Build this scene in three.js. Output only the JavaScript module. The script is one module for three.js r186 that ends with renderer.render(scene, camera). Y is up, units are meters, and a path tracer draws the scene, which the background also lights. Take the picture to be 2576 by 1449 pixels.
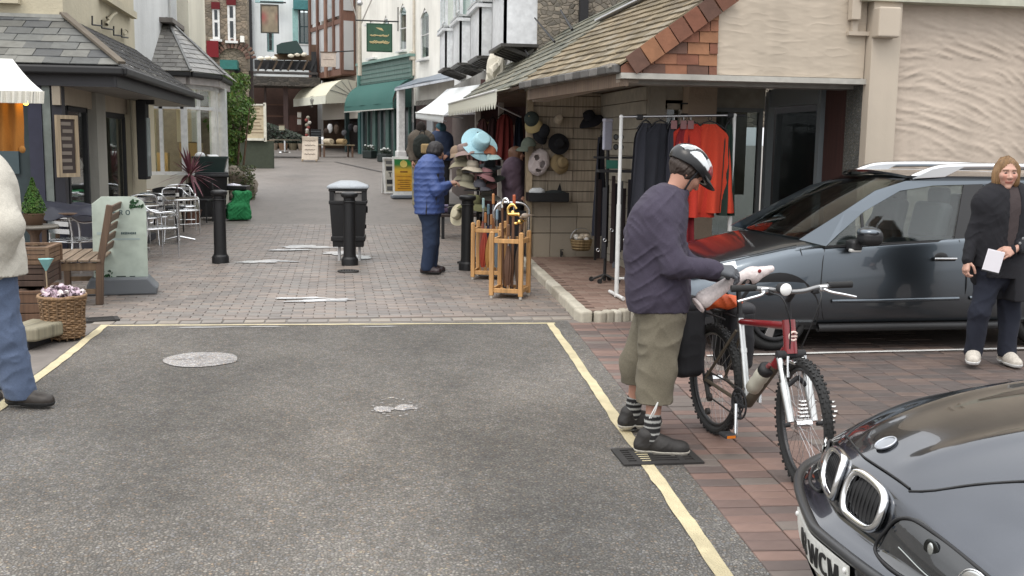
import * as THREE from 'three';
import { mergeGeometries, mergeVertices } from 'three/addons/utils/BufferGeometryUtils.js';
import { RoundedBoxGeometry } from 'three/addons/geometries/RoundedBoxGeometry.js';
import { FontLoader } from 'three/addons/loaders/FontLoader.js';
import { TextGeometry } from 'three/addons/geometries/TextGeometry.js';

/* ---------- camera, sky, sun, exposure ---------- */
const scene = new THREE.Scene();
const FOV = 2 * Math.atan(724.5 / 2600) * 180 / Math.PI, YAW = 9.6 * Math.PI / 180;
const camera = new THREE.PerspectiveCamera(FOV, 1024 / 576, 0.05, 600);
camera.position.set(0, 1.7, 0);
camera.rotation.set(-7.8 * Math.PI / 180, -YAW, 0.014, 'YXZ');
camera.updateMatrixWorld(true);
const renderer = new THREE.WebGLRenderer({ antialias: true });
renderer.setSize(1024, 576);
renderer.toneMapping = THREE.LinearToneMapping;
renderer.toneMappingExposure = 1.62;
renderer.shadowMap.enabled = true;
renderer.shadowMap.type = THREE.PCFSoftShadowMap;
{ // an overcast sky: brighter overhead, soft uneven cloud, the same all round
  const W = 512, H = 256, d = new Float32Array(W * H * 4), per = [];
  const hsh = (i, j) => { const q = Math.sin(i * 127.1 + j * 311.7) * 43758.5453; return q - Math.floor(q); };
  const vn = (u, v, P) => { const x = u * P, y = v * P * .5, i = Math.floor(x), j = Math.floor(y), a = x - i, b = y - j, A = a * a * (3 - 2 * a), B = b * b * (3 - 2 * b);
    const g = (m, n) => hsh(((i + m) % P + P) % P, j + n + P * 7);
    return (g(0, 0) * (1 - A) + g(1, 0) * A) * (1 - B) + (g(0, 1) * (1 - A) + g(1, 1) * A) * B; };
  for (let r = 0; r < H; r++) for (let c = 0; c < W; c++) {
    const el = ((r + .5) / H - .5) * Math.PI, u = c / W, v = r / H, k = (r * W + c) * 4;
    const cl = .5 * vn(u, v, 8) + .3 * vn(u, v, 16) + .2 * vn(u, v, 40);
    let L = el > 0 ? .72 * (1 + 1.25 * Math.sin(el)) * (.82 + .36 * cl) : .3;
    d[k] = L * .985; d[k + 1] = L; d[k + 2] = L * 1.025; d[k + 3] = 1;
  }
  const sky = new THREE.DataTexture(d, W, H, THREE.RGBAFormat, THREE.FloatType);
  sky.mapping = THREE.EquirectangularReflectionMapping; sky.magFilter = THREE.LinearFilter; sky.needsUpdate = true;
  scene.background = sky; scene.environment = sky;
}
const sun = new THREE.DirectionalLight(0xfff4e6, .6);
sun.position.set(-14, 40, 8); sun.target.position.set(0, 0, -14); sun.shadow.radius = 40;
sun.castShadow = true; sun.shadow.mapSize.set(2048, 2048);
Object.assign(sun.shadow.camera, { left: -30, right: 30, top: 45, bottom: -30, near: 1, far: 120 });
scene.add(sun, sun.target);

/* ---------- helpers: points, geometry, objects ---------- */
const V = (x, y, z) => new THREE.Vector3(x, y, z);
const PI = Math.PI, { sin, cos, abs, min, max, sqrt, floor, hypot, exp, atan2 } = Math;
const lerp = (a, b, t) => a + (b - a) * t, clamp = (x, a = 0, b = 1) => min(b, max(a, x)), sst = (a, b, x) => { const t = clamp((x - a) / (b - a)); return t * t * (3 - 2 * t); };
let seed = 11; const rnd = (a = 0, b = 1) => { seed = (seed * 16807) % 2147483647; return a + (b - a) * (seed - 1) / 2147483646; };
// the street: x runs across it to the right, -z up it; it climbs away from the camera
const gy = s => { let t = s - 16.4; if (t < 0) return 0; let g = t < 6 ? .037 * t * t / 12 : .037 * (t - 3); return g; };
const look = (px, py) => V((px / 1288 - 1) * (1288 / 2600), (1 - py / 724.5) * (724.5 / 2600), -1).applyQuaternion(camera.quaternion);
const go = (d, k) => d.multiplyScalar(k).add(camera.position);
const atS = (px, py, s) => { const d = look(px, py); return go(d, -s / d.z); };          // on a wall square to the street, s metres up it
const atX = (px, py, x) => { const d = look(px, py); return go(d, x / d.x); };           // on a wall along the street
const atY = (px, py, y) => { const d = look(px, py); return go(d, (y - 1.7) / d.y); };
const atG = (px, py, h = 0) => { let s = 10, p; for (let i = 0; i < 60; i++) { p = atY(px, py, gy(s) + h); s = .6 * s + .4 * clamp(-p.z, 1, 70); } return p; };

const up = V(0, 1, 0);
function fin(g) { if (g.index) g = g.toNonIndexed(); for (const k of Object.keys(g.attributes)) if (!['position', 'normal', 'color'].includes(k)) g.deleteAttribute(k); if (!g.attributes.normal) g.computeVertexNormals(); return g; }
function tf(g, x = 0, y = 0, z = 0, ry = 0, rx = 0, rz = 0) { g.applyMatrix4(new THREE.Matrix4().compose(V(x, y, z), new THREE.Quaternion().setFromEuler(new THREE.Euler(rx, ry, rz, 'YXZ')), V(1, 1, 1))); return g; }
const bx = (w, h, d, x = 0, y = 0, z = 0, ry = 0, rx = 0, rz = 0) => tf(fin(new THREE.BoxGeometry(w, h, d)), x, y, z, ry, rx, rz);
const rb = (w, h, d, r, x = 0, y = 0, z = 0, ry = 0, rx = 0, rz = 0) => tf(fin(new RoundedBoxGeometry(w, h, d, 2, min(r, w / 2.1, h / 2.1, d / 2.1))), x, y, z, ry, rx, rz);
const cyl = (r0, r1, h, x = 0, y = 0, z = 0, n = 20, rx = 0, ry = 0, rz = 0) => tf(fin(new THREE.CylinderGeometry(r1, r0, h, n)), x, y, z, ry, rx, rz);
const ball = (r, x, y, z, sx = 1, sy = 1, sz = 1, n = 16) => { const g = new THREE.SphereGeometry(r, n, max(6, n * .7 | 0)); g.scale(sx, sy, sz); return tf(fin(g), x, y, z); };
const lathe = (pts, n = 28, x = 0, y = 0, z = 0) => tf(fin(new THREE.LatheGeometry(pts.map(p => new THREE.Vector2(p[0], p[1])), n)), x, y, z);
const tor = (R, r, x = 0, y = 0, z = 0, ry = 0, rx = 0, n = 40, m = 8, arc = PI * 2) => tf(fin(new THREE.TorusGeometry(R, r, m, n, arc)), x, y, z, ry, rx);
const tube = (pts, r, seg = 0, n = 8, closed = false) => fin(new THREE.TubeGeometry(new THREE.CatmullRomCurve3(pts.map(p => p.isVector3 ? p : V(...p)), closed, 'catmullrom', .5), seg || pts.length * 6, r, n, closed));
function rod(a, b, r0, r1 = r0, n = 10) { const d = b.clone().sub(a), g = fin(new THREE.CylinderGeometry(r1, r0, d.length(), n)); g.applyQuaternion(new THREE.Quaternion().setFromUnitVectors(up, d.clone().normalize())); return g.translate((a.x + b.x) / 2, (a.y + b.y) / 2, (a.z + b.z) / 2); }
// a bar of section w (sideways) by h from a to b
function bar(a, b, w, h, r = 0) { const d = b.clone().sub(a), L = d.length(), g = r ? rb(w, h, L, r) : bx(w, h, L), z = d.normalize(); let x = V(0, 1, 0).cross(z); if (x.lengthSq() < 1e-6) x = V(1, 0, 0); x.normalize(); const y = z.clone().cross(x);
  g.applyMatrix4(new THREE.Matrix4().makeBasis(x, y, z)); return g.translate((a.x + b.x) / 2, (a.y + b.y) / 2, (a.z + b.z) / 2); }
// a polygon (x, y pairs) given thickness d towards +z, edges softened
function prism(pts, d, bev = 0, holes) { const s = new THREE.Shape(pts.map(p => new THREE.Vector2(p[0], p[1]))); if (holes) for (const h of holes) s.holes.push(new THREE.Path(h.map(p => new THREE.Vector2(p[0], p[1])))); return fin(new THREE.ExtrudeGeometry(s, { depth: d, bevelEnabled: bev > 0, bevelSize: bev, bevelThickness: bev, bevelSegments: 2, curveSegments: 10 })); }
// a grid surface f(u, v) -> Vector3
function grid(f, nu, nv, thick = 0) { const P = [], I = []; const put = o => { for (let j = 0; j <= nv; j++) for (let i = 0; i <= nu; i++) { const p = f(i / nu, j / nv); P.push(p.x, p.y, p.z); } for (let j = 0; j < nv; j++) for (let i = 0; i < nu; i++) { const a = o + j * (nu + 1) + i, b = a + 1, c = a + nu + 1, d = c + 1; I.push(a, b, d, a, d, c); } };
  put(0); const g = new THREE.BufferGeometry(); g.setAttribute('position', new THREE.Float32BufferAttribute(P, 3)); g.setIndex(I); g.computeVertexNormals();
  if (!thick) return fin(g);
  const n = g.attributes.normal, N = P.length / 3, Q = P.slice(), J = I.slice();
  for (let i = 0; i < N; i++) Q.push(P[i * 3] - n.getX(i) * thick, P[i * 3 + 1] - n.getY(i) * thick, P[i * 3 + 2] - n.getZ(i) * thick);
  for (let i = 0; i < I.length; i += 3) J.push(I[i] + N, I[i + 2] + N, I[i + 1] + N);
  const rim = (a, b) => J.push(a, a + N, b + N, a, b + N, b), id = (i, j) => j * (nu + 1) + i;
  for (let i = 0; i < nu; i++) { rim(id(i + 1, 0), id(i, 0)); rim(id(i, nv), id(i + 1, nv)); }
  for (let j = 0; j < nv; j++) { rim(id(0, j), id(0, j + 1)); rim(id(nu, j + 1), id(nu, j)); }
  const h = new THREE.BufferGeometry(); h.setAttribute('position', new THREE.Float32BufferAttribute(Q, 3)); h.setIndex(J); const k = h.toNonIndexed(); return creased(k, .7); }
function creased(g, ang) { // smooth normals except across sharp edges
  if (g.index) g = g.toNonIndexed(); const p = g.attributes.position, n = p.count, map = new Map(), fn = [];
  const A = V(0, 0, 0), B = V(0, 0, 0), C = V(0, 0, 0);
  for (let i = 0; i < n; i += 3) { A.fromBufferAttribute(p, i); B.fromBufferAttribute(p, i + 1); C.fromBufferAttribute(p, i + 2); const q = B.sub(A).cross(C.sub(A)); const u = q.clone().normalize(); fn.push([q.x, q.y, q.z, u.x, u.y, u.z]); for (let k = 0; k < 3; k++) { const key = p.getX(i + k).toFixed(4) + p.getY(i + k).toFixed(4) + p.getZ(i + k).toFixed(4); if (!map.has(key)) map.set(key, []); map.get(key).push(i / 3); } }
  const N = new Float32Array(n * 3), ca = cos(ang);
  for (let i = 0; i < n; i++) { const key = p.getX(i).toFixed(4) + p.getY(i).toFixed(4) + p.getZ(i).toFixed(4), me = fn[i / 3 | 0]; let x = 0, y = 0, z = 0; for (const f of map.get(key)) { const o = fn[f]; if (o[3] * me[3] + o[4] * me[4] + o[5] * me[5] > ca) { x += o[0]; y += o[1]; z += o[2]; } } const l = hypot(x, y, z) || 1; N[i * 3] = x / l; N[i * 3 + 1] = y / l; N[i * 3 + 2] = z / l; }
  g.setAttribute('normal', new THREE.BufferAttribute(N, 3)); return g; }
function metric(g) { // uv in metres, looked up on the plane each face lies nearest to
  const p = g.attributes.position, n = p.count, uv = new Float32Array(n * 2), A = V(0, 0, 0), B = V(0, 0, 0), C = V(0, 0, 0);
  for (let i = 0; i < n; i += 3) { A.fromBufferAttribute(p, i); B.fromBufferAttribute(p, i + 1); C.fromBufferAttribute(p, i + 2); const q = B.sub(A).cross(C.sub(A)), x = abs(q.x), y = abs(q.y), z = abs(q.z);
    for (let k = i; k < i + 3; k++) { const X = p.getX(k), Y = p.getY(k), Z = p.getZ(k); if (y >= x && y >= z) { uv[k * 2] = X; uv[k * 2 + 1] = Z; } else if (x >= z) { uv[k * 2] = Z; uv[k * 2 + 1] = Y; } else { uv[k * 2] = X; uv[k * 2 + 1] = Y; } } }
  g.setAttribute('uv', new THREE.BufferAttribute(uv, 2)); return g; }
function merged(gs, keepUv) { gs = Array.isArray(gs) ? gs.flat(3) : [gs]; if (keepUv) return gs.length > 1 ? mergeGeometries(gs) : gs[0]; gs = gs.map(fin); const col = gs.some(g => g.attributes.color); if (col) for (const g of gs) if (!g.attributes.color) g.setAttribute('color', new THREE.BufferAttribute(new Float32Array(g.attributes.position.count * 3).fill(1), 3)); return metric(gs.length > 1 ? mergeGeometries(gs) : gs[0]); }
const used = {};
function numbered(n) { n = n.replace(/_\d{3}$/, ''); const k = used[n] = (used[n] ?? -1) + 1; return k ? n + '_' + String(k).padStart(3, '0') : n; }
function tag(o, label, category, group) { o.userData = { label, category }; if (group) o.userData.group = group; return o; }
function thing(name, label, category, group) { const o = new THREE.Group(); o.name = numbered(name); scene.add(o); return tag(o, label, category, group); }
function part(o, name, geos, mat, label, keepUv) { const m = new THREE.Mesh(merged(geos, keepUv), mat); m.name = name; m.castShadow = m.receiveShadow = true; if (label) m.userData.label = label; o.add(m); return m; }
function solo(name, label, category, geos, mat, group, keepUv) { const m = new THREE.Mesh(merged(geos, keepUv), mat); m.name = numbered(name); m.castShadow = m.receiveShadow = true; scene.add(m); tag(m, label, category, group); return m; }
function struct(name, geos, mat, keepUv) { const m = geos ? new THREE.Mesh(merged(geos, keepUv), mat) : new THREE.Group(); m.name = numbered(name); m.castShadow = m.receiveShadow = true; m.userData.kind = 'structure'; scene.add(m); return m; }
function stuff(o, name, geos, mat, keepUv) { const m = part(o, name, geos, mat, null, keepUv); m.userData.kind = 'stuff'; return m; }
// built where it stands: moves the group's origin to the thing's foot
function settle(o) { o.updateMatrixWorld(true); const b = new THREE.Box3().setFromObject(o), c = V((b.min.x + b.max.x) / 2, b.min.y, (b.min.z + b.max.z) / 2); if (o.isMesh) { o.geometry.translate(-c.x, -c.y, -c.z); for (const k of o.children) k.position.sub(c); o.position.copy(c); } else { for (const k of o.children) k.position.sub(c); o.position.copy(c); } return o; }
function place(o, p, ry = 0) { o.position.copy(p); o.rotation.y = ry; return o; }
function copy(o, label, p, ry = 0, s = 1) { const c = o.clone(); c.name = numbered(o.name); c.userData = { ...o.userData, label }; c.position.copy(p); c.rotation.y = ry; c.scale.setScalar(s); scene.add(c); return c; }
/* ---------- noise, textures, materials ---------- */
const h2 = (i, j, k = 0) => { const q = sin(i * 127.1 + j * 311.7 + k * 74.7) * 43758.5453; return q - floor(q); };
function tn(P, k = 0) { return (u, v) => { const x = u * P, y = v * P, i = floor(x), j = floor(y), a = x - i, b = y - j, A = a * a * (3 - 2 * a), B = b * b * (3 - 2 * b), m = q => ((q % P) + P) % P; return lerp(lerp(h2(m(i), m(j), k), h2(m(i + 1), m(j), k), A), lerp(h2(m(i), m(j + 1), k), h2(m(i + 1), m(j + 1), k), A), B); }; }
function tnxy(Px, Py, k = 0) { return (u, v) => { const x = u * Px, y = v * Py, i = floor(x), j = floor(y), a = x - i, b = y - j, A = a * a * (3 - 2 * a), B = b * b * (3 - 2 * b), mx = q => ((q % Px) + Px) % Px, my = q => ((q % Py) + Py) % Py; return lerp(lerp(h2(mx(i), my(j), k), h2(mx(i + 1), my(j), k), A), lerp(h2(mx(i), my(j + 1), k), h2(mx(i + 1), my(j + 1), k), A), B); }; }
function fbm(P, oct, k = 0) { const ns = []; for (let i = 0; i < oct; i++) ns.push(tn(P << i, k + i)); return (u, v) => { let s = 0, a = .5, t = 0; for (const n of ns) { s += a * n(u, v); t += a; a *= .5; } return s / t; }; }
function n3(x, y, z) { const i = floor(x), j = floor(y), k = floor(z), f = t => t * t * (3 - 2 * t), a = f(x - i), b = f(y - j), c = f(z - k); const H = (p, q, r) => h2(i + p, j + q, k + r);
  return lerp(lerp(lerp(H(0, 0, 0), H(1, 0, 0), a), lerp(H(0, 1, 0), H(1, 1, 0), a), b), lerp(lerp(H(0, 0, 1), H(1, 0, 1), a), lerp(H(0, 1, 1), H(1, 1, 1), a), b), c); }
const enc = x => 255 * clamp(x <= .0031308 ? 12.92 * x : 1.055 * Math.pow(x, 1 / 2.4) - .055);
// fn(u, v) -> linear grey or [r, g, b]; covers `m` metres
function tex(n, m, fn, srgb = true) { const d = new Uint8Array(n * n * 4); for (let j = 0; j < n; j++) for (let i = 0; i < n; i++) { let c = fn((i + .5) / n, (j + .5) / n); if (!Array.isArray(c)) c = [c, c, c]; const k = (j * n + i) * 4; for (let q = 0; q < 3; q++) d[k + q] = srgb ? enc(c[q]) : 255 * clamp(c[q]); d[k + 3] = 255; }
  const t = new THREE.DataTexture(d, n, n); t.wrapS = t.wrapT = THREE.RepeatWrapping; t.magFilter = THREE.LinearFilter; t.minFilter = THREE.LinearMipmapLinearFilter; t.generateMipmaps = true; if (srgb) t.colorSpace = THREE.SRGBColorSpace; t.repeat.set(1 / m, 1 / m); t.needsUpdate = true; return t; }
function rep(t, x, y = x) { const c = t.clone(); c.repeat.set(1 / x, 1 / y); c.needsUpdate = true; return c; }
const nA = fbm(4, 5, 1), nB = fbm(8, 4, 9), nC = fbm(32, 3, 21), nD = fbm(64, 2, 31);
const T = {};
T.mottle = tex(512, 2.3, (u, v) => .72 + .42 * (nA(u, v) - .5) + .3 * (nC(u, v) - .5) + .12);
T.fine = tex(512, .6, (u, v) => .8 + .3 * (nD(u, v) - .5) + .2 * (nB(u, v) - .5) + .06);
T.grain = tex(512, 1, (() => { const a = tnxy(60, 3, 3), b = tnxy(140, 6, 5), c = tnxy(6, 2, 7); return (u, v) => .62 + .3 * a(u, v) + .2 * b(u, v) - .18 * c(u, v); })());
T.cloth = tex(256, .25, (u, v) => .72 + .35 * nD(u, v) * (.7 + .3 * abs(sin(u * PI * 64) * sin(v * PI * 64))));
T.chips = (() => { // stone chips in tar: cells of many tones
  const n = 1024, N = 120, pts = []; for (let j = 0; j < N; j++) for (let i = 0; i < N; i++) pts.push([(i + h2(i, j, 3)), (j + h2(i, j, 4)), h2(i, j, 5), h2(i, j, 6), .55 + .5 * h2(i, j, 7)]);
  const cell = (u, v) => { const x = u * N, y = v * N, ci = floor(x), cj = floor(y); let d1 = 9, best, d2 = 9; for (let b = -1; b < 2; b++) for (let a = -1; a < 2; a++) { const I = (ci + a + N) % N, J = (cj + b + N) % N, p = pts[J * N + I]; let dx = x - (p[0] + (ci + a - I)), dy = y - (p[1] + (cj + b - J)); const d = hypot(dx, dy) / p[4]; if (d < d1) { d2 = d1; d1 = d; best = p; } else if (d < d2) d2 = d; } return [d1, d2, best]; };
  const hs = new Float32Array(n * n); const col = tex(n, 1.7, (u, v) => { const [d1, d2, p] = cell(u, v), e = sst(.02, .28, d2 - d1) * (1 - sst(.5, .9, d1)), big = .78 + .5 * (nA(u, v) - .5) + .3 * (nC(u, v) - .5); const tone = p[2] < .12 ? 1.9 : p[2] < .32 ? 1.3 : p[2] < .75 ? .85 : .5; const w = p[3]; let c = [tone, tone, tone]; if (w < .14) c = [tone * 1.22, tone * .95, tone * .7]; else if (w > .86) c = [tone * .86, tone * .96, tone * 1.16]; hs[(v * n | 0) * n + (u * n | 0)] = e; return c.map(x => big * (.38 + x * e * .4) ); });
  const b = tex(n, 1.7, (u, v) => hs[(v * n | 0) * n + (u * n | 0)], false); return { col, b }; })();
T.stone = (() => { const N = 9, n = 512; const cell = (u, v) => { u += .05 * (nB(u, v) - .5); v += .05 * (nB(v, u) - .5); const x = u * N, y = v * N * 1.7, M = 15, ci = floor(x), cj = floor(y); let d1 = 9, d2 = 9, id = 0; for (let b = -1; b < 2; b++) for (let a = -1; a < 2; a++) { const I = ((ci + a) % N + N) % N, J = ((cj + b) % M + M) % M; const d = hypot(x - (ci + a + h2(I, J, 8)), y * M / (N * 1.7) - (cj + b + h2(I, J, 9))); if (d < d1) { d2 = d1; d1 = d; id = h2(I, J, 2); } else d2 = min(d2, d); } return [d2 - d1, id]; };
  return { col: tex(n, 2.2, (u, v) => { const [e, id] = cell(u, v), k = sst(.02, .16, e); const c = (.45 + .55 * id) * (.75 + .5 * nC(u, v)); return [lerp(.62, c, k), lerp(.58, c * (.96 - .06 * id), k), lerp(.5, c * (.9 - .1 * id), k)]; }), b: tex(n, 2.2, (u, v) => sst(.0, .22, cell(u, v)[0]) * .8 + .2 * nC(u, v), false) }; })();
T.rough = tex(512, 1.2, (u, v) => .55 * nC(u, v) + .3 * nD(u, v) + .35 * nB(u, v), false);      // plaster relief
T.swirl = (() => { const a = tnxy(4, 12, 41), b = tnxy(9, 30, 44), c = tnxy(24, 70, 49); return tex(512, 1.9, (u, v) => { const s = .06 * (nA(u, v) - .5); const r = 1 - abs(2 * a(u + s, v + s * 2) - 1), q = 1 - abs(2 * b(u + s, v - s) - 1); return .55 * r * r + .3 * q * q + .25 * c(u, v); }, false); })();
T.smear = tex(512, 3, (() => { const a = tnxy(40, 3, 61), b = tnxy(9, 2, 66); return (u, v) => .82 + .26 * (nA(u, v) - .5) + .07 * (a(u, v) - .5) + .1 * (b(u, v) - .5) + .06; })());
const lin = (r, g, b) => new THREE.Color().setRGB(r, g, b);
function mat(c, o = {}) { const { phys, ...p } = o; return new (phys ? THREE.MeshPhysicalMaterial : THREE.MeshStandardMaterial)({ color: Array.isArray(c) ? lin(...c) : c, roughness: .85, metalness: 0, ...p }); }
const wood = (c, o) => mat(c, { map: T.grain, bumpMap: rep(T.grain, 1), bumpScale: .0015, roughness: .7, ...o });
const cloth = (c, o) => mat(c, { map: T.cloth, bumpMap: T.cloth, bumpScale: .0012, roughness: .95, ...o });
const plaster = (c, o) => mat(c, { map: T.smear, bumpMap: T.rough, bumpScale: .006, roughness: .92, ...o });
const paint = (c, o) => mat(c, { map: T.mottle, roughness: .5, ...o });
const metal = (c, o) => mat(c, { metalness: 1, roughness: .28, ...o });
const plastic = (c, o) => mat(c, { roughness: .42, map: T.fine, ...o });
const M = {
  asphalt: mat([.3, .284, .26], { vertexColors: true, map: T.chips.col, bumpMap: T.chips.b, bumpScale: .006, roughness: .8 }),
  sand: mat([.2, .185, .165], { map: T.fine, bumpMap: T.rough, bumpScale: .004, roughness: .9 }),
  pave: mat([.195, .172, .154], { map: T.mottle, bumpMap: T.rough, bumpScale: .004, roughness: .62 }),
  yellow: mat([.66, .57, .36], { map: T.mottle, bumpMap: T.chips.b, bumpScale: .003, roughness: .7 }),
  white: mat([.72, .71, .68], { map: T.mottle, roughness: .7 }),
  iron: mat([.009, .009, .01], { map: T.fine, roughness: .5 }),
  ironDull: mat([.045, .042, .04], { map: T.fine, roughness: .6, metalness: .3 }),
  black: mat([.01, .01, .011], { roughness: .55 }), blackCloth: cloth([.013, .013, .016]), rubber: mat([.018, .018, .018], { roughness: .8, map: T.fine }),
  chrome: metal([.85, .86, .87], { roughness: .12 }), alu: metal([.82, .83, .84], { roughness: .25 }), steel: metal([.5, .5, .51], { roughness: .35 }),
  glass: mat([.86, .9, .89], { phys: 1, transmission: 1, roughness: .03, thickness: 0, ior: 1.5 }),
  dimGlass: mat([.5, .54, .54], { phys: 1, transmission: 1, roughness: .03, thickness: 0, ior: 1.5 }),
  whitePaint: paint([.78, .78, .76]), creamPaint: paint([.7, .65, .52]), dark: mat([.02, .02, .022], { roughness: .8 }),
  pine: wood([.62, .34, .13]), oak: wood([.2, .115, .06]), oldWood: wood([.16, .1, .065]), paleWood: wood([.46, .36, .24]),
  brass: metal([.9, .62, .22], { roughness: .25 }),
};
/* ---------- figures: distance fields meshed as one surface ---------- */
const capd = (p, a, b, ra, rb) => { const bx_ = b.x - a.x, by = b.y - a.y, bz = b.z - a.z, px = p.x - a.x, py = p.y - a.y, pz = p.z - a.z; const h = clamp((px * bx_ + py * by + pz * bz) / (bx_ * bx_ + by * by + bz * bz + 1e-9)); const dx = px - bx_ * h, dy = py - by * h, dz = pz - bz * h; return sqrt(dx * dx + dy * dy + dz * dz) - (ra + (rb - ra) * h); };
const smin = (a, b, k) => { const h = max(k - abs(a - b), 0) / k; return min(a, b) - h * h * k * .25; };
const smax = (a, b, k) => -smin(-a, -b, k);
const ell = (x, y, z, a, b, c) => { const k0 = hypot(x / a, y / b, z / c), k1 = hypot(x / (a * a), y / (b * b), z / (c * c)); return k1 < 1e-9 ? -min(a, b, c) : k0 * (k0 - 1) / k1; };
function sdfMesh(f, lo, hi, c, color) {
  const nx = Math.ceil((hi.x - lo.x) / c) + 1, ny = Math.ceil((hi.y - lo.y) / c) + 1, nz = Math.ceil((hi.z - lo.z) / c) + 1, val = new Float32Array(nx * ny * nz), p = V(0, 0, 0);
  let q = 0; for (let k = 0; k < nz; k++) for (let j = 0; j < ny; j++) for (let i = 0; i < nx; i++) { p.set(lo.x + i * c, lo.y + j * c, lo.z + k * c); let d = f(p); if (i === 0 || j === 0 || k === 0 || i === nx - 1 || j === ny - 1 || k === nz - 1) d = max(d, c * .2); val[q++] = d; }
  const id = new Int32Array(nx * ny * nz).fill(-1), P = [], I = [], at = (i, j, k) => (k * ny + j) * nx + i;
  const E = [[0, 1], [2, 3], [4, 5], [6, 7], [0, 2], [1, 3], [4, 6], [5, 7], [0, 4], [1, 5], [2, 6], [3, 7]];
  for (let k = 0; k < nz - 1; k++) for (let j = 0; j < ny - 1; j++) for (let i = 0; i < nx - 1; i++) {
    const v = []; let m = 0; for (let n = 0; n < 8; n++) { const w = val[at(i + (n & 1), j + (n >> 1 & 1), k + (n >> 2))]; v.push(w); if (w < 0) m |= 1 << n; } if (m === 0 || m === 255) continue;
    let x = 0, y = 0, z = 0, n = 0; for (const [a, b] of E) if ((v[a] < 0) !== (v[b] < 0)) { const t = v[a] / (v[a] - v[b]); x += (a & 1) + t * ((b & 1) - (a & 1)); y += (a >> 1 & 1) + t * ((b >> 1 & 1) - (a >> 1 & 1)); z += (a >> 2) + t * ((b >> 2) - (a >> 2)); n++; }
    id[at(i, j, k)] = P.length / 3; P.push(lo.x + (i + x / n) * c, lo.y + (j + y / n) * c, lo.z + (k + z / n) * c); }
  const quad = (a, b, cc, d, fl) => { if (a < 0 || b < 0 || cc < 0 || d < 0) return; fl ? I.push(a, b, cc, a, cc, d) : I.push(a, cc, b, a, d, cc); };
  for (let k = 1; k < nz - 1; k++) for (let j = 1; j < ny - 1; j++) for (let i = 1; i < nx - 1; i++) { const a = val[at(i, j, k)] < 0;
    if (a !== (val[at(i + 1, j, k)] < 0)) quad(id[at(i, j - 1, k - 1)], id[at(i, j, k - 1)], id[at(i, j, k)], id[at(i, j - 1, k)], a);
    if (a !== (val[at(i, j + 1, k)] < 0)) quad(id[at(i - 1, j, k - 1)], id[at(i - 1, j, k)], id[at(i, j, k)], id[at(i, j, k - 1)], a);
    if (a !== (val[at(i, j, k + 1)] < 0)) quad(id[at(i - 1, j - 1, k)], id[at(i, j - 1, k)], id[at(i, j, k)], id[at(i - 1, j, k)], a); }
  const n = P.length / 3, N = new Float32Array(n * 3), C = color ? new Float32Array(n * 3) : null, e = c * .45; for (let i = 0; i < n; i++) { p.set(P[i * 3], P[i * 3 + 1], P[i * 3 + 2]); if (C) { const w = color(p); C[i * 3] = w[0]; C[i * 3 + 1] = w[1]; C[i * 3 + 2] = w[2]; } const x = p.x, y = p.y, z = p.z; p.x = x + e; let gx = f(p); p.x = x - e; gx -= f(p); p.x = x; p.y = y + e; let g1 = f(p); p.y = y - e; g1 -= f(p); p.y = y; p.z = z + e; let gz = f(p); p.z = z - e; gz -= f(p); const l = hypot(gx, g1, gz) || 1; N[i * 3] = gx / l; N[i * 3 + 1] = g1 / l; N[i * 3 + 2] = gz / l; }
  const g = new THREE.BufferGeometry(); g.setAttribute('position', new THREE.Float32BufferAttribute(P, 3)); g.setAttribute('normal', new THREE.BufferAttribute(N, 3)); if (C) g.setAttribute('color', new THREE.BufferAttribute(C, 3)); g.setIndex(I); return fin(g); }
function bounds(list, r) { const lo = V(1e9, 1e9, 1e9), hi = V(-1e9, -1e9, -1e9); for (const p of list) { lo.min(p); hi.max(p); } return [lo.subScalar(r), hi.addScalar(r)]; }
// torso: levels up the spine, each a capsule lying across the body
function torsoField(J, infl, lv) { const L = lv || [[0, .085, .115], [.22, .075, .11], [.45, .07, .105], [.7, .085, .115], [.9, .105, .105], [1, .07, .085]]; const caps = [], sd = J.sL.clone().sub(J.sR).setY(0).normalize(), n = 9; const spine = [J.pv, J.wa, J.ch, J.nk]; const cv = new THREE.CatmullRomCurve3(spine); for (let i = 0; i <= n; i++) { const t = i / n; let a = L[0], b = L[L.length - 1]; for (let k = 0; k < L.length - 1; k++) if (t >= L[k][0] && t <= L[k + 1][0]) { a = L[k]; b = L[k + 1]; } const u = b[0] > a[0] ? (t - a[0]) / (b[0] - a[0]) : 0, w = lerp(a[1], b[1], u), r = lerp(a[2], b[2], u) + infl, c = cv.getPoint(t); caps.push([c.clone().addScaledVector(sd, w), c.clone().addScaledVector(sd, -w), r]); }
  return p => { let d = 9; for (const c of caps) d = smin(d, capd(p, c[0], c[1], c[2], c[2]), .07); d = smin(d, capd(p, J.sL, J.sR, .055 + infl, .055 + infl), .06); return d; }; }
const chain = (ps, rs, k = .02) => p => { let d = 9; for (let i = 0; i + 1 < ps.length; i++) d = smin(d, capd(p, ps[i], ps[i + 1], rs[i], rs[i + 1]), k); return d; };
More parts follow.
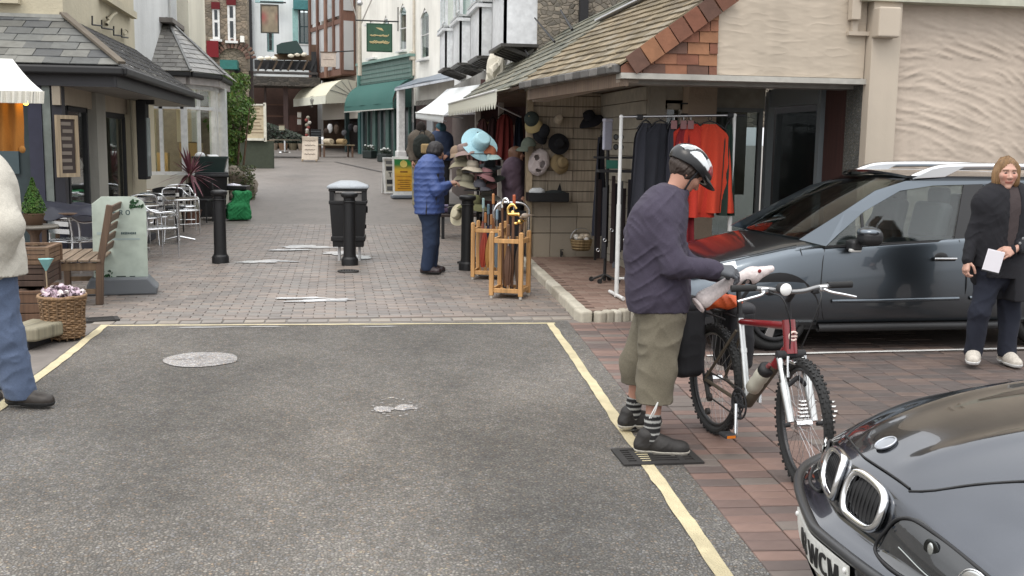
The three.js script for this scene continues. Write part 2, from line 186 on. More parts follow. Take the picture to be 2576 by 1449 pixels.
// fields in the head's own axes: y up the head, z out of the face
function headAxes(c, fwd, upv = up) { const z = fwd.clone().normalize(), x = upv.clone().cross(z).normalize(), y = z.clone().cross(x); const q = V(0, 0, 0); return p => { const dx = p.x - c.x, dy = p.y - c.y, dz = p.z - c.z; q.set(dx * x.x + dy * x.y + dz * x.z, dx * y.x + dy * y.y + dz * y.z, dx * z.x + dy * z.y + dz * z.z); return q; }; }
function headField(ax) { return p => { const q = ax(p), x = abs(q.x), y = q.y, z = q.z; let d = ell(x, y - .028, z + .012, .076, .096, .096); d = smin(d, ell(x, y + .045, z - .022, .058, .07, .068), .05); d = smin(d, ell(x - .036, y + .012, z - .062, .026, .02, .026), .03); d = smin(d, ell(x, y - .034, z - .072, .05, .014, .02), .02); d = smax(d, -ell(x - .031, y - .012, z - .104, .02, .013, .022), .012); d = smin(d, ell(x - .031, y - .011, z - .076, .013, .011, .013), .003);
  d = smin(d, capd(V(x, y, z), V(0, .016, .084), V(0, -.022, .106), .008, .013), .012); d = smin(d, ell(x - .012, y + .026, z - .094, .009, .008, .01), .008); d = smin(d, ell(x, y + .056, z - .083, .024, .006, .011), .006); d = smin(d, ell(x, y + .066, z - .08, .019, .006, .011), .006); d = smin(d, ell(x, y + .1, z - .066, .022, .018, .02), .02); d = smin(d, ell(x - .079, y + .004, z + .008, .009, .03, .018), .008); return d; }; }
function faceColor(ax, skin, hairC) { return p => { const q = ax(p), x = abs(q.x), y = q.y, z = q.z; if (z > .06) { if (hypot(x - .031, (y - .011) * 1.9) < .0125) return hypot(x - .031, y - .011) < .0075 ? [.02, .015, .012] : [.26, .2, .17]; if (x < .028 && abs(y + .061) < .0095) return abs(y + .061) < .0018 ? [skin[0] * .3, skin[1] * .2, skin[2] * .2] : [skin[0] * .86, skin[1] * .55, skin[2] * .55]; if (abs(y - .034 + .12 * abs(x - .035)) < .0055 && x > .013 && x < .052) return hairC.map((c, i) => c * .6 + skin[i] * .25); if (x < .05 && x > .02 && abs(y + .02) < .03) return [skin[0] * 1.02, skin[1] * .86, skin[2] * .84]; } return skin; }; }
// a hand: palm, four fingers and a thumb, each finger its own chain; curl 0 flat, 1 closed
function handField(w, dir, back, thumbSide, curl = .5, s = 1) { const d = dir.clone().normalize(), b = back.clone().addScaledVector(d, -back.dot(d)).normalize(), t = d.clone().cross(b).normalize().multiplyScalar(thumbSide); const P = (a, c, e) => w.clone().addScaledVector(d, a * s).addScaledVector(t, c * s).addScaledVector(b, e * s); const palm = [[P(.01, .012, 0), P(.085, .03, 0), .017], [P(.01, -.005, 0), P(.088, .01, .002), .017], [P(.01, -.01, 0), P(.083, -.012, 0), .016], [P(.01, -.015, 0), P(.075, -.03, -.002), .014]], fin_ = []; const len = [.072, .08, .074, .058];
  [.032, .011, -.011, -.031].forEach((c, i) => { let a = P(.086 - i * i * .001, c, 0), ang = curl * .5; for (const k of [.46, .3, .24]) { const e = a.clone().addScaledVector(d, cos(ang) * len[i] * k * s).addScaledVector(b, -sin(ang) * len[i] * k * s).addScaledVector(t, c * .06 * s); fin_.push([a, e, .0095 - .001 * (i === 3)]); a = e; ang += curl * .95; } });
  let a = P(.022, .03, -.008); for (const [k, x, y, z] of [[.04, .72, .62, -.3 - curl * .3], [.032, .85, .25 - .3 * curl, -.35 - curl * .4], [.026, .9, .05 - .4 * curl, -.35 - curl * .4]]) { const m = hypot(x, y, z), e = a.clone().addScaledVector(d, x / m * k * s).addScaledVector(t, y / m * k * s).addScaledVector(b, z / m * k * s); fin_.push([a, e, .0105]); a = e; }
  const pts = [...palm, ...fin_].flatMap(q => [q[0], q[1]]); const f = p => { let q = 9; for (const c of palm) q = smin(q, capd(p, c[0], c[1], c[2] * s, c[2] * s), .012); let m = 9; for (const c of fin_) m = min(m, capd(p, c[0], c[1], c[2] * s, c[2] * .92 * s)); return smin(q, m, .008); }; return { f, pts }; }
const folds = (p, a, fx, fy, fz) => { const u = p.x * .8 + p.y * .6, v = p.y * .8 - p.x * .6, w = n3(p.x * 4 + 2, p.y * 4, p.z * 4) - .5; const r = 1 - abs(2 * n3(u * fx * .55 + w, v * fy * 1.5 + w * 2, p.z * fz * .7 + 5) - 1), q = 1 - abs(2 * n3(v * fx * .7 + 9, u * fy * 2.2 - w * 2, p.z * fz + 2) - 1); const b = n3(p.x * fx * .9 + 4, p.y * fy * .7, p.z * fz * .9) - .5; return a * .62 * (.4 - r * r * .8) + a * .3 * (.4 - q * q) + a * .5 * b; };
// the figure's one body surface: head, neck, trunk, limbs, hands
function body(o, J, sk, hairC, cell = .014, hcell = .006) { const ax = headAxes(J.hd, J.hf, J.hu || up), hf = headField(ax), tor_ = torsoField(J, -.012), arm = s => chain([J['s' + s], J['e' + s], J['w' + s]], [.052, .042, .027]), leg = s => chain([J['h' + s], J['k' + s], J['a' + s]], [.082, .054, .036], .03), q = [arm('L'), arm('R'), leg('L'), leg('R')], nb = J.hd.clone().addScaledVector(J.hu || up, -.06).addScaledVector(J.hf.clone().normalize(), -.03); const f = p => { let d = tor_(p); for (const k of q) d = smin(d, k(p), .03); return smin(d, capd(p, nb, J.nk, .052, .058), .04); }; const ks = ['pv', 'wa', 'ch', 'nk', 'sL', 'sR', 'eL', 'eR', 'wL', 'wR', 'hL', 'hR', 'kL', 'kR', 'aL', 'aR'].map(k => J[k]);
  const gs = [sdfMesh(f, ...bounds([...ks, nb], .16), cell, () => sk), sdfMesh(p => smin(hf(p), capd(p, nb, J.nk, .052, .058), .03), ...bounds([J.hd], .17), hcell, faceColor(ax, sk, hairC))]; for (const s of ['L', 'R']) { const h = J['hand' + s]; if (h) gs.push(sdfMesh(h.f, ...bounds(h.pts, .03), min(hcell, .0045), () => h.tint || sk)); }
  return part(o, 'body', gs, mat(0xffffff, { vertexColors: true, roughness: .55 })); }
function garment(o, name, f, pts, r, cell, m, label) { return part(o, name, sdfMesh(f, ...bounds(pts, r), cell), m, label); }
const shoe = (o, a, dir, len, m, sole, s = 1, hgt = .05) => { const d = dir.clone().setY(0).normalize(), sd = V(-d.z, 0, d.x), y0 = a.y - .085; const P = (f, h, w = 0) => V(a.x, y0, a.z).addScaledVector(d, f * s).addScaledVector(sd, w).add(V(0, h * s, 0)); const caps = [[P(-.045, .05), P(-.03, .095), .042, .046], [P(-.045, .04), P(.06, .045), .042, .044], [P(.05, .05), P(len - .1, .035), .045, .036], [P(.06, .035, .014), P(len - .12, .03, .012), .036, .034], [P(.06, .035, -.014), P(len - .12, .03, -.01), .036, .034], [P(-.01, .09), P(.07, .055), .04, .036]]; const f0 = p => { let q = 9; for (const c of caps) q = smin(q, capd(p, c[0], c[1], c[2] * s, c[3] * s), .03); return q; }; const pts = caps.flatMap(c => [c[0], c[1]]); const e = part(o, 'shoe', sdfMesh(p => max(f0(p) + folds(p, .003, 30, 30, 30), y0 + .02 - p.y), ...bounds(pts, .07), .007), m); part(e, 'sole', sdfMesh(p => max(f0(p) - .005, p.y - y0 - .026, y0 - p.y), ...bounds(pts, .08), .006), sole); return e; };
/* ---------- ground: asphalt, paving, kerb, markings ---------- */
function sheet(x0, x1, s0, s1, dy, ns = 1, nx = 1) { return grid((u, v) => { const s = lerp(s0, s1, v); return V(lerp(x0, x1, u), gy(s) + dy, -s); }, nx, ns); }
struct('ground', [sheet(-200, 200, -150, 9, -.05, 4), sheet(-200, 200, 9, 75, -.05, 60), grid((u, v) => V(lerp(-200, 200, u), gy(75) - .05 - .3 * v * 8, -75 - 200 * v), 1, 2)], M.sand);
const lineX = s => 2.02 + (s - 9.68) * .0845;                               // the yellow line on the right
struct('asphalt_road', (() => { const g = grid((u, v) => { const s = lerp(-8, 9.86, v); return V(lerp(-2.2, lineX(s) + .19, u), 0, -s); }, 60, 240), p = g.attributes.position, c = new Float32Array(p.count * 3); for (let i = 0; i < p.count; i++) { const x = p.getX(i), z = p.getZ(i), d = .8 + .34 * n3(x * .8 + 3, 1, z * .55) + .2 * (n3(x * 2.6, 7, z * 2.2) - .5) - .16 * exp(-((x - 1.2 - .08 * z) ** 2) * 9) * n3(x, 3, z * .9) - .12 * exp(-((x + 1.1) ** 2) * 5) * n3(x, 5, z * .5), w = n3(x * .5, 11, z * .5); c[i * 3] = d * (1 + .05 * w); c[i * 3 + 1] = d; c[i * 3 + 2] = d * (1 - .06 * w); } g.setAttribute('color', new THREE.BufferAttribute(c, 3)); return g; })(), M.asphalt); if (0) { const sh = [[-2.2, -8], [lineX(-8) + .19, -8], [lineX(9.75) + .19, 9.75], [-2.2, 10.0]]; const g = new THREE.ShapeGeometry(new THREE.Shape(sh.map(p => new THREE.Vector2(p[0], p[1])))); g.rotateX(-PI / 2); struct('asphalt_road', fin(g), M.asphalt); }
const street = struct('brick_street', [sheet(-9, 8, 9.6, 70, -.012, 70), sheet(-9, -2.2, -8, 9.6, -.012, 2)], M.pave);
const side = struct('brick_pavement', [sheet(1.15, 14, -8, 9.9, -.014, 2)], mat([.15, .12, .105], { map: T.mottle, bumpMap: T.rough, bumpScale: .004, roughness: .8 }));
function brickGeo(w, d, h = .05, c = .004) { const X = w / 2, Z = d / 2, x = X - c, z = Z - c, P = [[-X, -c, -Z], [X, -c, -Z], [X, -c, Z], [-X, -c, Z], [-x, 0, -z], [x, 0, -z], [x, 0, z], [-x, 0, z], [-X, -h, -Z], [X, -h, -Z], [X, -h, Z], [-X, -h, Z]], I = []; const q = (a, b, e, f) => I.push(...P[a], ...P[b], ...P[e], ...P[a], ...P[e], ...P[f]); q(4, 7, 6, 5); for (let i = 0; i < 4; i++) { const j = (i + 1) % 4; q(i, i + 4, j + 4, j); q(i + 8, i, j, j + 8); } const g = new THREE.BufferGeometry(); g.setAttribute('position', new THREE.Float32BufferAttribute(I, 3)); g.computeVertexNormals(); return g; }
const tones = (c, k) => c.map(t => mat(t, { map: T.mottle, bumpMap: T.rough, bumpScale: .002, roughness: k }));
const greyB = tones([[.245, .205, .178], [.21, .178, .157], [.27, .22, .187], [.225, .202, .182], [.185, .162, .146]], .5), redB = tones([[.2, .128, .105], [.16, .108, .092], [.225, .145, .118], [.125, .095, .085], [.17, .14, .122]], .6);
// bricks laid in rows along x: those in `near` become parts of their own, the rest one mesh
function lay(o, cells, w, d, mats, limit) { const gs = mats.map(() => metric(brickGeo(w, d))), rest = mats.map(() => []); cells.forEach(([x, s, ry = 0], i) => { const k = floor(rnd(0, mats.length)), y = gy(s) + rnd(-.0035, .002), rz = rnd(-.012, .012), rx = -Math.atan(gy(s + .5) - gy(s - .5)) * -1 + rnd(-.012, .012); if (i < limit) { const m = new THREE.Mesh(gs[k], mats[k]); m.name = 'brick'; m.position.set(x, y, -s); m.rotation.set(rx, ry, rz); m.castShadow = m.receiveShadow = true; o.add(m); } else rest[k].push(tf(gs[k].clone(), x, y, -s, ry, rx, rz)); }); rest.forEach((r, k) => { if (r.length) stuff(o, 'bricks', r, mats[k]); }); }
{ const c = []; for (let j = 0, s = 10.28; s < 21.5; j++, s += .106) for (let x = -3.6 + (j % 2) * .108; x < 3.1; x += .216) { if (x > 2.62 - (s < 14 ? (14 - s) * .078 : 0) + .1 && s < 14.2) continue; c.push([x + rnd(-.003, .003), s]); } c.sort((a, b) => a[1] - b[1]); lay(street, c, .209, .099, greyB, 280); }
{ const c = []; for (let x = -2.2; x < 2.35; x += .2) c.push([x + rnd(-.004, .004), 10.08 - x * .02]); lay(street, c, .186, .15, tones([[.3, .262, .222], [.34, .3, .25], [.26, .235, .21]], .7), 40); }
{ const c = []; for (let j = 0, s = 3.2; s < 9.72; j++, s += .106) for (let x = lineX(s) + .3 ; x < 5.4; x += .216) c.push([x, s, -.085]); c.sort((a, b) => (a[0] - .085 * (a[1] - 6) > 3) - (b[0] - .085 * (b[1] - 6) > 3) || a[1] - b[1]); const far = c.filter(q => q[0] - lineX(q[1]) > 1.25), near = c.filter(q => q[0] - lineX(q[1]) <= 1.25); lay(side, near, .21, .1, redB, 300); lay(side, far, .21, .1, tones([[.13, .096, .083], [.11, .085, .076], [.15, .108, .09], [.1, .082, .075]], .6), 0); }
// yellow lines with worn edges
function strip(a, b, w, dy, n, wob = .012) { return grid((u, v) => { const s = lerp(a[1], b[1], u), x = lerp(a[0], b[0], u), dx = b[0] - a[0], ds = b[1] - a[1], l = hypot(dx, ds), e = (v - .5) * (w + wob * (n3(u * n * .7, v * 9, w * 50) - .5) * 2) + wob * .6 * (n3(u * n * .3, 3, 1) - .5); return V(x + ds / l * e, gy(s) + dy, -(s - dx / l * e)); }, n, 2); }
struct('yellow_line', strip([-2.14, 9.93], [2.07, 9.7], .055, .005, 60), M.yellow);
struct('yellow_line', strip([-2.17, -2], [-2.14, 9.96], .075, .006, 140, .016), M.yellow);
struct('yellow_line', strip([lineX(-2), -2], [lineX(9.72), 9.72], .072, .006, 140, .014), M.yellow);
struct('white_line', strip([3.0, 8.02], [9, 8.1], .055, .008, 40), M.white);
{ const bars = []; for (let k = 0; k < 6; k++) { const p = atG(2012 - k * 1, 1012 + k * 9.5), q = atG(2052, 1010 + k * 9.5); bars.push(strip([p.x, -p.z], [q.x, -q.z], .038, .009, 6, .02)); const a = atG(2068, 1010 + k * 12), b = atG(2106 - abs(k - 2) * 4, 1014 + k * 12); bars.push(strip([a.x, -a.z], [b.x, -b.z], .05, .009, 6, .03)); } struct('white_marking', bars, mat([.86, .86, .84], { roughness: .5, map: T.mottle })); }
function blob(p, rx, rs, dy, seed_, amp = .35, n = 40) { const g = new THREE.CircleGeometry(1, n), a = g.attributes.position; for (let i = 1; i < a.count; i++) { const t = atan2(a.getY(i), a.getX(i)), r = 1 + amp * (n3(cos(t) * 2 + seed_ * 5, sin(t) * 2 + 7, seed_) - .5) * 2; a.setXY(i, a.getX(i) * r * rx, a.getY(i) * r * rs); } g.rotateX(-PI / 2 + Math.atan(gy(-p.z + .5) - gy(-p.z - .5))); return fin(g).translate(p.x, p.y + dy, p.z); }
const water = mat([.7, .7, .7], { roughness: .25, map: T.mottle });  // pale opaque colour standing in for sky reflected off wet paving
{ const A = [[800, 757, .3, .13], [755, 752, .22, .08], [848, 756, .16, .07]], B = [[770, 622, .5, .22], [848, 638, .36, .3], [905, 648, .22, .25], [720, 630, .3, .1]], C = [[685, 658, .34, .13], [640, 661, .26, .1]], f = (q, k) => q.map((b, i) => blob(atG(b[0], b[1]), b[2], b[3], .009 + i * .002, k + i, .6, 60)); struct('painted_wet_glare', f(A, 3), water); struct('painted_wet_glare', f(B, 9), water); struct('painted_wet_glare', f(C, 15), water); }  // reflected sky glare of the wet patches, painted as pale blobs
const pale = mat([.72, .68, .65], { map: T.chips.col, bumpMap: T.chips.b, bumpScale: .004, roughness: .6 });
solo('manhole_cover', 'pale round worn manhole patch in the asphalt nearest the far yellow line', 'manhole cover', [blob(atG(508, 905), .29, .29, .006, 1, .07, 60), blob(atG(470, 902), .1, .08, .0085, 3, .6), blob(atG(545, 910), .12, .1, .0085, 5, .6)], pale);
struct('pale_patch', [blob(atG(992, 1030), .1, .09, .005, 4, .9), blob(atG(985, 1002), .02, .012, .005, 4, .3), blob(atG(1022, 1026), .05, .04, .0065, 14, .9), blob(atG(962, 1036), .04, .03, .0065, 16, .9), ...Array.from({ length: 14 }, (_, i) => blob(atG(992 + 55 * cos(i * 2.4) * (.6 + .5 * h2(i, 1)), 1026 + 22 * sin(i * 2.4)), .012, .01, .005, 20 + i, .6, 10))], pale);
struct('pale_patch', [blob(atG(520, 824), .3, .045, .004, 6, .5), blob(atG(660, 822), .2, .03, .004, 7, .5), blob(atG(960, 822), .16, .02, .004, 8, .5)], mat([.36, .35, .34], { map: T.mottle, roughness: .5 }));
struct('drain_channel', strip([-.1, 45], [1.6, 38.5], .16, .006, 20), mat([.1, .09, .085], { roughness: .6, map: T.mottle }));
// gratings
function grate(label, p, w, d, nb, ry, split) { const t = thing('drain_grate', label, 'drain grate'), y = .012; part(t, 'frame', [bx(w, .03, .035, 0, y - .015, d / 2 - .017), bx(w, .03, .035, 0, y - .015, -d / 2 + .017), bx(.04, .03, d - .07, w / 2 - .02, y - .015, 0), bx(.04, .03, d - .07, -w / 2 + .02, y - .015, 0), ...(split ? [bx(.03, .026, d - .07, w * .27, y - .016, 0), bx(.03, .026, d - .07, -w * .27, y - .016, 0)] : [])], M.ironDull); part(t, 'pit', bx(w - .08, .004, d - .07, 0, y - .022, 0), M.black); for (let i = 0; i < nb; i++) part(t, 'bar', bx(w - .08, .018, .018, 0, y - .013, -d / 2 + .035 + (i + .5) * (d - .07) / nb), M.ironDull); place(t, p, ry); return t; }
grate('wide iron drain grate under the cyclist\'s foot crossing the yellow line', atG(1652, 1150), .45, .3, 6, -.02, true);
grate('iron drain grate beside the wicker basket on the left', atG(254, 804), .32, .22, 5, .3, false);
{ const p = atG(876, 684), t = thing('drain_grate', 'small iron drain grate at the foot of the middle bollard', 'drain grate'); part(t, 'frame', [tor(.13, .014, 0, .01, 0, 0, PI / 2, 24, 6)], M.ironDull); for (let i = -3; i < 4; i++) part(t, 'bar', bx(.02, .016, 2 * sqrt(.0169 - i * i * .0011), i * .034, .009, 0), M.ironDull); part(t, 'pit', cyl(.12, .12, .003, 0, .003, 0, 20), M.black); place(t, p); }
// kerb of pale stones round the porch
{ const k = struct('kerb', null), km = tones([[.52, .48, .39], [.46, .42, .34], [.58, .54, .45]], .85); const run = (a, b, n) => { for (let i = 0; i < n; i++) { const p = V(lerp(a[0], b[0], i / n), 0, -lerp(a[1], b[1], i / n)), q = V(lerp(a[0], b[0], (i + .96) / n), 0, -lerp(a[1], b[1], (i + .96) / n)); const L = p.distanceTo(q), g = new RoundedBoxGeometry(.13, .19, L, 3, .03), at = g.attributes.position; for (let m = 0; m < at.count; m++) at.setXYZ(m, at.getX(m) + .014 * (n3(at.getX(m) * 9 + i * 3, at.getY(m) * 9, at.getZ(m) * 7) - .5), at.getY(m) + .018 * (n3(at.getX(m) * 11, i * 5, at.getZ(m) * 8) - .5), at.getZ(m)); g.computeVertexNormals(); const m = part(k, 'kerb_stone', fin(g), km[floor(rnd(0, 3))]); m.position.set((p.x + q.x) / 2, .01, (p.z + q.z) / 2); m.rotation.y = atan2(q.x - p.x, q.z - p.z); } };
  run([2.71, 14.9], [2.4, 10.05], 9); run([2.38, 10.03], [2.42, 9.8], 1); run([2.5, 9.79], [2.95, 9.94], 5); run([2.97, 9.95], [5.6, 9.98], 9); }
const porch = struct('porch_floor', fin((() => { const g = new THREE.ShapeGeometry(new THREE.Shape([[2.45, 9.85], [5.6, 9.97], [5.6, 15.2], [2.75, 15.2]].map(p => new THREE.Vector2(...p)))); g.rotateX(-PI / 2); return g.translate(0, .078, 0); })()), mat([.12, .085, .07], { map: T.mottle, roughness: .8 }));
{ const mats = tones([[.24, .155, .12], [.2, .13, .1], [.27, .19, .15]], .7), g = metric(brickGeo(.21, .1)); let n = 0; const rest = []; for (let j = 0, s = 10.0; s < 14.9; j++, s += .106) for (let x = 2.56 + (s - 9.9) * .065 + (j % 2) * .1; x < 4.4; x += .216) { const y = .09 + rnd(-.003, .002); if (n < 290 && x < 3.6) { const m = new THREE.Mesh(g, mats[floor(rnd(0, 3))]); m.name = 'brick'; m.position.set(x, y, -s); porch.add(m); n++; } else rest.push(tf(g.clone(), x, y, -s)); } stuff(porch, 'bricks', rest, mats[0]); }
/* ---------- builder's helpers: facades, windows, slates, awnings ---------- */
// where the pixel's ray meets the plane z = d of group g, in g's own axes
function on(g, px, py, d = 0) { g.updateMatrixWorld(); const inv = g.matrixWorld.clone().invert(), o = camera.position.clone().applyMatrix4(inv), r = look(px, py).transformDirection(inv); return o.addScaledVector(r, (d - o.z) / r.z); }
const rect = (x0, y0, x1, y1) => [[x0, y0], [x1, y0], [x1, y1], [x0, y1]];
const frameGeo = (x0, y0, x1, y1, w, d, z) => [bx(x1 - x0, w, d, (x0 + x1) / 2, y1 - w / 2, z), bx(x1 - x0, w, d, (x0 + x1) / 2, y0 + w / 2, z), bx(w, y1 - y0 - 2 * w, d, x0 + w / 2, (y0 + y1) / 2, z), bx(w, y1 - y0 - 2 * w, d, x1 - w / 2, (y0 + y1) / 2, z)];
function win(o, x0, y0, x1, y1, m, { z = -.12, w = .07, nx = 1, ny = 1, sill, glass = M.glass, name = 'window', bar_ = .035 } = {}) { const f = part(o, name, frameGeo(x0, y0, x1, y1, w, .06, z), m); const X = (x1 - x0 - 2 * w) / nx, Y = (y1 - y0 - 2 * w) / ny; for (let i = 1; i < nx; i++) part(f, 'glazing_bar', bx(bar_, y1 - y0 - 2 * w, .045, x0 + w + i * X, (y0 + y1) / 2, z), m); for (let j = 1; j < ny; j++) part(f, 'glazing_bar', bx(x1 - x0 - 2 * w, bar_, .05, (x0 + x1) / 2, y0 + w + j * Y, z), m);
  for (let i = 0; i < nx; i++) for (let j = 0; j < ny; j++) part(f, 'pane', bx(X - .002, Y - .002, .006, x0 + w + (i + .5) * X, y0 + w + (j + .5) * Y, z - .012), glass); if (sill) part(f, 'sill', bx(x1 - x0 + .14, .07, .2, (x0 + x1) / 2, y0 - .037, z + .14), sill); return f; }
function room(o, x0, y0, x1, y1, z0, z1, m = M.dark) { const X = (x0 + x1) / 2, Y = (y0 + y1) / 2, Z = (z0 + z1) / 2, w = x1 - x0, h = y1 - y0, d = abs(z1 - z0); return part(o, 'interior', [bx(w, h, .02, X, Y, min(z0, z1)), bx(.02, h, d, x0, Y, Z), bx(.02, h, d, x1, Y, Z), bx(w, .02, d, X, y0, Z), bx(w, .02, d, X, y1, Z)], m); }
function clip(poly, a, b) { const out = [], side = p => (b[0] - a[0]) * (p[1] - a[1]) - (b[1] - a[1]) * (p[0] - a[0]); for (let i = 0; i < poly.length; i++) { const p = poly[i], q = poly[(i + 1) % poly.length], s = side(p), t = side(q); if (s >= 0) out.push(p); if ((s >= 0) !== (t >= 0)) out.push([p[0] + (q[0] - p[0]) * s / (s - t), p[1] + (q[1] - p[1]) * s / (s - t)]); } return out; }
// overlapping slates, tiles or boards on the plane O + u U + v W, cut to a polygon (given anticlockwise)
function slates(o, name, O, U, W, poly, { w, g, th = .012, mats, lap = 1.3, wob = .004, gap = .006, most = 300, up0 = .0 }) { const n = U.clone().cross(W).normalize(), us = poly.map(p => p[0]), vs = poly.map(p => p[1]), u0 = min(...us), u1 = max(...us), v0 = min(...vs), v1 = max(...vs), all = [], rest = []; let row = 0; for (let v = v0 - .02; v < v1; v += g, row++) for (let u = u0 - w * (row % 2 ? .5 : .02); u < u1; u += w) { const e = rnd(-wob, wob), W_ = w * rnd(.97, 1.02); let p = [[u + gap / 2, v + e], [u + W_ - gap / 2, v + e + rnd(-wob, wob) * .7], [u + W_ - gap / 2, v + g * lap], [u + gap / 2, v + g * lap]]; for (let i = 0; i < poly.length && p.length > 2; i++) p = clip(p, poly[i], poly[(i + 1) % poly.length]); if (p.length < 3) continue; let A = 0; for (let i = 0; i < p.length; i++) { const q = p[(i + 1) % p.length]; A += p[i][0] * q[1] - q[0] * p[i][1]; } if (abs(A) < .0006) continue;
    const lift = rnd(0, .004) + up0, tw = rnd(-.02, .02), at = (q, t) => { const k = (1 - (q[1] - v) / (g * lap)); return O.clone().addScaledVector(U, q[0]).addScaledVector(W, q[1]).addScaledVector(n, .004 + th * 1.15 * k + lift + t + tw * (q[0] - u - w / 2)); }; const P = [], tri = (a, b, c) => P.push(a.x, a.y, a.z, b.x, b.y, b.z, c.x, c.y, c.z), N = p.length, T1 = p.map(q => at(q, th)), B = p.map(q => at(q, 0)); for (let i = 1; i + 1 < N; i++) tri(T1[0], T1[i], T1[i + 1]); for (let i = 0; i < N; i++) { const j = (i + 1) % N; tri(B[i], B[j], T1[j]); tri(B[i], T1[j], T1[i]); } const geo = new THREE.BufferGeometry(); geo.setAttribute('position', new THREE.Float32BufferAttribute(P, 3)); geo.computeVertexNormals(); all.push(geo); }
  all.forEach((geo, i) => { const m = mats[floor(rnd(0, mats.length) * .9999)]; if (i < most) part(o, name, geo, m); else rest.push(geo); }); if (rest.length) stuff(o, name + 's', rest, mats[0]); }
const slateM = [[.12, .125, .125], [.16, .165, .16], [.1, .105, .11], [.2, .2, .185], [.14, .14, .13]].map(c => mat(c, { map: T.mottle, bumpMap: T.rough, bumpScale: .004, roughness: .48 }));
const slateW = [[.19, .18, .165], [.25, .24, .22], [.155, .15, .14], [.3, .285, .255]].map(c => mat(c, { map: T.mottle, bumpMap: T.rough, bumpScale: .004, roughness: .42 }));
// awning: sloped sheet from the wall (back edge a, b) to a front bar, with a hanging scalloped valance
function scallop(a, b, drop, n, m, o, name = 'valance', th = .008) { const L = a.distanceTo(b), d = b.clone().sub(a).normalize(), P = []; const pts = [[0, 0]]; for (let i = 0; i < n; i++) for (let k = 0; k <= 6; k++) pts.push([L * (i + k / 6) / n, -drop * (.62 + .38 * sin(PI * k / 6))]); pts.push([L, 0]); const g = prism(pts.reverse(), th); const x = d, z = x.clone().cross(up).normalize(); g.applyMatrix4(new THREE.Matrix4().makeBasis(x, z.clone().cross(x), z).setPosition(a)); return part(o, name, g, m); }
let font, fontS; try { font = await new FontLoader().loadAsync('fonts/droid/droid_sans_bold.typeface.json'); fontS = await new FontLoader().loadAsync('fonts/droid/droid_serif_bold.typeface.json'); } catch (e) { console.log('font', e); }
// raised or painted lettering, centred on its origin in x
function letters(s, h, d = .004, f = font) { const g = new TextGeometry(s, { font: f, size: h, depth: d, curveSegments: 4, bevelEnabled: false }); g.computeBoundingBox(); const b = g.boundingBox; return fin(g).translate(-(b.max.x + b.min.x) / 2, 0, 0); }
// leaves scattered through a volume: pts give centres and outward directions
function leaves(pts, size, n3d = 1) { const P = [], C = []; for (const [p, d] of pts) { const s = size * rnd(.6, 1.3), a = V(rnd(-1, 1), rnd(-1, 1), rnd(-1, 1)).normalize(), nrm = d.clone().addScaledVector(a, .8).normalize(), x = nrm.clone().cross(V(rnd(-1, 1), rnd(-.3, 1), rnd(-1, 1))).normalize(), y = nrm.clone().cross(x), q = (u, v, w) => p.clone().addScaledVector(x, u * s).addScaledVector(y, v * s).addScaledVector(nrm, w * s); const A = q(0, -1, 0), B = q(.55, .1, .15), Cc = q(0, 1, -.1), D = q(-.55, .1, .15), t = rnd(.55, 1.35), w = rnd(0, 1); for (const v of [A, B, Cc, A, Cc, D]) { P.push(v.x, v.y, v.z); C.push(t * lerp(.8, 1.5, w * w), t, t * lerp(.7, 1.1, w)); } } const g = new THREE.BufferGeometry(); g.setAttribute('position', new THREE.Float32BufferAttribute(P, 3)); g.setAttribute('color', new THREE.Float32BufferAttribute(C, 3)); g.computeVertexNormals(); return g; }
const leafM = (c) => mat(c, { phys: 1, vertexColors: true, roughness: .75, transmission: .25, thickness: 0 });
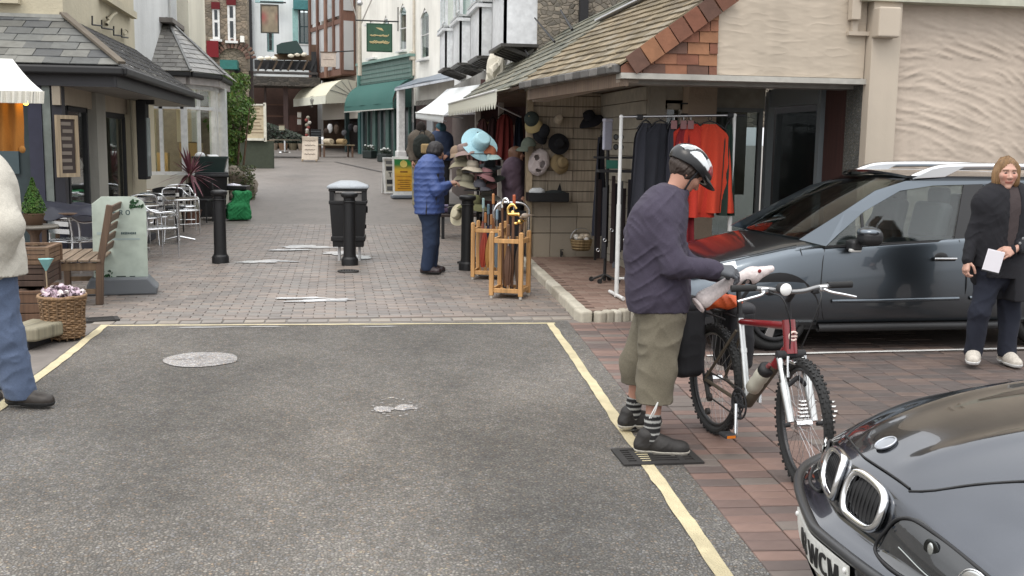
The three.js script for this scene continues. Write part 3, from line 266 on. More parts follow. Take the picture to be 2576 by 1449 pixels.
/* ---------- left side: slate-roofed shop, cafe with bay, ivy ---------- */
const cream = plaster([.6, .54, .4]), paleW = plaster([.74, .75, .74]), tealD = paint([.035, .055, .06], { roughness: .4 }), navy = paint([.035, .037, .065], { roughness: .4 }), sage = paint([.22, .25, .23]), beige = plaster([.42, .36, .28]);
{ const t = thing('slate_roofed_shop', 'cream rendered shop with low grey slate roof over dark shopfront at left', 'shop');
  // upper house, in two walls that meet at the corner, and the shop below it
  part(t, 'upper_wall', [bx(6, 5.6, .3, -6.8, 5.7, -15.95), bx(.3, 5.6, 5, -3.95, 5.7, -18.6)], cream);
  part(t, 'window_sill', bx(.1, .12, 2.6, -3.72, 4.02, -19.4, 0, 0, 0), cream, 'sloping pale sill under the upper window'); part(t, 'window_sill', bx(1.3, .1, .16, -5.0, 3.62, -15.74), cream);
  const O = V(-2.78, 2.66, -14.4), A = [V(-1, 0, 0), V(0, .735, -1.4).normalize()], hip = V(-3.8, 3.4, -15.8);
  const rA = part(t, 'roof', [bar(V(-9, 2.64, -14.42), V(-2.8, 2.64, -14.42), .05, .05), bar(V(-2.8, 2.64, -14.4), V(-2.8, 2.64, -22.2), .05, .05)], M.dark); part(t, 'roof_deck', [grid((u, v) => V(lerp(-9, lerp(-2.78, -3.8, v), u), lerp(2.645, 3.38, v), lerp(-14.4, -15.8, v)), 1, 1, .02), grid((u, v) => V(lerp(-2.79, -3.8, v), lerp(2.645, 3.44, v), lerp(lerp(-14.4, -15.8, v), lerp(-22.3, -20.9, v), u)), 1, 1, .02)], M.dark); const sl = (o, O, U, W, poly, op) => slates(o, 'slate', O, U, W, poly, { mats: slateM, ...op });
  { const W = A[1], k = hypot(.735, 1.4); sl(rA, V(-9, 2.66, -14.4), V(1, 0, 0), W, [[3.9, 0], [6.22, 0], [5.2, k], [3.9, k]], { w: .34, g: .24, most: 150 }); }
  { const U = V(0, 0, -1), W = V(-1.02, .8, 0).normalize(), k = hypot(1.02, .8); slates(rA, 'slate', V(-2.78, 2.66, -22.3), V(0, 0, 1), W, [[0, 0], [7.9, 0], [6.5, k], [1.4, k]], { w: .34, g: .2, most: 140, mats: slateW }); }
  part(rA, 'hip_tile', [bar(O.clone().add(V(.02, .05, .02)), hip.clone().add(V(0, .07, 0)), .1, .035)], mat([.15, .125, .095], { map: T.mottle, roughness: .8 })); part(rA, 'flashing', [bar(V(-9, 3.42, -15.78), V(-3.78, 3.42, -15.78), .1, .05)], mat([.36, .36, .33], { map: T.mottle }));
  part(t, 'gutter', [bar(V(-9, 2.6, -14.36), V(-2.74, 2.6, -14.36), .09, .11, .03), bar(V(-2.74, 2.6, -14.36), V(-2.74, 2.6, -22.3), .09, .11, .03)], M.black); part(t, 'fascia', [bx(6.2, .2, .03, -5.95, 2.5, -14.5), bx(.03, .2, 7.7, -2.87, 2.5, -18.3)], mat([.03, .03, .035], { roughness: .5 }));
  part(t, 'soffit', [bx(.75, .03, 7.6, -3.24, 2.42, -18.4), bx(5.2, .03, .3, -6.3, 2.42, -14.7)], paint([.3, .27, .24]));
  // shopfront: end wall facing the camera, then the street side
  part(t, 'end_wall', [bx(5, 2.4, .12, -6.5, 1.2, -14.72)], tealD); part(t, 'post', bx(.17, 2.4, .14, -3.9, 1.2, -14.6), navy); part(t, 'post', bx(.1, 2.4, .1, -3.76, 1.2, -14.6), sage); part(t, 'post', bx(.13, 2.4, .16, -3.63, 1.2, -14.64), mat([.022, .022, .03], { roughness: .5 }));
  part(t, 'panel', [bx(.5, 1.0, .03, -4.4, 1.75, -14.64)], mat([.06, .09, .1], { roughness: .2 }));
  part(t, 'stall_riser', bx(.1, .7, 5.7, -3.62, .35, -17.4), navy); part(t, 'header', bx(.1, .25, 5.8, -3.62, 2.28, -17.4), beige);
  const w = part(t, 'window', [bx(.06, 1.5, .08, -3.6, 1.42, -14.86), bx(.06, 1.5, .08, -3.6, 1.42, -15.95), bx(.06, .07, 1.2, -3.6, 2.13, -15.4)], M.dark); part(w, 'pane', bx(.006, 1.42, 1.04, -3.61, 1.4, -15.4), M.glass); part(w, 'pane', bx(.006, 1.42, .16, -3.61, 1.4, -16.1), M.glass);
  part(t, 'pier', bx(.14, 2.4, .62, -3.58, 1.2, -16.6), plaster([.36, .35, .31])); const d = part(t, 'door', [bx(.05, 2.1, .08, -3.62, 1.05, -17.05), bx(.05, 2.1, .08, -3.62, 1.05, -18.8), bx(.05, .1, 1.8, -3.62, 2.12, -17.9), bx(.04, .3, 1.7, -3.64, .15, -17.9)], M.dark); part(d, 'pane', bx(.006, 1.8, 1.66, -3.65, 1.2, -17.92), M.dimGlass); part(d, 'fly_curtain', tube([[-3.7, 2.1, -17.35], [-3.68, 1.6, -17.4], [-3.7, 1.1, -17.38], [-3.69, .6, -17.4]], .05, 30, 7), mat([.2, .19, .17], { map: T.chips.col, bumpMap: T.chips.b, bumpScale: .02 }));
  part(t, 'pier', bx(.5, 2.42, 1.35, -3.78, 1.21, -19.6), plaster([.55, .49, .36]));
  part(t, 'interior', [bx(.02, 2.4, 5.6, -5.1, 1.2, -17.5), bx(1.6, .02, 5.6, -4.4, .02, -17.5), bx(1.5, 2.4, .02, -4.4, 1.2, -20.3)], mat([.05, .045, .045], { map: T.mottle }));
  part(t, 'display_shelf', [bx(.6, .03, 1.2, -4.0, .75, -15.5), bx(.35, .03, .9, -4.1, 1.25, -15.5), bx(.35, .03, .9, -4.1, 1.7, -15.5)], mat([.5, .5, .46], { roughness: .3 })); part(t, 'door_step', bx(.5, .12, 1.9, -3.4, .06, -17.9), mat([.08, .08, .09], { map: T.mottle }));
  // goods behind the glass
  part(t, 'hanging_cloth', [bx(.03, .62, .32, -3.85, 1.55, -16.1)], cloth([.62, .55, .53])); part(t, 'hanging_cloth', [bx(.03, .4, .2, -3.85, 1.65, -15.9)], cloth([.3, .07, .06])); }
for (const [px, py, r, c, l] of [[186, 400, .1, [.6, .58, .5], 'round pale vase on the upper shelf behind the shop window'], [200, 448, .07, [.75, .75, .72], 'small white vase on the lowest shelf behind the shop window'], [176, 350, .06, [.5, .52, .5], 'small grey vase high up behind the shop window']]) { const p = atX(px, py, -3.95); p.y = (p.y < 1.1 ? .765 : p.y < 1.5 ? 1.265 : 1.715); solo('vase', l, 'vase', lathe([[0, 0], [.8 * r, 0], [r, .8 * r], [.55 * r, 1.7 * r], [.3 * r, 2.2 * r], [.42 * r, 2.5 * r]], 18), mat(c, { roughness: .3 })).position.copy(p); }
{ const t = thing('wall_bracket', 'black wrought iron stepped bracket on the cream upper wall', 'bracket'); const X = -3.74, P = (px, py) => atX(px, py, X); const z = [[232, 40], [232, 62], [256, 65], [256, 50], [256, 70], [286, 75], [286, 66], [286, 88], [306, 90], [306, 72], [306, 93], [322, 95]].map(q => P(...q)); part(t, 'rod', z.slice(1).map((q, i) => rod(z[i], q, .013)), M.ironDull); part(t, 'curl', [tube([P(306, 76), P(316, 74), P(322, 82), P(312, 87)], .012), tube([P(268, 62), P(282, 40), P(292, 33)], .03, 10), tube([P(275, 50), P(268, 44)], .02, 4)], mat([.4, .36, .26])); settle(t); }
{ const t = thing('notice_board', 'tall wooden framed notice board on the dark shopfront corner', 'notice board'); const p = atX(152, 368, -3.48), h = .8; part(t, 'frame', frameGeo(-.16, -h / 2, .16, h / 2, .05, .05, 0), M.paleWood); part(t, 'board', bx(.22, h - .1, .02, 0, 0, -.006), mat([.06, .045, .04], { map: T.mottle })); for (let i = 0; i < 7; i++) part(t, 'card', bx(.15, .045, .004, -.01 + rnd(-.015, .015), -.28 + i * .095, .007), mat([.2, .17, .14])); place(t, p.setZ(-14.4), .9); }
{ const t = thing('menu_case', 'black wall mounted menu case on the cream pier by the bay window', 'menu case'); part(t, 'case', rb(.16, 1.35, .34, .02), M.dark); part(t, 'cover', bx(.02, 1.0, .28, .09, -.12, 0), mat([.3, .34, .34], { roughness: .15 })); part(t, 'bracket', [bx(.1, .14, .16, 0, .72, 0), bx(.18, .1, .08, .12, .66, .05)], M.black); place(t, V(-3.32, 1.72, -18.9), 0); }
{ // cafe: pale upper wall, angled bay window under its own hipped slate roof
  const t = thing('cafe_building', 'pale cafe with white framed bay window under a hipped slate roof', 'cafe'); part(t, 'wall', [bx(.3, 6, 5, -3.98, 5.6, -23.75)], paleW); part(t, 'wall', [bx(.34, 6.4, 3.2, -3.62, 4.9, -27.6)], plaster([.74, .7, .58]), 'cream pier of the upper wall'); part(t, 'wall', bx(.12, 3, .1, -3.72, 5, -25.6), paleW); part(t, 'wall', bx(3, 3, .2, -5.3, 1.5, -23.05), cream);
  const ring = [[-4.6, 23.0], [-3.2, 23.0], [-2.72, 23.9], [-2.72, 26.2]], nodes = ring.map(p => V(p[0], 0, -p[1])); const y0 = 1.0, yt = 2.42, y1 = 2.86;
  part(t, 'bay_base', ring.slice(1).map((p, i) => bar(V(ring[i][0], .5, -ring[i][1]), V(p[0], .5, -p[1]), .16, 1.0)), plaster([.62, .6, .52]));
  const wf = paint([.8, .81, .8], { roughness: .4 }); for (let i = 0; i < 3; i++) { const a = nodes[i], b = nodes[i + 1], L = a.distanceTo(b), n = [3, 2, 3][i]; const lp = (k, y) => a.clone().lerp(b, k).setY(y); const f = part(t, 'window', [bar(lp(0, y0 + .03), lp(1, y0 + .03), .14, .08), bar(lp(0, yt), lp(1, yt), .09, .07), bar(lp(0, y1), lp(1, y1), .12, .1), ...Array.from({ length: n + 1 }, (_, k) => k).filter(k => k || !i).map(k => bar(lp(k / n, y0), lp(k / n, y1), k === 0 || k === n ? .13 : .075, .09))], wf); for (let k = 0; k < n; k++) { part(f, 'pane', bar(lp(k / n + .03, (y0 + yt) / 2), lp((k + 1) / n - .03, (y0 + yt) / 2), .006, yt - y0 - .1), M.glass); part(f, 'pane', bar(lp(k / n + .03, (y1 + yt) / 2), lp((k + 1) / n - .03, (y1 + yt) / 2), .006, y1 - yt - .1), M.glass); } }
  part(t, 'corner_post', [bx(.3, 1.95, .34, -2.68, 1.95, -25.0), bx(.1, 1.95, .2, -2.7, 1.95, -24.2)], wf); part(t, 'blind', [0, 1, 2, 3, 4, 5, 6, 7, 8].map(i => bx(.07, .3, .02, -4.15 + i * .12, 2.66, -23.12)), paint([.8, .8, .78]));
  part(t, 'cornice', ring.slice(1).map((p, i) => bar(V(ring[i][0] + .08, 2.98, -ring[i][1] + .1), V(p[0] + .08, 2.98, -p[1] + .1), .2, .16)), paint([.5, .46, .44])); part(t, 'gutter', ring.slice(1).map((p, i) => bar(V(ring[i][0] + .2, 3.1, -ring[i][1] + .22), V(p[0] + .2, 3.1, -p[1] + .22), .12, .11, .03)), M.black);
  const roof = part(t, 'roof', [bx(.4, .1, 2.4, -3.75, 4.35, -25.4), bx(.6, .08, .2, -4.15, 4.45, -24.9)], mat([.2, .18, .16], { map: T.mottle })), ap = V(-3.78, 4.42, -24.9), apL = V(-4.6, 4.42, -24.9);
  const facet = (a, b, c, d, o) => { const U = b.clone().sub(a).normalize(), nn = U.clone().cross(c.clone().sub(a)).normalize(), W = nn.clone().cross(U), L = q => { const r = q.clone().sub(a); return [r.dot(U), r.dot(W)]; }; slates(roof, 'slate', a, U, W, [a, b, c, ...(d ? [d] : [])].map(L), { w: .26, g: .19, mats: slateW, most: 90, ...o }); };
  const E = [V(-4.75, 3.14, -22.72), V(-3.0, 3.14, -22.72), V(-2.42, 3.14, -23.75), V(-2.42, 3.14, -26.4)]; facet(E[0], E[1], ap, apL); facet(E[1], E[2], ap); facet(E[2], E[3], V(-3.78, 4.42, -26.4), ap); part(roof, 'hip_tile', [bar(E[1].clone().add(V(0, .05, 0)), ap.clone().add(V(0, .05, 0)), .05, .03), bar(E[2].clone().add(V(0, .05, 0)), ap.clone().add(V(0, .05, 0)), .05, .03)], mat([.2, .2, .195], { map: T.mottle, roughness: .6 }));
  part(t, 'interior', [bx(.04, 3, 5, -5.4, 1.5, -25), bx(2.6, .03, 4, -4.2, .9, -25.2), bx(2.6, 3, .04, -4.2, 1.5, -27.2)], mat([.32, .27, .2], { map: T.mottle })); part(t, 'counter', [bx(.7, .5, .3, -4.1, 1.2, -24.4), bx(.5, .35, .3, -3.4, 1.5, -25.5)], mat([.4, .3, .16]));
  { const lamp = part(t, 'lamp', ball(.05, -4.05, 2.28, -23.45), mat([1, .95, .8], { emissive: lin(1, .85, .6), emissiveIntensity: 4 })); const L = new THREE.PointLight(0xffe0b0, 1.5, 5, 2); L.position.set(-4.05, 2.2, -23.5); L.castShadow = true; scene.add(L); L.name = 'cafe_lamp_light'; } }
{ const t = thing('cordyline_plant', 'purple spiky plant standing outside the bay window', 'plant'); const p = atX(446, 400, -3.15); const lv = []; for (let i = 0; i < 46; i++) { const a = rnd(0, 6.28), e = rnd(-.5, 1.35), L = rnd(.4, .75), d = V(cos(a) * cos(e), sin(e), sin(a) * cos(e)); lv.push(grid((u, v) => { const q = d.clone().multiplyScalar(u * L); q.y -= u * u * L * .3 * (1 - e * .5); const sd = d.clone().cross(up).normalize(); return q.addScaledVector(sd, (v - .5) * .05 * sin(PI * min(1, u * .9 + .1))); }, 5, 1)); } const f = part(t, 'foliage', lv, mat([.16, .05, .065], { roughness: .6 })); part(t, 'stem', rod(V(0, -.9, 0), V(0, .1, 0), .05, .04), M.oldWood); place(t, V(p.x + .25, 1.05, p.z + .1)); part(t, 'pot', lathe([[.14, -1], [.2, -.72], [.22, -.7], [.18, -.72]], 18), mat([.2, .1, .07])); }
{ const t = thing('ivy_bush', 'tall green climbing shrub covering the corner beyond the bay window', 'shrub'); const pts = [], pin = []; const c = V(-3.02, 0, -28.2); for (let i = 0; i < 12000; i++) { const y = rnd(.35, 3.15), a = rnd(0, 6.283), w = .8 * (.44 + .42 * sin(clamp((y - .3) / 2.8) * 2.4)) * (.82 + .5 * n3(y * 2.2, a * 1.3, 2)), r = w * Math.pow(rnd(), .3), sc = V(cos(a) * r * (y > 1.4 ? 1.05 : .8), 0, sin(a) * r * 1.5), d = V(cos(a), .45, sin(a)); if (n3(cos(a) * 3 + 4, y * 3.4, sin(a) * 3 + 4) < .34) continue; pts.push([c.clone().add(sc).setY(y + gy(28)), d.normalize()]); } part(t, 'foliage', leaves(pts, .06), leafM([.1, .185, .03])); part(t, 'stem', [0, 1, 2, 3, 4].map(i => rod(V(-3 + i * .12, gy(28), -28.3 + i * .1), V(-3.1 + i * .22, 2.6, -28.5 + i * .2), .035, .015)), M.oldWood); settle(t); }
{ const t = thing('rockery', 'mossy stones and dry plants at the foot of the climbing shrub', 'rockery'); const sm = tones([[.28, .22, .16], [.2, .16, .12], [.36, .31, .25]], .9); for (let i = 0; i < 12; i++) { const a = atG(585 + rnd(0, 55), 438 + rnd(-2, 6)), g = new THREE.IcosahedronGeometry(rnd(.14, .26), 2), at = g.attributes.position; for (let m = 0; m < at.count; m++) { const k = .75 + .5 * n3(at.getX(m) * 6 + i, at.getY(m) * 6, at.getZ(m) * 6); at.setXYZ(m, at.getX(m) * k * 1.2, at.getY(m) * k, at.getZ(m) * k); } g.computeVertexNormals(); part(t, 'stone', tf(fin(g), -2.6 + rnd(-.35, .35), gy(27) + .1 + (i % 4) * .17, -26.9 - rnd(0, .8)), sm[i % 3]); } const pts = []; for (let i = 0; i < 1500; i++) pts.push([V(-2.45 + rnd(-.4, .35), gy(27) + Math.pow(rnd(), 1.4) * .85, -26.8 - rnd(0, .9)), V(.2, 1, .3)]); part(t, 'foliage', leaves(pts, .045), leafM([.075, .09, .03])); settle(t); }
/* ---------- right side: corner shop with porch, rendered wall, house with oriels ---------- */
const wallB = plaster([.56, .48, .385], { bumpMap: T.swirl, bumpScale: .009 }), smoothB = plaster([.55, .475, .385], { bumpScale: .001 });
const shop = thing('corner_shop', 'beige corner shop with tiled roof corner above an open porch', 'shop');
{ const t = shop, F = -10.2;
  part(t, 'upper_wall', [bx(1.61, 4.4, .25, 4.595, 4.65, F - .125)], wallB); part(t, 'lintel', [bx(2.62, .055, .2, 4.1, 2.415, F - .05)], paint([.5, .48, .43])); part(t, 'lintel', bx(2.6, .1, .25, 4.1, 2.4, F - .32), paint([.3, .28, .25]));
  // tile hung corner of the gable
  const hung = [[.31, .135, .075], [.25, .1, .06], [.21, .09, .056], [.35, .165, .085], [.15, .078, .056]].map(c => mat(c, { map: T.mottle, bumpMap: T.rough, bumpScale: .003, roughness: .85 }));
  const gw = part(t, 'gable', prism([[2.79, 2.45], [3.79, 2.45], [3.79, 3.22], [2.79, 2.5]], .2).translate(0, 0, F - .2), M.oldWood); slates(gw, 'tile', V(2.79, 2.445, F + .002), V(1, 0, 0), V(0, 1, 0), [[0, 0], [1, 0], [1, .79], [0, .06]], { w: .23, g: .112, th: .013, mats: hung, wob: .005 });
  { const U = V(1, .72, 0).normalize(), W = V(-.72, 1, 0).normalize(); slates(gw, 'verge_tile', V(2.84, 2.36, F + .03), U, W, [[.12, 0], [1.4, 0], [1.4, .2], [.12, .2]], { w: .18, g: .4, th: .02, mats: hung, wob: .008, gap: .012 }); }
  // main tiled slope
  const tileM = [[.27, .215, .135], [.22, .178, .112], [.31, .25, .165], [.185, .15, .1], [.28, .24, .175]].map(c => mat(c, { map: T.mottle, bumpMap: T.rough, bumpScale: .006, roughness: .9 }));
  const O = V(2.36, 2.49, -13.3), E = V(2.79, 2.5, F + .02), U = E.clone().sub(O).normalize(), n = U.clone().cross(V(.8, .6, 0)).normalize(), W = n.clone().cross(U).normalize(), L = E.distanceTo(O); if (W.y < 0) W.negate();
  const base = grid((u, v) => O.clone().addScaledVector(U, lerp(-.02, L, u)).addScaledVector(W, v * 2.3), 1, 1, .04); const rf = part(t, 'roof', base, M.oldWood); slates(rf, 'tile', O, U, W, [[0, 0], [L + .02, 0], [L + .02, 2.2], [1.0, 2.2], [0, 1.3]], { w: .2, g: .135, th: .02, mats: tileM, wob: .008, gap: .004, most: 290 });
  const eg = [[.13, .125, .12], [.2, .19, .18], [.09, .085, .08]].map(c => mat(c, { map: T.mottle, roughness: .6 })); for (let i = 0; i < 13; i++) { const a = O.clone().addScaledVector(U, i * L / 13 + .01), b = O.clone().addScaledVector(U, (i + 1) * L / 13 - .01); part(rf, 'eave_tile', bar(a.add(V(-.03, -.015, 0)), b.add(V(-.03, -.015, 0)), .07, .085, .015), eg[i % 3]); }
  part(rf, 'flashing', bar(O.clone().addScaledVector(W, 1.32).add(V(0, .05, 0)), O.clone().addScaledVector(U, 1.9).addScaledVector(W, 2.0).add(V(0, .05, 0)), .22, .02), mat([.55, .56, .58], { roughness: .35 }));
  part(t, 'fascia', bar(O.clone().add(V(.08, -.13, 0)), E.clone().add(V(.06, -.12, .0)), .05, .13), wood([.2, .14, .1])); part(t, 'fascia', bar(O.clone().add(V(.22, -.2, 0)), E.clone().add(V(.12, -.13, -.1)), .2, .03), paint([.38, .31, .25]));
  part(t, 'ceiling', [bx(2.8, .04, 5.0, 4.1, 2.52, -12.75)], paint([.42, .38, .33]));
  // the hat wall of boards at the back of the porch, side wall, shop window, doorway
  const pl = [[.48, .4, .3], [.43, .355, .265], [.52, .43, .33], [.4, .335, .255]].map(c => wood(c)); const hw = part(t, 'board_wall', bx(1.08, 2.5, .08, 3.3, 1.25, -15.06), paint([.2, .16, .12])); let y = .06; for (let r = 0; y < 2.48; r++) { const h = r < 1 ? .38 : r < 2 ? .24 : r < 3 ? .22 : .155, cs = r < 3 ? [2.78, 3.1, 3.5, 3.84] : r % 2 ? [2.78, 3.42, 3.84] : [2.78, 3.05, 3.84]; for (let i = 0; i + 1 < cs.length; i++) { const hh = min(h, 2.5 - y) - .012; part(hw, 'board', rb(cs[i + 1] - cs[i] - .006, hh, .03, .006, (cs[i] + cs[i + 1]) / 2, y + hh / 2, -15.01 + rnd(-.004, .006), 0, rnd(-.02, .02)), r < 3 ? [plaster([.42, .36, .28]), plaster([.38, .33, .26])][i % 2] : pl[floor(rnd(0, 4))]); } y += h; }
  part(hw, 'corner_post', bx(.09, 2.5, .12, 2.76, 1.25, -15.0), paint([.46, .36, .24]));
  const sw = part(t, 'side_wall', bx(.1, 2.5, 2.3, 3.9, 1.25, -13.85), M.oldWood); for (let i = 0; i < 14; i++) part(sw, 'board', rb(.03, .168, 2.28, .006, 3.835, .1 + i * .176, -13.85, 0, 0, .05), paint([.5, .46, .38]));
  part(t, 'shop_front', [bx(.2, 2.5, .12, 3.93, 1.25, -12.62), bx(1.4, .35, .1, 4.65, 2.36, -12.64), bx(1.5, .55, .12, 4.6, .28, -12.62)], paint([.36, .33, .27])); part(t, 'column', bx(.36, 2.5, .4, 4.44, 1.25, -12.55), plaster([.42, .33, .25]));
  win(place(part(t, 'window_bay', bx(.01, .01, .01, 3.9, .3, -12.8), M.dark), V(0, 0, 0)), 4.02, 1.0, 4.27, 2.3, paint([.55, .52, .46]), { z: -12.62, w: .04 }); const w = part(t, 'window', frameGeo(4.62, .55, 5.32, 2.22, .05, .08, -12.6), mat([.16, .17, .17], { roughness: .4 })); part(w, 'pane', bx(.6, 1.58, .008, 4.97, 1.385, -12.6), M.dimGlass); part(t, 'shop_panel', bx(.62, 1.1, .03, 4.99, 1.66, -13.05), paint([.5, .44, .33])); part(t, 'wall_vent', [0, 1, 2, 3].map(i => bx(.09, .02, .01, 4.2, 2.25 - i * .13 - (i > 1 ? .1 : 0), -12.34)), M.black);
  const d = part(t, 'doorway', [bx(.08, 2.42, .09, 5.36, 1.21, -12.45), bx(.08, 2.42, .09, 5.4, 1.21, -11.1), bx(.1, .22, 1.4, 5.4, 2.34, -11.8)], mat([.17, .19, .2], { roughness: .35 })); part(d, 'door_glass', bx(.01, 2.1, 1.2, 5.42, 1.1, -11.78), M.dimGlass); part(t, 'jamb', bx(.1, 2.42, .48, 5.46, 1.21, -10.8), wood([.06, .022, .018])); part(t, 'pier', bx(.05, 2.42, .34, 5.43, 1.21, -10.38), mat([.2, .2, .18], { map: T.chips.col, bumpMap: T.chips.b, bumpScale: .006 })); part(t, 'back_room', [bx(1.6, 2.5, .05, 4.7, 1.25, -15.2), bx(.05, 2.5, 4, 6.4, 1.25, -13), bx(2, .04, 4, 5.6, .1, -13)], M.dark);
  // rendered wall to the right, trunking and trim
  part(t, 'pilaster', rb(.32, 3.6, .16, .01, 5.57, 1.7, F + .04), smoothB); part(t, 'hopper_box', rb(.24, .3, .16, .02, 5.52, 3.0, F + .18), smoothB); part(t, 'downpipe', [rb(.1, .5, .1, .01, 5.23, 3.28, F + .06), bx(.06, .12, .05, 5.25, 2.98, F + .03)], smoothB); part(t, 'bracket', bx(.35, .04, .06, 5.36, 2.9, F + .03), smoothB);
  { const nx = 260, ny = 200, X0 = 5.7, X1 = 9.2, Y1 = 3.22, ridge = (x, y) => { let h = 0; for (const [f, a, q, tl] of [[9, 1, 1, .9], [11, .75, 4, -1.1], [17, .35, 8, .2]]) { const wv = y * f + tl * x * 1.2 * sin(x * .7 + q) + 2.3 * (n3(x * 1.1, y * 1.6, q) - .5) + 1.5 * (n3(x * 2.6, y * 3.2, q + 7) - .5); const m = abs(((wv % 1) + 1) % 1 - .5) * 2; h += a * Math.pow(1 - m, 3) * sst(.25, .7, n3(x * 1.7, y * 8, q + 3)); } return h; }; part(t, 'ridged_wall', grid((u, v) => { const x = lerp(X0, X1, u), y = lerp(0, Y1, v); return V(x, y, F - .03 + .014 * ridge(x, y) + .004 * n3(x * 30, y * 40, 2) + .002 * n3(x * 90, y * 110, 5)); }, nx, ny), plaster([.55, .465, .385], { bumpScale: .0015 })); part(t, 'wall', [bx(3.6, 3.2, .2, 7.5, 1.6, F - .16), bx(5, 3.2, .2, 11.6, 1.6, F - .16)], smoothB); }
  part(t, 'trim', [bx(7.2, .085, .22, 8.85, 3.26, F + .06)], paint([.5, .5, .4])); const upw = facadeWall(t, rect(5.4, 3.3, 14, 6.9), [rect(6.6, 4.2, 8.2, 5.4), rect(10, 4.2, 11.6, 5.4)], wallB, F - .02); part(t, 'eaves', bx(10, .2, .8, 9.2, 6.95, F + .1), paint([.5, .5, .46])); win(t, 6.62, 4.22, 8.18, 5.38, M.whitePaint, { z: F - .14, nx: 2 }); win(t, 10.02, 4.22, 11.58, 5.38, M.whitePaint, { z: F - .14, nx: 2 }); part(t, 'upper_room', bx(8, 3.2, .1, 9.4, 5, F - .9), M.dark); }
function facadeWall(o, poly, holes, m, z, d = .25) { return part(o, 'wall', prism(poly, d, 0, holes).translate(0, 0, z - d), m); }
// slate roof over the open stall beyond
const stall = thing('open_stall', 'open-fronted shop stall under mossy slates and cream awning beside the board wall', 'shop');
{ const t = stall, O = V(2.32, 2.49, -20.5), E = V(2.36, 2.49, -13.32), U = E.clone().sub(O).normalize(), n = U.clone().cross(V(.8, .62, 0)).normalize(), W = n.clone().cross(U).normalize(); if (W.y < 0) W.negate(); const L = O.distanceTo(E); const mossM = [[.16, .16, .125], [.2, .195, .15], [.13, .135, .11], [.235, .22, .165]].map(c => mat(c, { map: T.mottle, bumpMap: T.rough, bumpScale: .006, roughness: .8 })); const rf = part(t, 'roof', grid((u, v) => O.clone().addScaledVector(U, lerp(0, L, u)).addScaledVector(W, v * 2), 1, 1, .04), M.oldWood); slates(rf, 'slate', O, U, W, [[0, 0], [L, 0], [L, 1.9], [0, 1.9]], { w: .32, g: .2, th: .016, mats: mossM, wob: .012, gap: .008, most: 200 });
  for (const [a, b] of [[[1345, 45], [1395, 105]], [[1300, 95], [1330, 140]], [[1262, 120], [1290, 150]], [[1410, 25], [1440, 75]]]) { const p = atX(b[0], b[1], 3.15), q = atX(a[0], a[1], 3.15); part(t, 'iron_spike', rod(p, q, .02, .012, 6), M.black); }
  part(t, 'back_wall', [bx(.08, 3, 5.5, 4.9, 1.5, -17.8), bx(2.2, 3, .06, 3.9, 1.5, -20.6)], mat([.1, .05, .05], { map: T.mottle })); part(t, 'stall_ceiling', bx(2.2, .05, 5.4, 3.7, 2.5, -17.8), M.oldWood); part(t, 'post', bx(.09, 2.5, .09, 2.9, 1.25, -18.6), paint([.66, .6, .54])); part(t, 'post', bx(.1, 2.6, .1, 2.72, 1.3, -20.4), paint([.7, .66, .6])); part(t, 'name_board', bx(.04, .2, 1.6, 2.78, 2.05, -18.9), wood([.34, .2, .06])); part(t, 'panel', bx(.05, 1.6, .7, 3.3, 1.3, -19.4), mat([.34, .19, .16], { map: T.mottle }), 'dull pink door panel'); }
const awnC = cloth([.74, .73, .62]), awnW = cloth([.82, .85, .86]);
function sideAwning(t, s0, s1, xw, yw, xf, yf, m, drop, n, end = true) { const f = (u, v) => { const x = lerp(xw, xf, v), y = lerp(yw, yf, v) - .05 * sin(PI * v) + gy(lerp(s0, s1, u)) - gy(s0); return V(x, y, -lerp(s0, s1, u)); }; const a = part(t, 'canopy', grid(f, 24, 6, .012), m); scallop(f(0, 1), f(1, 1), drop, n, m, t); const p = f(0, 1), q = f(0, 0); if (end) part(t, 'side_flap', prism([[q.x, q.y - .55], [p.x, p.y - .02], [p.x, p.y], [q.x, q.y]], .01).translate(0, 0, p.z), m); for (const k of end ? [0, .5, 1] : [.3]) part(t, 'support_arm', rod(f(k, 1), V(xw, yw - .6, f(k, 0).z), .014), M.steel); part(t, 'front_bar', rod(f(0, 1), f(1, 1), .018), M.whitePaint); return a; }
{ const t = thing('awning', 'cream canvas awning with scalloped edge over the open stall', 'awning', 'canvas awnings'); sideAwning(t, 14.3, 20.6, 2.85, 2.76, 2.16, 2.46, awnC, .25, 24, false); settle(t); }
{ const t = thing('awning', 'white canvas awning with scalloped edge just beyond the stall', 'awning', 'canvas awnings'); sideAwning(t, 21.0, 28.5, 2.95, 2.95, 2.1, 2.3, awnW, .16, 26); settle(t); }
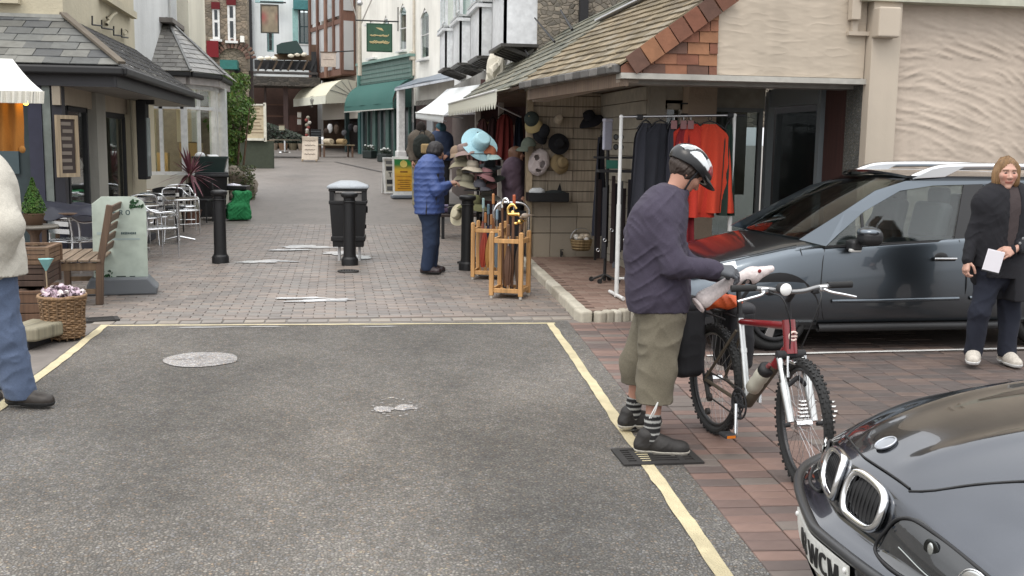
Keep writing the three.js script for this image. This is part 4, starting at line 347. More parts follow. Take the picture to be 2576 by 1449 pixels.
{ // the house with oriel windows: stone end wall, white front
  const t = thing('white_oriel_house', 'white house with stone end wall and three square oriel windows', 'house'), X = 3.35; const stone = mat([.3, .285, .255], { map: rep(T.stone.col, 1.05), bumpMap: rep(T.stone.b, 1.05), bumpScale: .02, roughness: .95 }); part(t, 'end_wall', bx(5, 7, .3, X + 2.5, 5.6, -17.75), stone); part(t, 'drain_post', bx(.14, 3, .12, 4.12, 5.0, -17.5), M.dark); part(t, 'front_wall', [bx(.3, 6.4, 12.4, X + .15, 5.8, -24.1)], plaster([.84, .85, .84])); part(t, 'shop_wall', [bx(.2, 2.6, 9, 3.35, 1.3 + .1, -25.4)], mat([.09, .06, .05], { map: T.mottle }));
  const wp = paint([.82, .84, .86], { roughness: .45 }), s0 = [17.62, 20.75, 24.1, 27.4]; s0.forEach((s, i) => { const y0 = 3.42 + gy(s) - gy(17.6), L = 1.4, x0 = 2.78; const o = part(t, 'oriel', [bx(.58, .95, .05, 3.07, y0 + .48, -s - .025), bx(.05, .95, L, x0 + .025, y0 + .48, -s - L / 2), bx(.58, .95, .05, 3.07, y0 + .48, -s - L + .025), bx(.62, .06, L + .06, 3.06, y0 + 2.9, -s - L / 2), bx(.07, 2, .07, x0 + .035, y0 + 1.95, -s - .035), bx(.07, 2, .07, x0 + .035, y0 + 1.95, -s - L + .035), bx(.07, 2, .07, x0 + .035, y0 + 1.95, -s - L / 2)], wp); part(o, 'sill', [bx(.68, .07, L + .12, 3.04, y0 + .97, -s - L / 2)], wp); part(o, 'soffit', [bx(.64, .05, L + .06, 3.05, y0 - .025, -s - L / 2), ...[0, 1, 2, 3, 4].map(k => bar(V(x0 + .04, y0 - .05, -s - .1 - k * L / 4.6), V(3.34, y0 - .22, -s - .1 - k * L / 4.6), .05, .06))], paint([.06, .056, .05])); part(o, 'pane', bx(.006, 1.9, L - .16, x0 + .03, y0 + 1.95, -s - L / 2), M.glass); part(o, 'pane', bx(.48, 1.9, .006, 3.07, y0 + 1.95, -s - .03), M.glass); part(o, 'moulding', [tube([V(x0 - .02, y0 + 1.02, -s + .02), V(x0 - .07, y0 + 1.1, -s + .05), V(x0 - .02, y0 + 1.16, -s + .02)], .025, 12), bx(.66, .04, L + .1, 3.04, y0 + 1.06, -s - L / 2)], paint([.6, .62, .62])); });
  part(t, 'downpipe', rod(V(3.28, 3.4, -20.3), V(3.28, 8, -20.3), .05), M.black); part(t, 'signboard', [bx(.06, .45, 7.5, 3.1, 2.95 + .1, -25.2)], mat([.34, .33, .31], { map: T.mottle })); part(t, 'door', [bx(.06, 2.1, .9, 3.22, 1.15, -22.4)], mat([.4, .36, .33])); const bk = part(t, 'wall_relief', fin((() => { const g = new THREE.IcosahedronGeometry(.34, 3), a = g.attributes.position; for (let i = 0; i < a.count; i++) { const k = .7 + .6 * n3(a.getX(i) * 9, a.getY(i) * 9, a.getZ(i) * 9); a.setXYZ(i, a.getX(i) * k * .5, a.getY(i) * k * 1.2, a.getZ(i) * k); } g.computeVertexNormals(); return g; })()).translate(2.95, 3.05, -19.6), mat([.7, .66, .56], { roughness: .8 }), 'pale carved stone bracket'); }
/* ---------- the far end of the street ---------- */
const whiteR = plaster([.85, .83, .76], { bumpScale: .003 });
function pbox(o, name, px0, py0, px1, py1, s, d, m, label) { const a = atS(px0, py0, s), b = atS(px1, py1, s); return part(o, name, bx(abs(b.x - a.x), abs(b.y - a.y), d, (a.x + b.x) / 2, (a.y + b.y) / 2, -s - d / 2), m, label); }
const greenP = paint([.06, .13, .11], { roughness: .5 }), greenC = cloth([.05, .15, .13]);
function gothic(g, px0, py0, px1, py1) { const a = on(g, px0, py1), b = on(g, px1, py0), k = min(.4, (b.x - a.x) * .5); return { h: [[a.x, a.y], [b.x, a.y], [b.x, b.y - k], [(a.x + b.x) / 2, b.y], [a.x, b.y - k]], a, b }; }
const W1 = thing('white_rendered_house', 'long white rendered house with pointed windows and a slate canopy below', 'house'); place(W1, V(3.4, 0, -46), -PI / 2 + .19);
{ const t = W1, q = [gothic(t, 1057, 14, 1079, 152)]; facadeWall(t, [[0, 3.4], [16.5, 3.4], [16.5, 10], [0, 10]], q.map(w => w.h), whiteR, 0); for (const w of q) { win(t, w.a.x, w.a.y, w.b.x, w.b.y - .1, M.whitePaint, { z: -.05, ny: 2, w: .09, sill: M.whitePaint }); part(t, 'arch_panel', prism([[w.a.x, w.b.y - .35], [w.b.x, w.b.y - .35], [w.b.x, w.b.y - .25], [(w.a.x + w.b.x) / 2, w.b.y + .05], [w.a.x, w.b.y - .25]], .03).translate(0, 0, -.12), paint([.3, .35, .34])); } part(t, 'interior', bx(16, 7, .1, 8, 6.4, -.6), mat([.3, .3, .3]));
  const p = on(t, 1041, 0, .06), r = on(t, 1041, 190, .06); part(t, 'downpipe', [rod(V(p.x, r.y, .06), V(p.x, 9.5, .06), .06), rb(.3, .4, .22, .05, p.x - .05, on(t, 1038, 142).y, .12)], paint([.66, .6, .5]));
  // slate canopy over the white shop, posts
  const c0 = on(t, 1006, 222, .9), y = c0.y, cx0 = .3, cx1 = 9; part(t, 'canopy', grid((u, v) => V(lerp(cx0, cx1, u), lerp(y + .42, y, v) - .02 * sin(u * 9), lerp(0, 1.0, v)), 20, 3, .05), mat([.2, .235, .28], { map: T.mottle, roughness: .5 })); part(t, 'canopy_edge', [bx(cx1 - cx0, .09, .06, (cx0 + cx1) / 2, y - .05, 1.0)], paint([.55, .58, .62])); { const n = 26, P = [[0, 0]]; for (let i = 0; i < n; i++) P.push([-.02, -i * .055], [-.1, -i * .055 - .027]); P.push([0, -n * .055]); part(t, 'scalloped_side', [prism(P.reverse(), .04, 0).translate(0, y, 0).rotateY(PI / 2).translate(cx0 + .05, 0, .2)], M.whitePaint); }
  for (const x of [.55]) part(t, 'pillar', [rb(.36, y - 1.0, .3, .03, x, (y + 1.0) / 2, .82), rb(.5, .5, .42, .06, x, 1.2, .82)], M.whitePaint); part(t, 'shop_wall', [bx(13, 2.8, .2, 6.5, 2.2, -.1)], mat([.08, .05, .045], { map: T.mottle })); part(t, 'door', [bx(.9, 2.1, .06, 2.4, 2.0, .03)], mat([.3, .31, .32], { roughness: .4 })); }
const ang = Math.atan2(.306, .952), W2 = thing('white_bend_house', 'white house at the street bend with green shopfront and pointed windows', 'house'); place(W2, V(3.4 - .306 * 7.2, 0, -46 - .952 * 7.2), -PI / 2 + ang * 1.0);
{ const t = W2, len = 7.15, wq = [gothic(t, 1004, 5, 1022, 130), gothic(t, 962, 36, 979, 84), gothic(t, 925, 46, 943, 62)]; facadeWall(t, [[0, 1.0], [len, 1.0], [len, 11], [0, 11]], [...wq.map(w => w.h)], whiteR, 0); for (const w of wq) { win(t, w.a.x, w.a.y, w.b.x, w.b.y - .1, M.whitePaint, { z: -.05, ny: 2, w: .08, sill: M.whitePaint }); part(t, 'arch_panel', prism([[w.a.x, w.b.y - .5], [w.b.x, w.b.y - .5], [w.b.x, w.b.y - .35], [(w.a.x + w.b.x) / 2, w.b.y + .05], [w.a.x, w.b.y - .35]], .03).translate(0, 0, -.12), paint([.22, .3, .28])); } part(t, 'interior', bx(len, 8, .1, len / 2, 6.5, -.6), mat([.3, .3, .3])); { const a = on(t, 946, 143), b = on(t, 1008, 130); part(t, 'ledge', [bx(1.1, .09, .22, on(t, 939, 148).x, on(t, 939, 148).y, .1)], M.whitePaint); }
  const f0 = on(t, 903, 212, .12), f1 = on(t, 1018, 160, .12), fy = (f0.y + f1.y) / 2; const sf = part(t, 'fascia', bx(len - .3, .95, .12, len / 2, fy + .1, .1), mat([.16, .25, .22], { map: T.grain, roughness: .6 })); part(sf, 'fascia_board', [0, 1, 2, 3, 4].map(i => bx(len - .3, .02, .03, len / 2, fy - .3 + i * .2, .175)), mat([.1, .19, .165])); part(t, 'cornice', bx(len, .12, .3, len / 2, fy + .62, .16), paint([.2, .33, .29])); part(t, 'end_pilaster', bx(.2, 1.3, .25, .2, fy, .14), paint([.12, .28, .25]));
  // green blind
  const b0 = on(t, 1010, 272, .9), yb = b0.y, yt = fy - .4; const aw = part(t, 'blind', grid((u, v) => { const k = v; return V(lerp(.3, len - .2, u), lerp(yt, yb + .25, Math.pow(k, 1.5)), .12 + .85 * sin(k * PI / 2) + .02 * sin(u * 20) * k); }, 24, 8, .012), greenC); part(t, 'blind_valance', bx(len - .5, .26, .012, len / 2, yb + .13, .97), greenC); part(t, 'blind_side', prism([[0, yt], [.12, yt], [.5, yt - .25], [.86, yb + .25], [.86, yb], [0, yb + .1]], .01).rotateY(-PI / 2).translate(len - .2, 0, .1), cloth([.03, .08, .07])); part(t, 'blind_rail', bx(len - .4, .05, .05, len / 2, yb, .96), paint([.5, .5, .45]));
  const gb = 1.0; part(t, 'shopfront', [bx(len, yb - gb + .3, .1, len / 2, (yb + gb) / 2, .02)], mat([.03, .04, .04], { roughness: .25 })); for (let i = 0; i < 8; i++) part(t, i % 2 ? 'mullion' : 'panel', bx(i % 2 ? .12 : .42, yb - gb + .2, .08, .4 + i * .9, (yb + gb) / 2, .11), i % 3 ? greenP : mat([.06, .1, .1], { roughness: .5 })); part(t, 'corner_pilaster', bx(.3, yb - gb, .2, .15, (yb + gb) / 2, .1), paint([.03, .13, .12])); }
// brown bay house with the cream blind
const W3 = thing('brown_bay_house', 'brown timber bay window house above the cream awning', 'house'); place(W3, V(3.4 - .306 * 13.8, 0, -46 - .952 * 13.8), -PI / 2 + ang);
{ const t = W3, br = wood([.2, .1, .07]), L = 6.5; part(t, 'wall', bx(L, 9, .2, L / 2, 7.5, -.1), mat([.5, .46, .4])); const y0 = on(t, 850, 190, .5).y; const bay = part(t, 'bay', [bx(5.6, .3, .8, 3, y0 + .1, .4), bx(5.6, .22, .7, 3, y0 + 2.6, .4), ...[.3, 1.7, 3.1, 4.5, 5.7].map(x => bx(.22, 6, .18, x, y0 + 3, .7)), bx(.16, 6, .7, 5.75, y0 + 3, .4)], br); for (const x of [1, 2.4, 3.8, 5.1]) part(bay, 'pane', bx(1.1, 2.2, .02, x, y0 + 1.4, .68), mat([.5, .5, .5], { roughness: .1 })); for (const x of [1, 2.4, 3.8, 5.1]) part(bay, 'pane', bx(1.1, 2.6, .02, x, y0 + 4.2, .68), mat([.45, .47, .48], { roughness: .1 })); part(bay, 'column', rod(V(4.0, y0 - .1, 1.0), V(4.0, y0 + 5, 1.0), .1), wood([.3, .17, .12])); part(bay, 'side_panel', [bx(.05, 2.4, .5, 5.85, y0 + 1.4, .4), bx(.05, 2.2, .5, 5.85, y0 + 4.2, .4)], mat([.42, .42, .42], { roughness: .2 }));
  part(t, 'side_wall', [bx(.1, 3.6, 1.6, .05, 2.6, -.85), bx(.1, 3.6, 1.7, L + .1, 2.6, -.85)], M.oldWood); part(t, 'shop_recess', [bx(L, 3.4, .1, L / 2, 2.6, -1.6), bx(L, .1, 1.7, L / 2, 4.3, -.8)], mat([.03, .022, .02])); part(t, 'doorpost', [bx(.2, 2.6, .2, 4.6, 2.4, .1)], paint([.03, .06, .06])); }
{ const t = thing('awning', 'large cream dutch awning with a printed crest at the street bend', 'awning', 'canvas awnings'); place(t, W3.position.clone(), W3.rotation.y); const y0 = on(t, 795, 263, 1.6).y, x0 = .0, x1 = 5.9, yt = y0 + 1.15; const prof = [[.05, yt], [.7, yt + .05], [1.25, yt - .3], [1.6, yt - .75]]; const cv = new THREE.CatmullRomCurve3(prof.map(p => V(0, p[1], p[0]))); part(t, 'hood', grid((u, v) => { const p = cv.getPoint(v); return V(lerp(x0, x1, u), p.y, p.z); }, 20, 14, .012), cloth([.8, .77, .6])); const val = part(t, 'valance', grid((u, v) => V(lerp(x0, x1, u), lerp(yt - .75, y0, v), 1.61 + .02 * sin(u * 40) * v), 24, 2, .01), cloth([.8, .8, .68])); const fan = [[0, y0 + .3], ...cv.getPoints(10).map(p => [p.z, p.y]), [1.6, y0], [0, y0 + .1]]; part(t, 'side', prism(fan, .012).rotateY(-PI / 2).translate(x1, 0, 0), cloth([.62, .6, .5])); for (let i = 1; i < 5; i++) { const p = cv.getPoint(i / 5); part(t, 'rib', rod(V(x1 + .02, y0 + .35, .1), V(x1 + .02, p.y, p.z), .014), M.steel); } { const m = part(val, 'crest', [tor(.17, .018, 3.6, yt - 1.0, 1.66, 0, 0, 20, 6), tor(.08, .02, 3.6, yt - 1.0, 1.66), bx(.5, .02, .012, 3.6, yt - .72, 1.65), bx(.36, .02, .01, 3.6, yt - 1.25, 1.65), bx(.1, .12, .01, 3.36, yt - .92, 1.65, 0, 0, .5), bx(.1, .12, .01, 3.84, yt - .92, 1.65, 0, 0, -.5)], mat([.22, .22, .2])); } for (let i = 0; i < 4; i++) part(t, 'roller_end', [tor(.05, .014, x1 - .1, y0 + .04, 1.35 - i * .28, 0, PI / 2 * 0 + 0, 14, 6)], M.whitePaint); }
{ const t = thing('projecting_sign', 'pinkish blank projecting sign below the brown bay window', 'sign'); const a = atS(808, 168, 52), b = atS(845, 132, 52); part(t, 'board', rb(b.x - a.x, b.y - a.y, .08, .01, 0, (b.y - a.y) / 2, 0), paint([.66, .55, .47])); part(t, 'trim', [bx(b.x - a.x + .08, .05, .12, 0, b.y - a.y, 0), bx(b.x - a.x - .2, .02, .09, 0, .35, 0)], M.oldWood); part(t, 'bracket', rod(V(.2, b.y - a.y + .02, 0), V(1.2, b.y - a.y + .1, 0), .03), M.black); place(t, V((a.x + b.x) / 2, a.y, -52)); }
{ // green hanging sign on a pole with wires
  const t = thing('hanging_sign', 'dark green hanging sign with gold lettering on an iron bracket', 'sign'); const s = 45.5, a = atS(922, 130, s), b = atS(987, 60, s), w = b.x - a.x, h = b.y - a.y; const bd = part(t, 'board', rb(w, h, .08, .02, 0, h / 2, 0), paint([.03, .1, .055], { roughness: .4 })); part(bd, 'border', frameGeo(-w / 2 + .03, .03, w / 2 - .03, h - .03, .02, .012, .044), mat([.012, .045, .025])); const gold = mat([.5, .4, .2], { roughness: .4 }); const sq = (y, seedy, n, ww) => tube(Array.from({ length: n }, (_, i) => [-ww / 2 + ww * i / (n - 1), y + .07 * (h2(i, seedy) - .3) * (i % 2 ? 1 : -.5), .05]), .018, n * 8, 5); part(bd, 'lettering', [sq(h * .58, 3, 14, .8), sq(h * .56, 5, 10, .7), sq(h * .33, 8, 18, .85), sq(h * .31, 12, 14, .8), sq(h * .36, 19, 16, .7)], gold); part(bd, 'emblem', [prism([[-.16, .04], [0, -.05], [.18, -.1], [.1, .02], [0, .03]], .01).translate(0, h * .82, .04)], gold); part(t, 'bracket', [rod(V(-w * .9, h + .1, 0), V(w * .75, h + .1, 0), .03), rod(V(w * .72, h * .75, 0), V(w * .72, h + .7, 0), .025), ...[-.35, .35].map(k => rod(V(k * w, h - .02, 0), V(k * w, h + .1, 0), .015))], M.black); place(t, V((a.x + b.x) / 2, a.y, -s)); const q = thing('flag_pole', 'slim pale pole with spread wires behind the green sign', 'pole'); const p0 = atS(905, 190, s + 1), p1 = atS(905, 8, s + 1); part(q, 'pole', rod(p0, p1, .1, .07), paint([.6, .55, .45])); part(q, 'cap', ball(.13, p1.x, p1.y, p1.z), M.steel); part(q, 'stay', [rod(atS(903, 62, s + 1), atS(880, -8, s + 1), .035, .03, 6), rod(atS(907, 62, s + 1), atS(938, -8, s + 1), .035, .03, 6)], mat([.35, .33, .3])); settle(q); }
{ // stone house at far left
  const t = thing('grey_stone_house', 'grey stone house with narrow white windows and red brick arch', 'house'), s = 48; const st = mat([.3, .265, .22], { map: T.stone.col, bumpMap: T.stone.b, bumpScale: .03 }); pbox(t, 'wall', 470, -200, 626, 250, s, 1, st); for (const [x0, y0, x1, y1] of [[536, 22, 552, 100], [574, 12, 592, 104]]) { const a = atS(x0, y1, s), b = atS(x1, y0, s); const w = part(t, 'window', [bx(b.x - a.x, b.y - a.y, .12, (a.x + b.x) / 2, (a.y + b.y) / 2, -s + .02)], M.whitePaint); for (const [k0, k1] of [[.1, .55], [.64, .95]]) part(w, 'pane', bx((b.x - a.x) * .42, (b.y - a.y) * (k1 - k0), .02, (a.x + b.x) / 2, lerp(a.y, b.y, (k0 + k1) / 2), -s + .085), mat([.03, .035, .04], { roughness: .1 })); part(w, 'sill', bx(b.x - a.x + .2, .1, .3, (a.x + b.x) / 2, a.y - .04, -s + .1), M.whitePaint); part(w, 'blind', bx(b.x - a.x + .06, .3, .16, (a.x + b.x) / 2, b.y + .12, -s + .05), cloth([.13, .012, .016])); }
  pbox(t, 'banner', 519, 102, 550, 144, s - .3, .05, cloth([.19, .012, .018]), 'plain dark red banner'); const br = tones([[.2, .115, .085], [.16, .09, .07], [.24, .17, .13]], .9); for (let j = 0; j < 2; j++) for (let i = 0; i < 13; i++) { const th = PI * (i + .5) / 13, r = .55 + j * .21, c = atS(585, 142, s - .1); part(t, 'brick', rb(.12, .2, .1, .02, c.x + r * cos(th) * 1.2, c.y + r * sin(th) - .1, c.z, 0, 0, th - PI / 2), br[(i + j) % 3]); } pbox(t, 'arch_door', 590, 170, 606, 225, s - .05, .06, M.dark); pbox(t, 'lantern', 604, 90, 614, 106, s - .4, .3, mat([.85, .85, .8], { roughness: .3 })); pbox(t, 'teal_fascia', 553, 150, 597, 174, s - .8, .8, paint([.02, .16, .14]), 'teal shop fascia'); pbox(t, 'shopfront', 540, 176, 640, 370, s + .3, .3, mat([.06, .045, .04], { map: T.mottle })); }
{ // white inn across the end of the street
  const t = thing('white_inn', 'white inn with blue-green sash window closing the end of the street', 'inn'), s = 60, wh = plaster([.84, .88, .88], { bumpScale: .003 }), g = place(t, V(0, 0, -s)); const a = on(t, 622, 250), b = on(t, 830, -120), r0 = on(t, 752, 110), r1 = on(t, 778, 22), q0 = on(t, 672, 130), q1 = on(t, 688, 66); facadeWall(t, rect(a.x, a.y - 2, b.x, b.y), [rect(r0.x, r0.y, r1.x, r1.y), rect(q0.x, q0.y, q1.x, q1.y)], wh, 0, .4); win(t, r0.x, r0.y, r1.x, r1.y, mat([.03, .06, .065], { roughness: .4 }), { z: -.2, nx: 2, ny: 2, w: .1, bar_: .06, sill: M.whitePaint }); win(t, q0.x, q0.y, q1.x, q1.y, mat([.2, .3, .3]), { z: -.2, ny: 2, w: .1 }); part(t, 'interior', bx(5, 6, .1, (a.x + b.x) / 2, 6, -.9), mat([.35, .36, .36])); const c0 = on(t, 738, 24, .1), c1 = on(t, 782, 2, .1); part(t, 'window_hood', bx(c1.x - c0.x, c1.y - c0.y, .35, (c0.x + c1.x) / 2, (c0.y + c1.y) / 2, .18), paint([.06, .24, .25])); part(t, 'reveal', bx(.3, r1.y - r0.y, .1, r0.x - .18, (r0.y + r1.y) / 2, .02), paint([.32, .55, .53])); const d0 = on(t, 658, 12), d1 = on(t, 700, 4); part(t, 'sign_arm', bx(d1.x - d0.x + .6, .12, .3, (d0.x + d1.x) / 2, (d0.y + d1.y) / 2, .5), paint([.35, .55, .56])); part(t, 'dark_downpipe', bx(.35, 9, .3, on(t, 626, 60).x, 7, .1), M.dark); const s0 = on(t, 778, 114, .3), s1 = on(t, 814, 106, .3); part(t, 'awning_roll', [tf(cyl(.11, .11, s1.x - s0.x, 0, 0, 0, 12, 0, 0, PI / 2), (s0.x + s1.x) / 2, s0.y, .3)], cloth([.01, .06, .045])); }
{ const t = thing('inn_sign', 'painted hanging inn sign with a dark framed picture', 'sign'); const s = 55, a = atS(656, 83, s), b = atS(701, 12, s), w = b.x - a.x, h = b.y - a.y; part(t, 'frame', frameGeo(-w / 2, 0, w / 2, h, .06, .1, 0), mat([.06, .055, .045], { roughness: .5 })); const pic = tex(128, 1, (u, v) => { const n = fbm(5, 3, 77)(u, v), m = exp(-((u - .62) ** 2 * 18 + (v - .55) ** 2 * 26)); return [lerp(.16 + .2 * n, .34, m), lerp(.13 + .17 * n, .1, m), lerp(.09 + .12 * n, .09, m)]; }); const g = bx(w - .1, h - .1, .04, 0, h / 2, 0); part(t, 'picture', g, mat(0xffffff, { map: rep(pic, w, h), roughness: .4 })); part(t, 'bracket', [rod(V(-w * .5, h + .12, 0), V(w * .9, h + .12, 0), .035), rod(V(0, 0, 0), V(0, -.6, 0), .03)], M.black); place(t, V((a.x + b.x) / 2, a.y, -s)); }
{ // dark timber market canopy with globe lamps
  const t = thing('timber_canopy', 'dark timber canopy with globe lamps across the end of the street', 'canopy'), s = 57, tim = wood([.035, .036, .04]), tim2 = wood([.09, .08, .075]); pbox(t, 'beam', 640, 150, 798, 176, s, .5, tim); pbox(t, 'beam', 628, 178, 800, 188, s - .3, .4, tim2); pbox(t, 'roof_slab', 600, 190, 806, 218, s - .6, 2.6, mat([.1, .095, .09], { map: T.stone.col, bumpMap: T.stone.b, bumpScale: .02 })); for (let i = 0; i < 8; i++) { const a = atS(648 + i * 19, 178, s - .2), b = atS(660 + i * 19, 152, s - .2); part(t, 'brace', bar(a, b, .1, .1), i % 2 ? tim : wood([.13, .09, .06])); } pbox(t, 'post', 783, 130, 797, 240, s - .2, .3, tim); pbox(t, 'post', 664, 215, 672, 370, s, .2, wood([.05, .03, .025])); pbox(t, 'post', 712, 215, 726, 366, s, .25, wood([.08, .045, .04])); pbox(t, 'lintel_carving', 690, 136, 790, 152, s + .3, .3, wood([.2, .13, .07]));
  pbox(t, 'brick_panel', 783, 112, 815, 166, s + .6, .3, mat([.2, .12, .08], { map: T.grain })); [[656, 147], [674, 146], [690, 147], [732, 140], [748, 137], [764, 137]].forEach(q => { const p = atS(q[0], q[1], s - .3); part(t, 'globe_lamp', ball(.13, p.x, p.y, p.z, 1.35, .85, 1, 14), mat([.86, .8, .66], { roughness: .35 })); }); const a = atS(697, 135, s), b = atS(728, 98, s), c = atS(762, 128, s); part(t, 'hood', prism([[a.x, a.y], [c.x, a.y], [c.x, c.y], [b.x + .4, b.y - .1], [b.x - .4, b.y - .25], [a.x, a.y + .4]], 1.0).translate(0, 0, -s - .6), cloth([.05, .085, .08]));
  pbox(t, 'back_wall', 560, 215, 800, 375, s + 2.6, .3, mat([.075, .04, .03], { map: T.mottle })); for (const [x0, y0, x1, y1, c] of [[668, 290, 712, 294, [.16, .08, .05]], [668, 262, 712, 265, [.16, .08, .05]], [726, 290, 760, 330, [.12, .05, .035]]]) pbox(t, 'shelf', x0, y0, x1, y1, s + 1.5, .4, wood(c)); }
for (const [x0, y0, x1, y1, s, c, l] of [[748, 282, 758, 296, 56, [.4, .38, .34], 'pale hanging cloth on the left of the dark shopfront'], [748, 299, 758, 314, 56, [.36, .35, .32], 'lower pale hanging cloth on the dark shopfront'], [702, 315, 716, 328, 46, [.4, .38, .28], 'pale box on the goods piled before the dark shopfront']]) { const t = thing(c[0] === .4 && y1 > 320 ? 'display_box' : 'hanging_cloth', l, c[0] === .4 && y1 > 320 ? 'box' : 'cloth'); const a = atS(x0, y1, s), b = atS(x1, y0, s); part(t, 'body', rb(b.x - a.x, b.y - a.y, .1, .03, 0, (b.y - a.y) / 2, 0), cloth(c)); part(t, 'top', bx(b.x - a.x + .03, .03, .13, 0, b.y - a.y, 0), M.oldWood); place(t, V((a.x + b.x) / 2, a.y, -s)); }
{ const t = thing('menu_board', 'large cream menu panel in a white frame at the far left', 'menu board'); const s = 40, a = atS(604, 350, s), b = atS(666, 264, s); part(t, 'board', bx(b.x - a.x, b.y - a.y, .06, 0, (b.y - a.y) / 2, 0), paint([.56, .47, .32])); part(t, 'frame', [bx(.1, b.y - a.y + .15, .12, (b.x - a.x) / 2, (b.y - a.y) / 2, .02), bx(b.x - a.x, .09, .12, 0, 0, .02), bx(b.x - a.x, .06, .12, 0, b.y - a.y, .02)], paint([.7, .68, .58])); for (let i = 0; i < 9; i++) part(t, 'writing', bx(rnd(.35, .75), .035, .01, rnd(0, .12), .25 + i * .125, .036), mat([.25, .19, .12])); place(t, V((a.x + b.x) / 2, a.y, -s)); part(t, 'plinth', bx(1.5, 1.1, .3, 0, -.6, -.2), mat([.05, .06, .04], { map: T.mottle })); }
/* ---------- street furniture ---------- */
{ const t = thing('bollard', 'black iron bollard at left beside the green recycling sack', 'bollard', 'black iron bollards'); part(t, 'shaft', lathe([[0, .04], [.096, .04], [.094, .1], [.088, .16], [.082, .8], [.08, .9], [.084, .92]], 32), M.iron); part(t, 'base', lathe([[.118, -.02], [.118, .085], [.108, .1], [.098, .12]], 32), M.iron); part(t, 'collar', tor(.084, .012, 0, .9, 0, 0, PI / 2, 32, 8), M.iron); part(t, 'cap', lathe([[.084, .955], [.108, .965], [.118, .985], [.118, 1.01], [.108, 1.022], [.06, 1.034], [0, 1.038]], 32), M.iron); part(t, 'neck', lathe([[.084, .9], [.078, .93], [.084, .958]], 32), M.iron); place(t, atG(555, 661)); copy(t, 'black iron bollard standing right in front of the litter bin', atG(880, 667)); copy(t, 'black iron bollard behind the wooden umbrella stand at right', atG(1175, 679)); }
{ const t = thing('litter_bin', 'black litter bin with grey domed lid standing behind the middle bollard', 'litter bin'); const w = .5, w0 = .42, box = (y0, y1, a, b, d0, d1) => grid((u, v) => { const k = u * 4, i = floor(min(k, 3.999)), f = k - i, W = lerp(a, b, v) / 2, D = lerp(d0, d1, v) / 2, c = [[-W, D], [W, D], [W, -D], [-W, -D], [-W, D]]; return V(lerp(c[i][0], c[i + 1][0], f), lerp(y0, y1, v), lerp(c[i][1], c[i + 1][1], f)); }, 4, 1); const fl = g => { g.computeVertexNormals(); return g; };
  part(t, 'body', [fl(box(.22, .86, w0, w, .34, .4)), bx(w0, .02, .34, 0, .22, 0)], M.iron); part(t, 'band', rb(w0 + .05, .07, .38, .01, 0, .33, 0), M.iron); part(t, 'band', rb(w + .02, .05, .42, .01, 0, .86, 0), M.iron); part(t, 'corner_post', [-1, 1].flatMap(i => [-1, 1].map(j => bx(.06, .2, .06, i * .22, .95, j * .17))), M.iron); part(t, 'hood_band', rb(w + .02, .04, .43, .01, 0, 1.04, 0), M.iron); part(t, 'liner', bx(.4, .14, .3, 0, .92, 0), mat([.2, .19, .18], { roughness: .5 })); part(t, 'lid', [lathe([[.31, 0], [.32, .02], [.3, .045], [.2, .085], [.12, .11], [0, .115]], 4).rotateY(PI / 4).scale(1.26, 1, 1.06).translate(0, 1.06, 0)], mat([.36, .39, .42], { roughness: .3, map: T.fine })); part(t, 'latch', [rb(.025, .1, .06, .01, .255, .75, 0), rb(.025, .06, .06, .01, .235, .5, 0)], M.iron); part(t, 'leg', [bx(.03, .24, .2, -.13, .12, 0), bx(.03, .24, .2, .15, .12, 0)], mat([.5, .5, .5], { roughness: .4 })); place(t, V(.15, 0, -15.4), -.06); t.scale.set(1.05, 1, 1); }
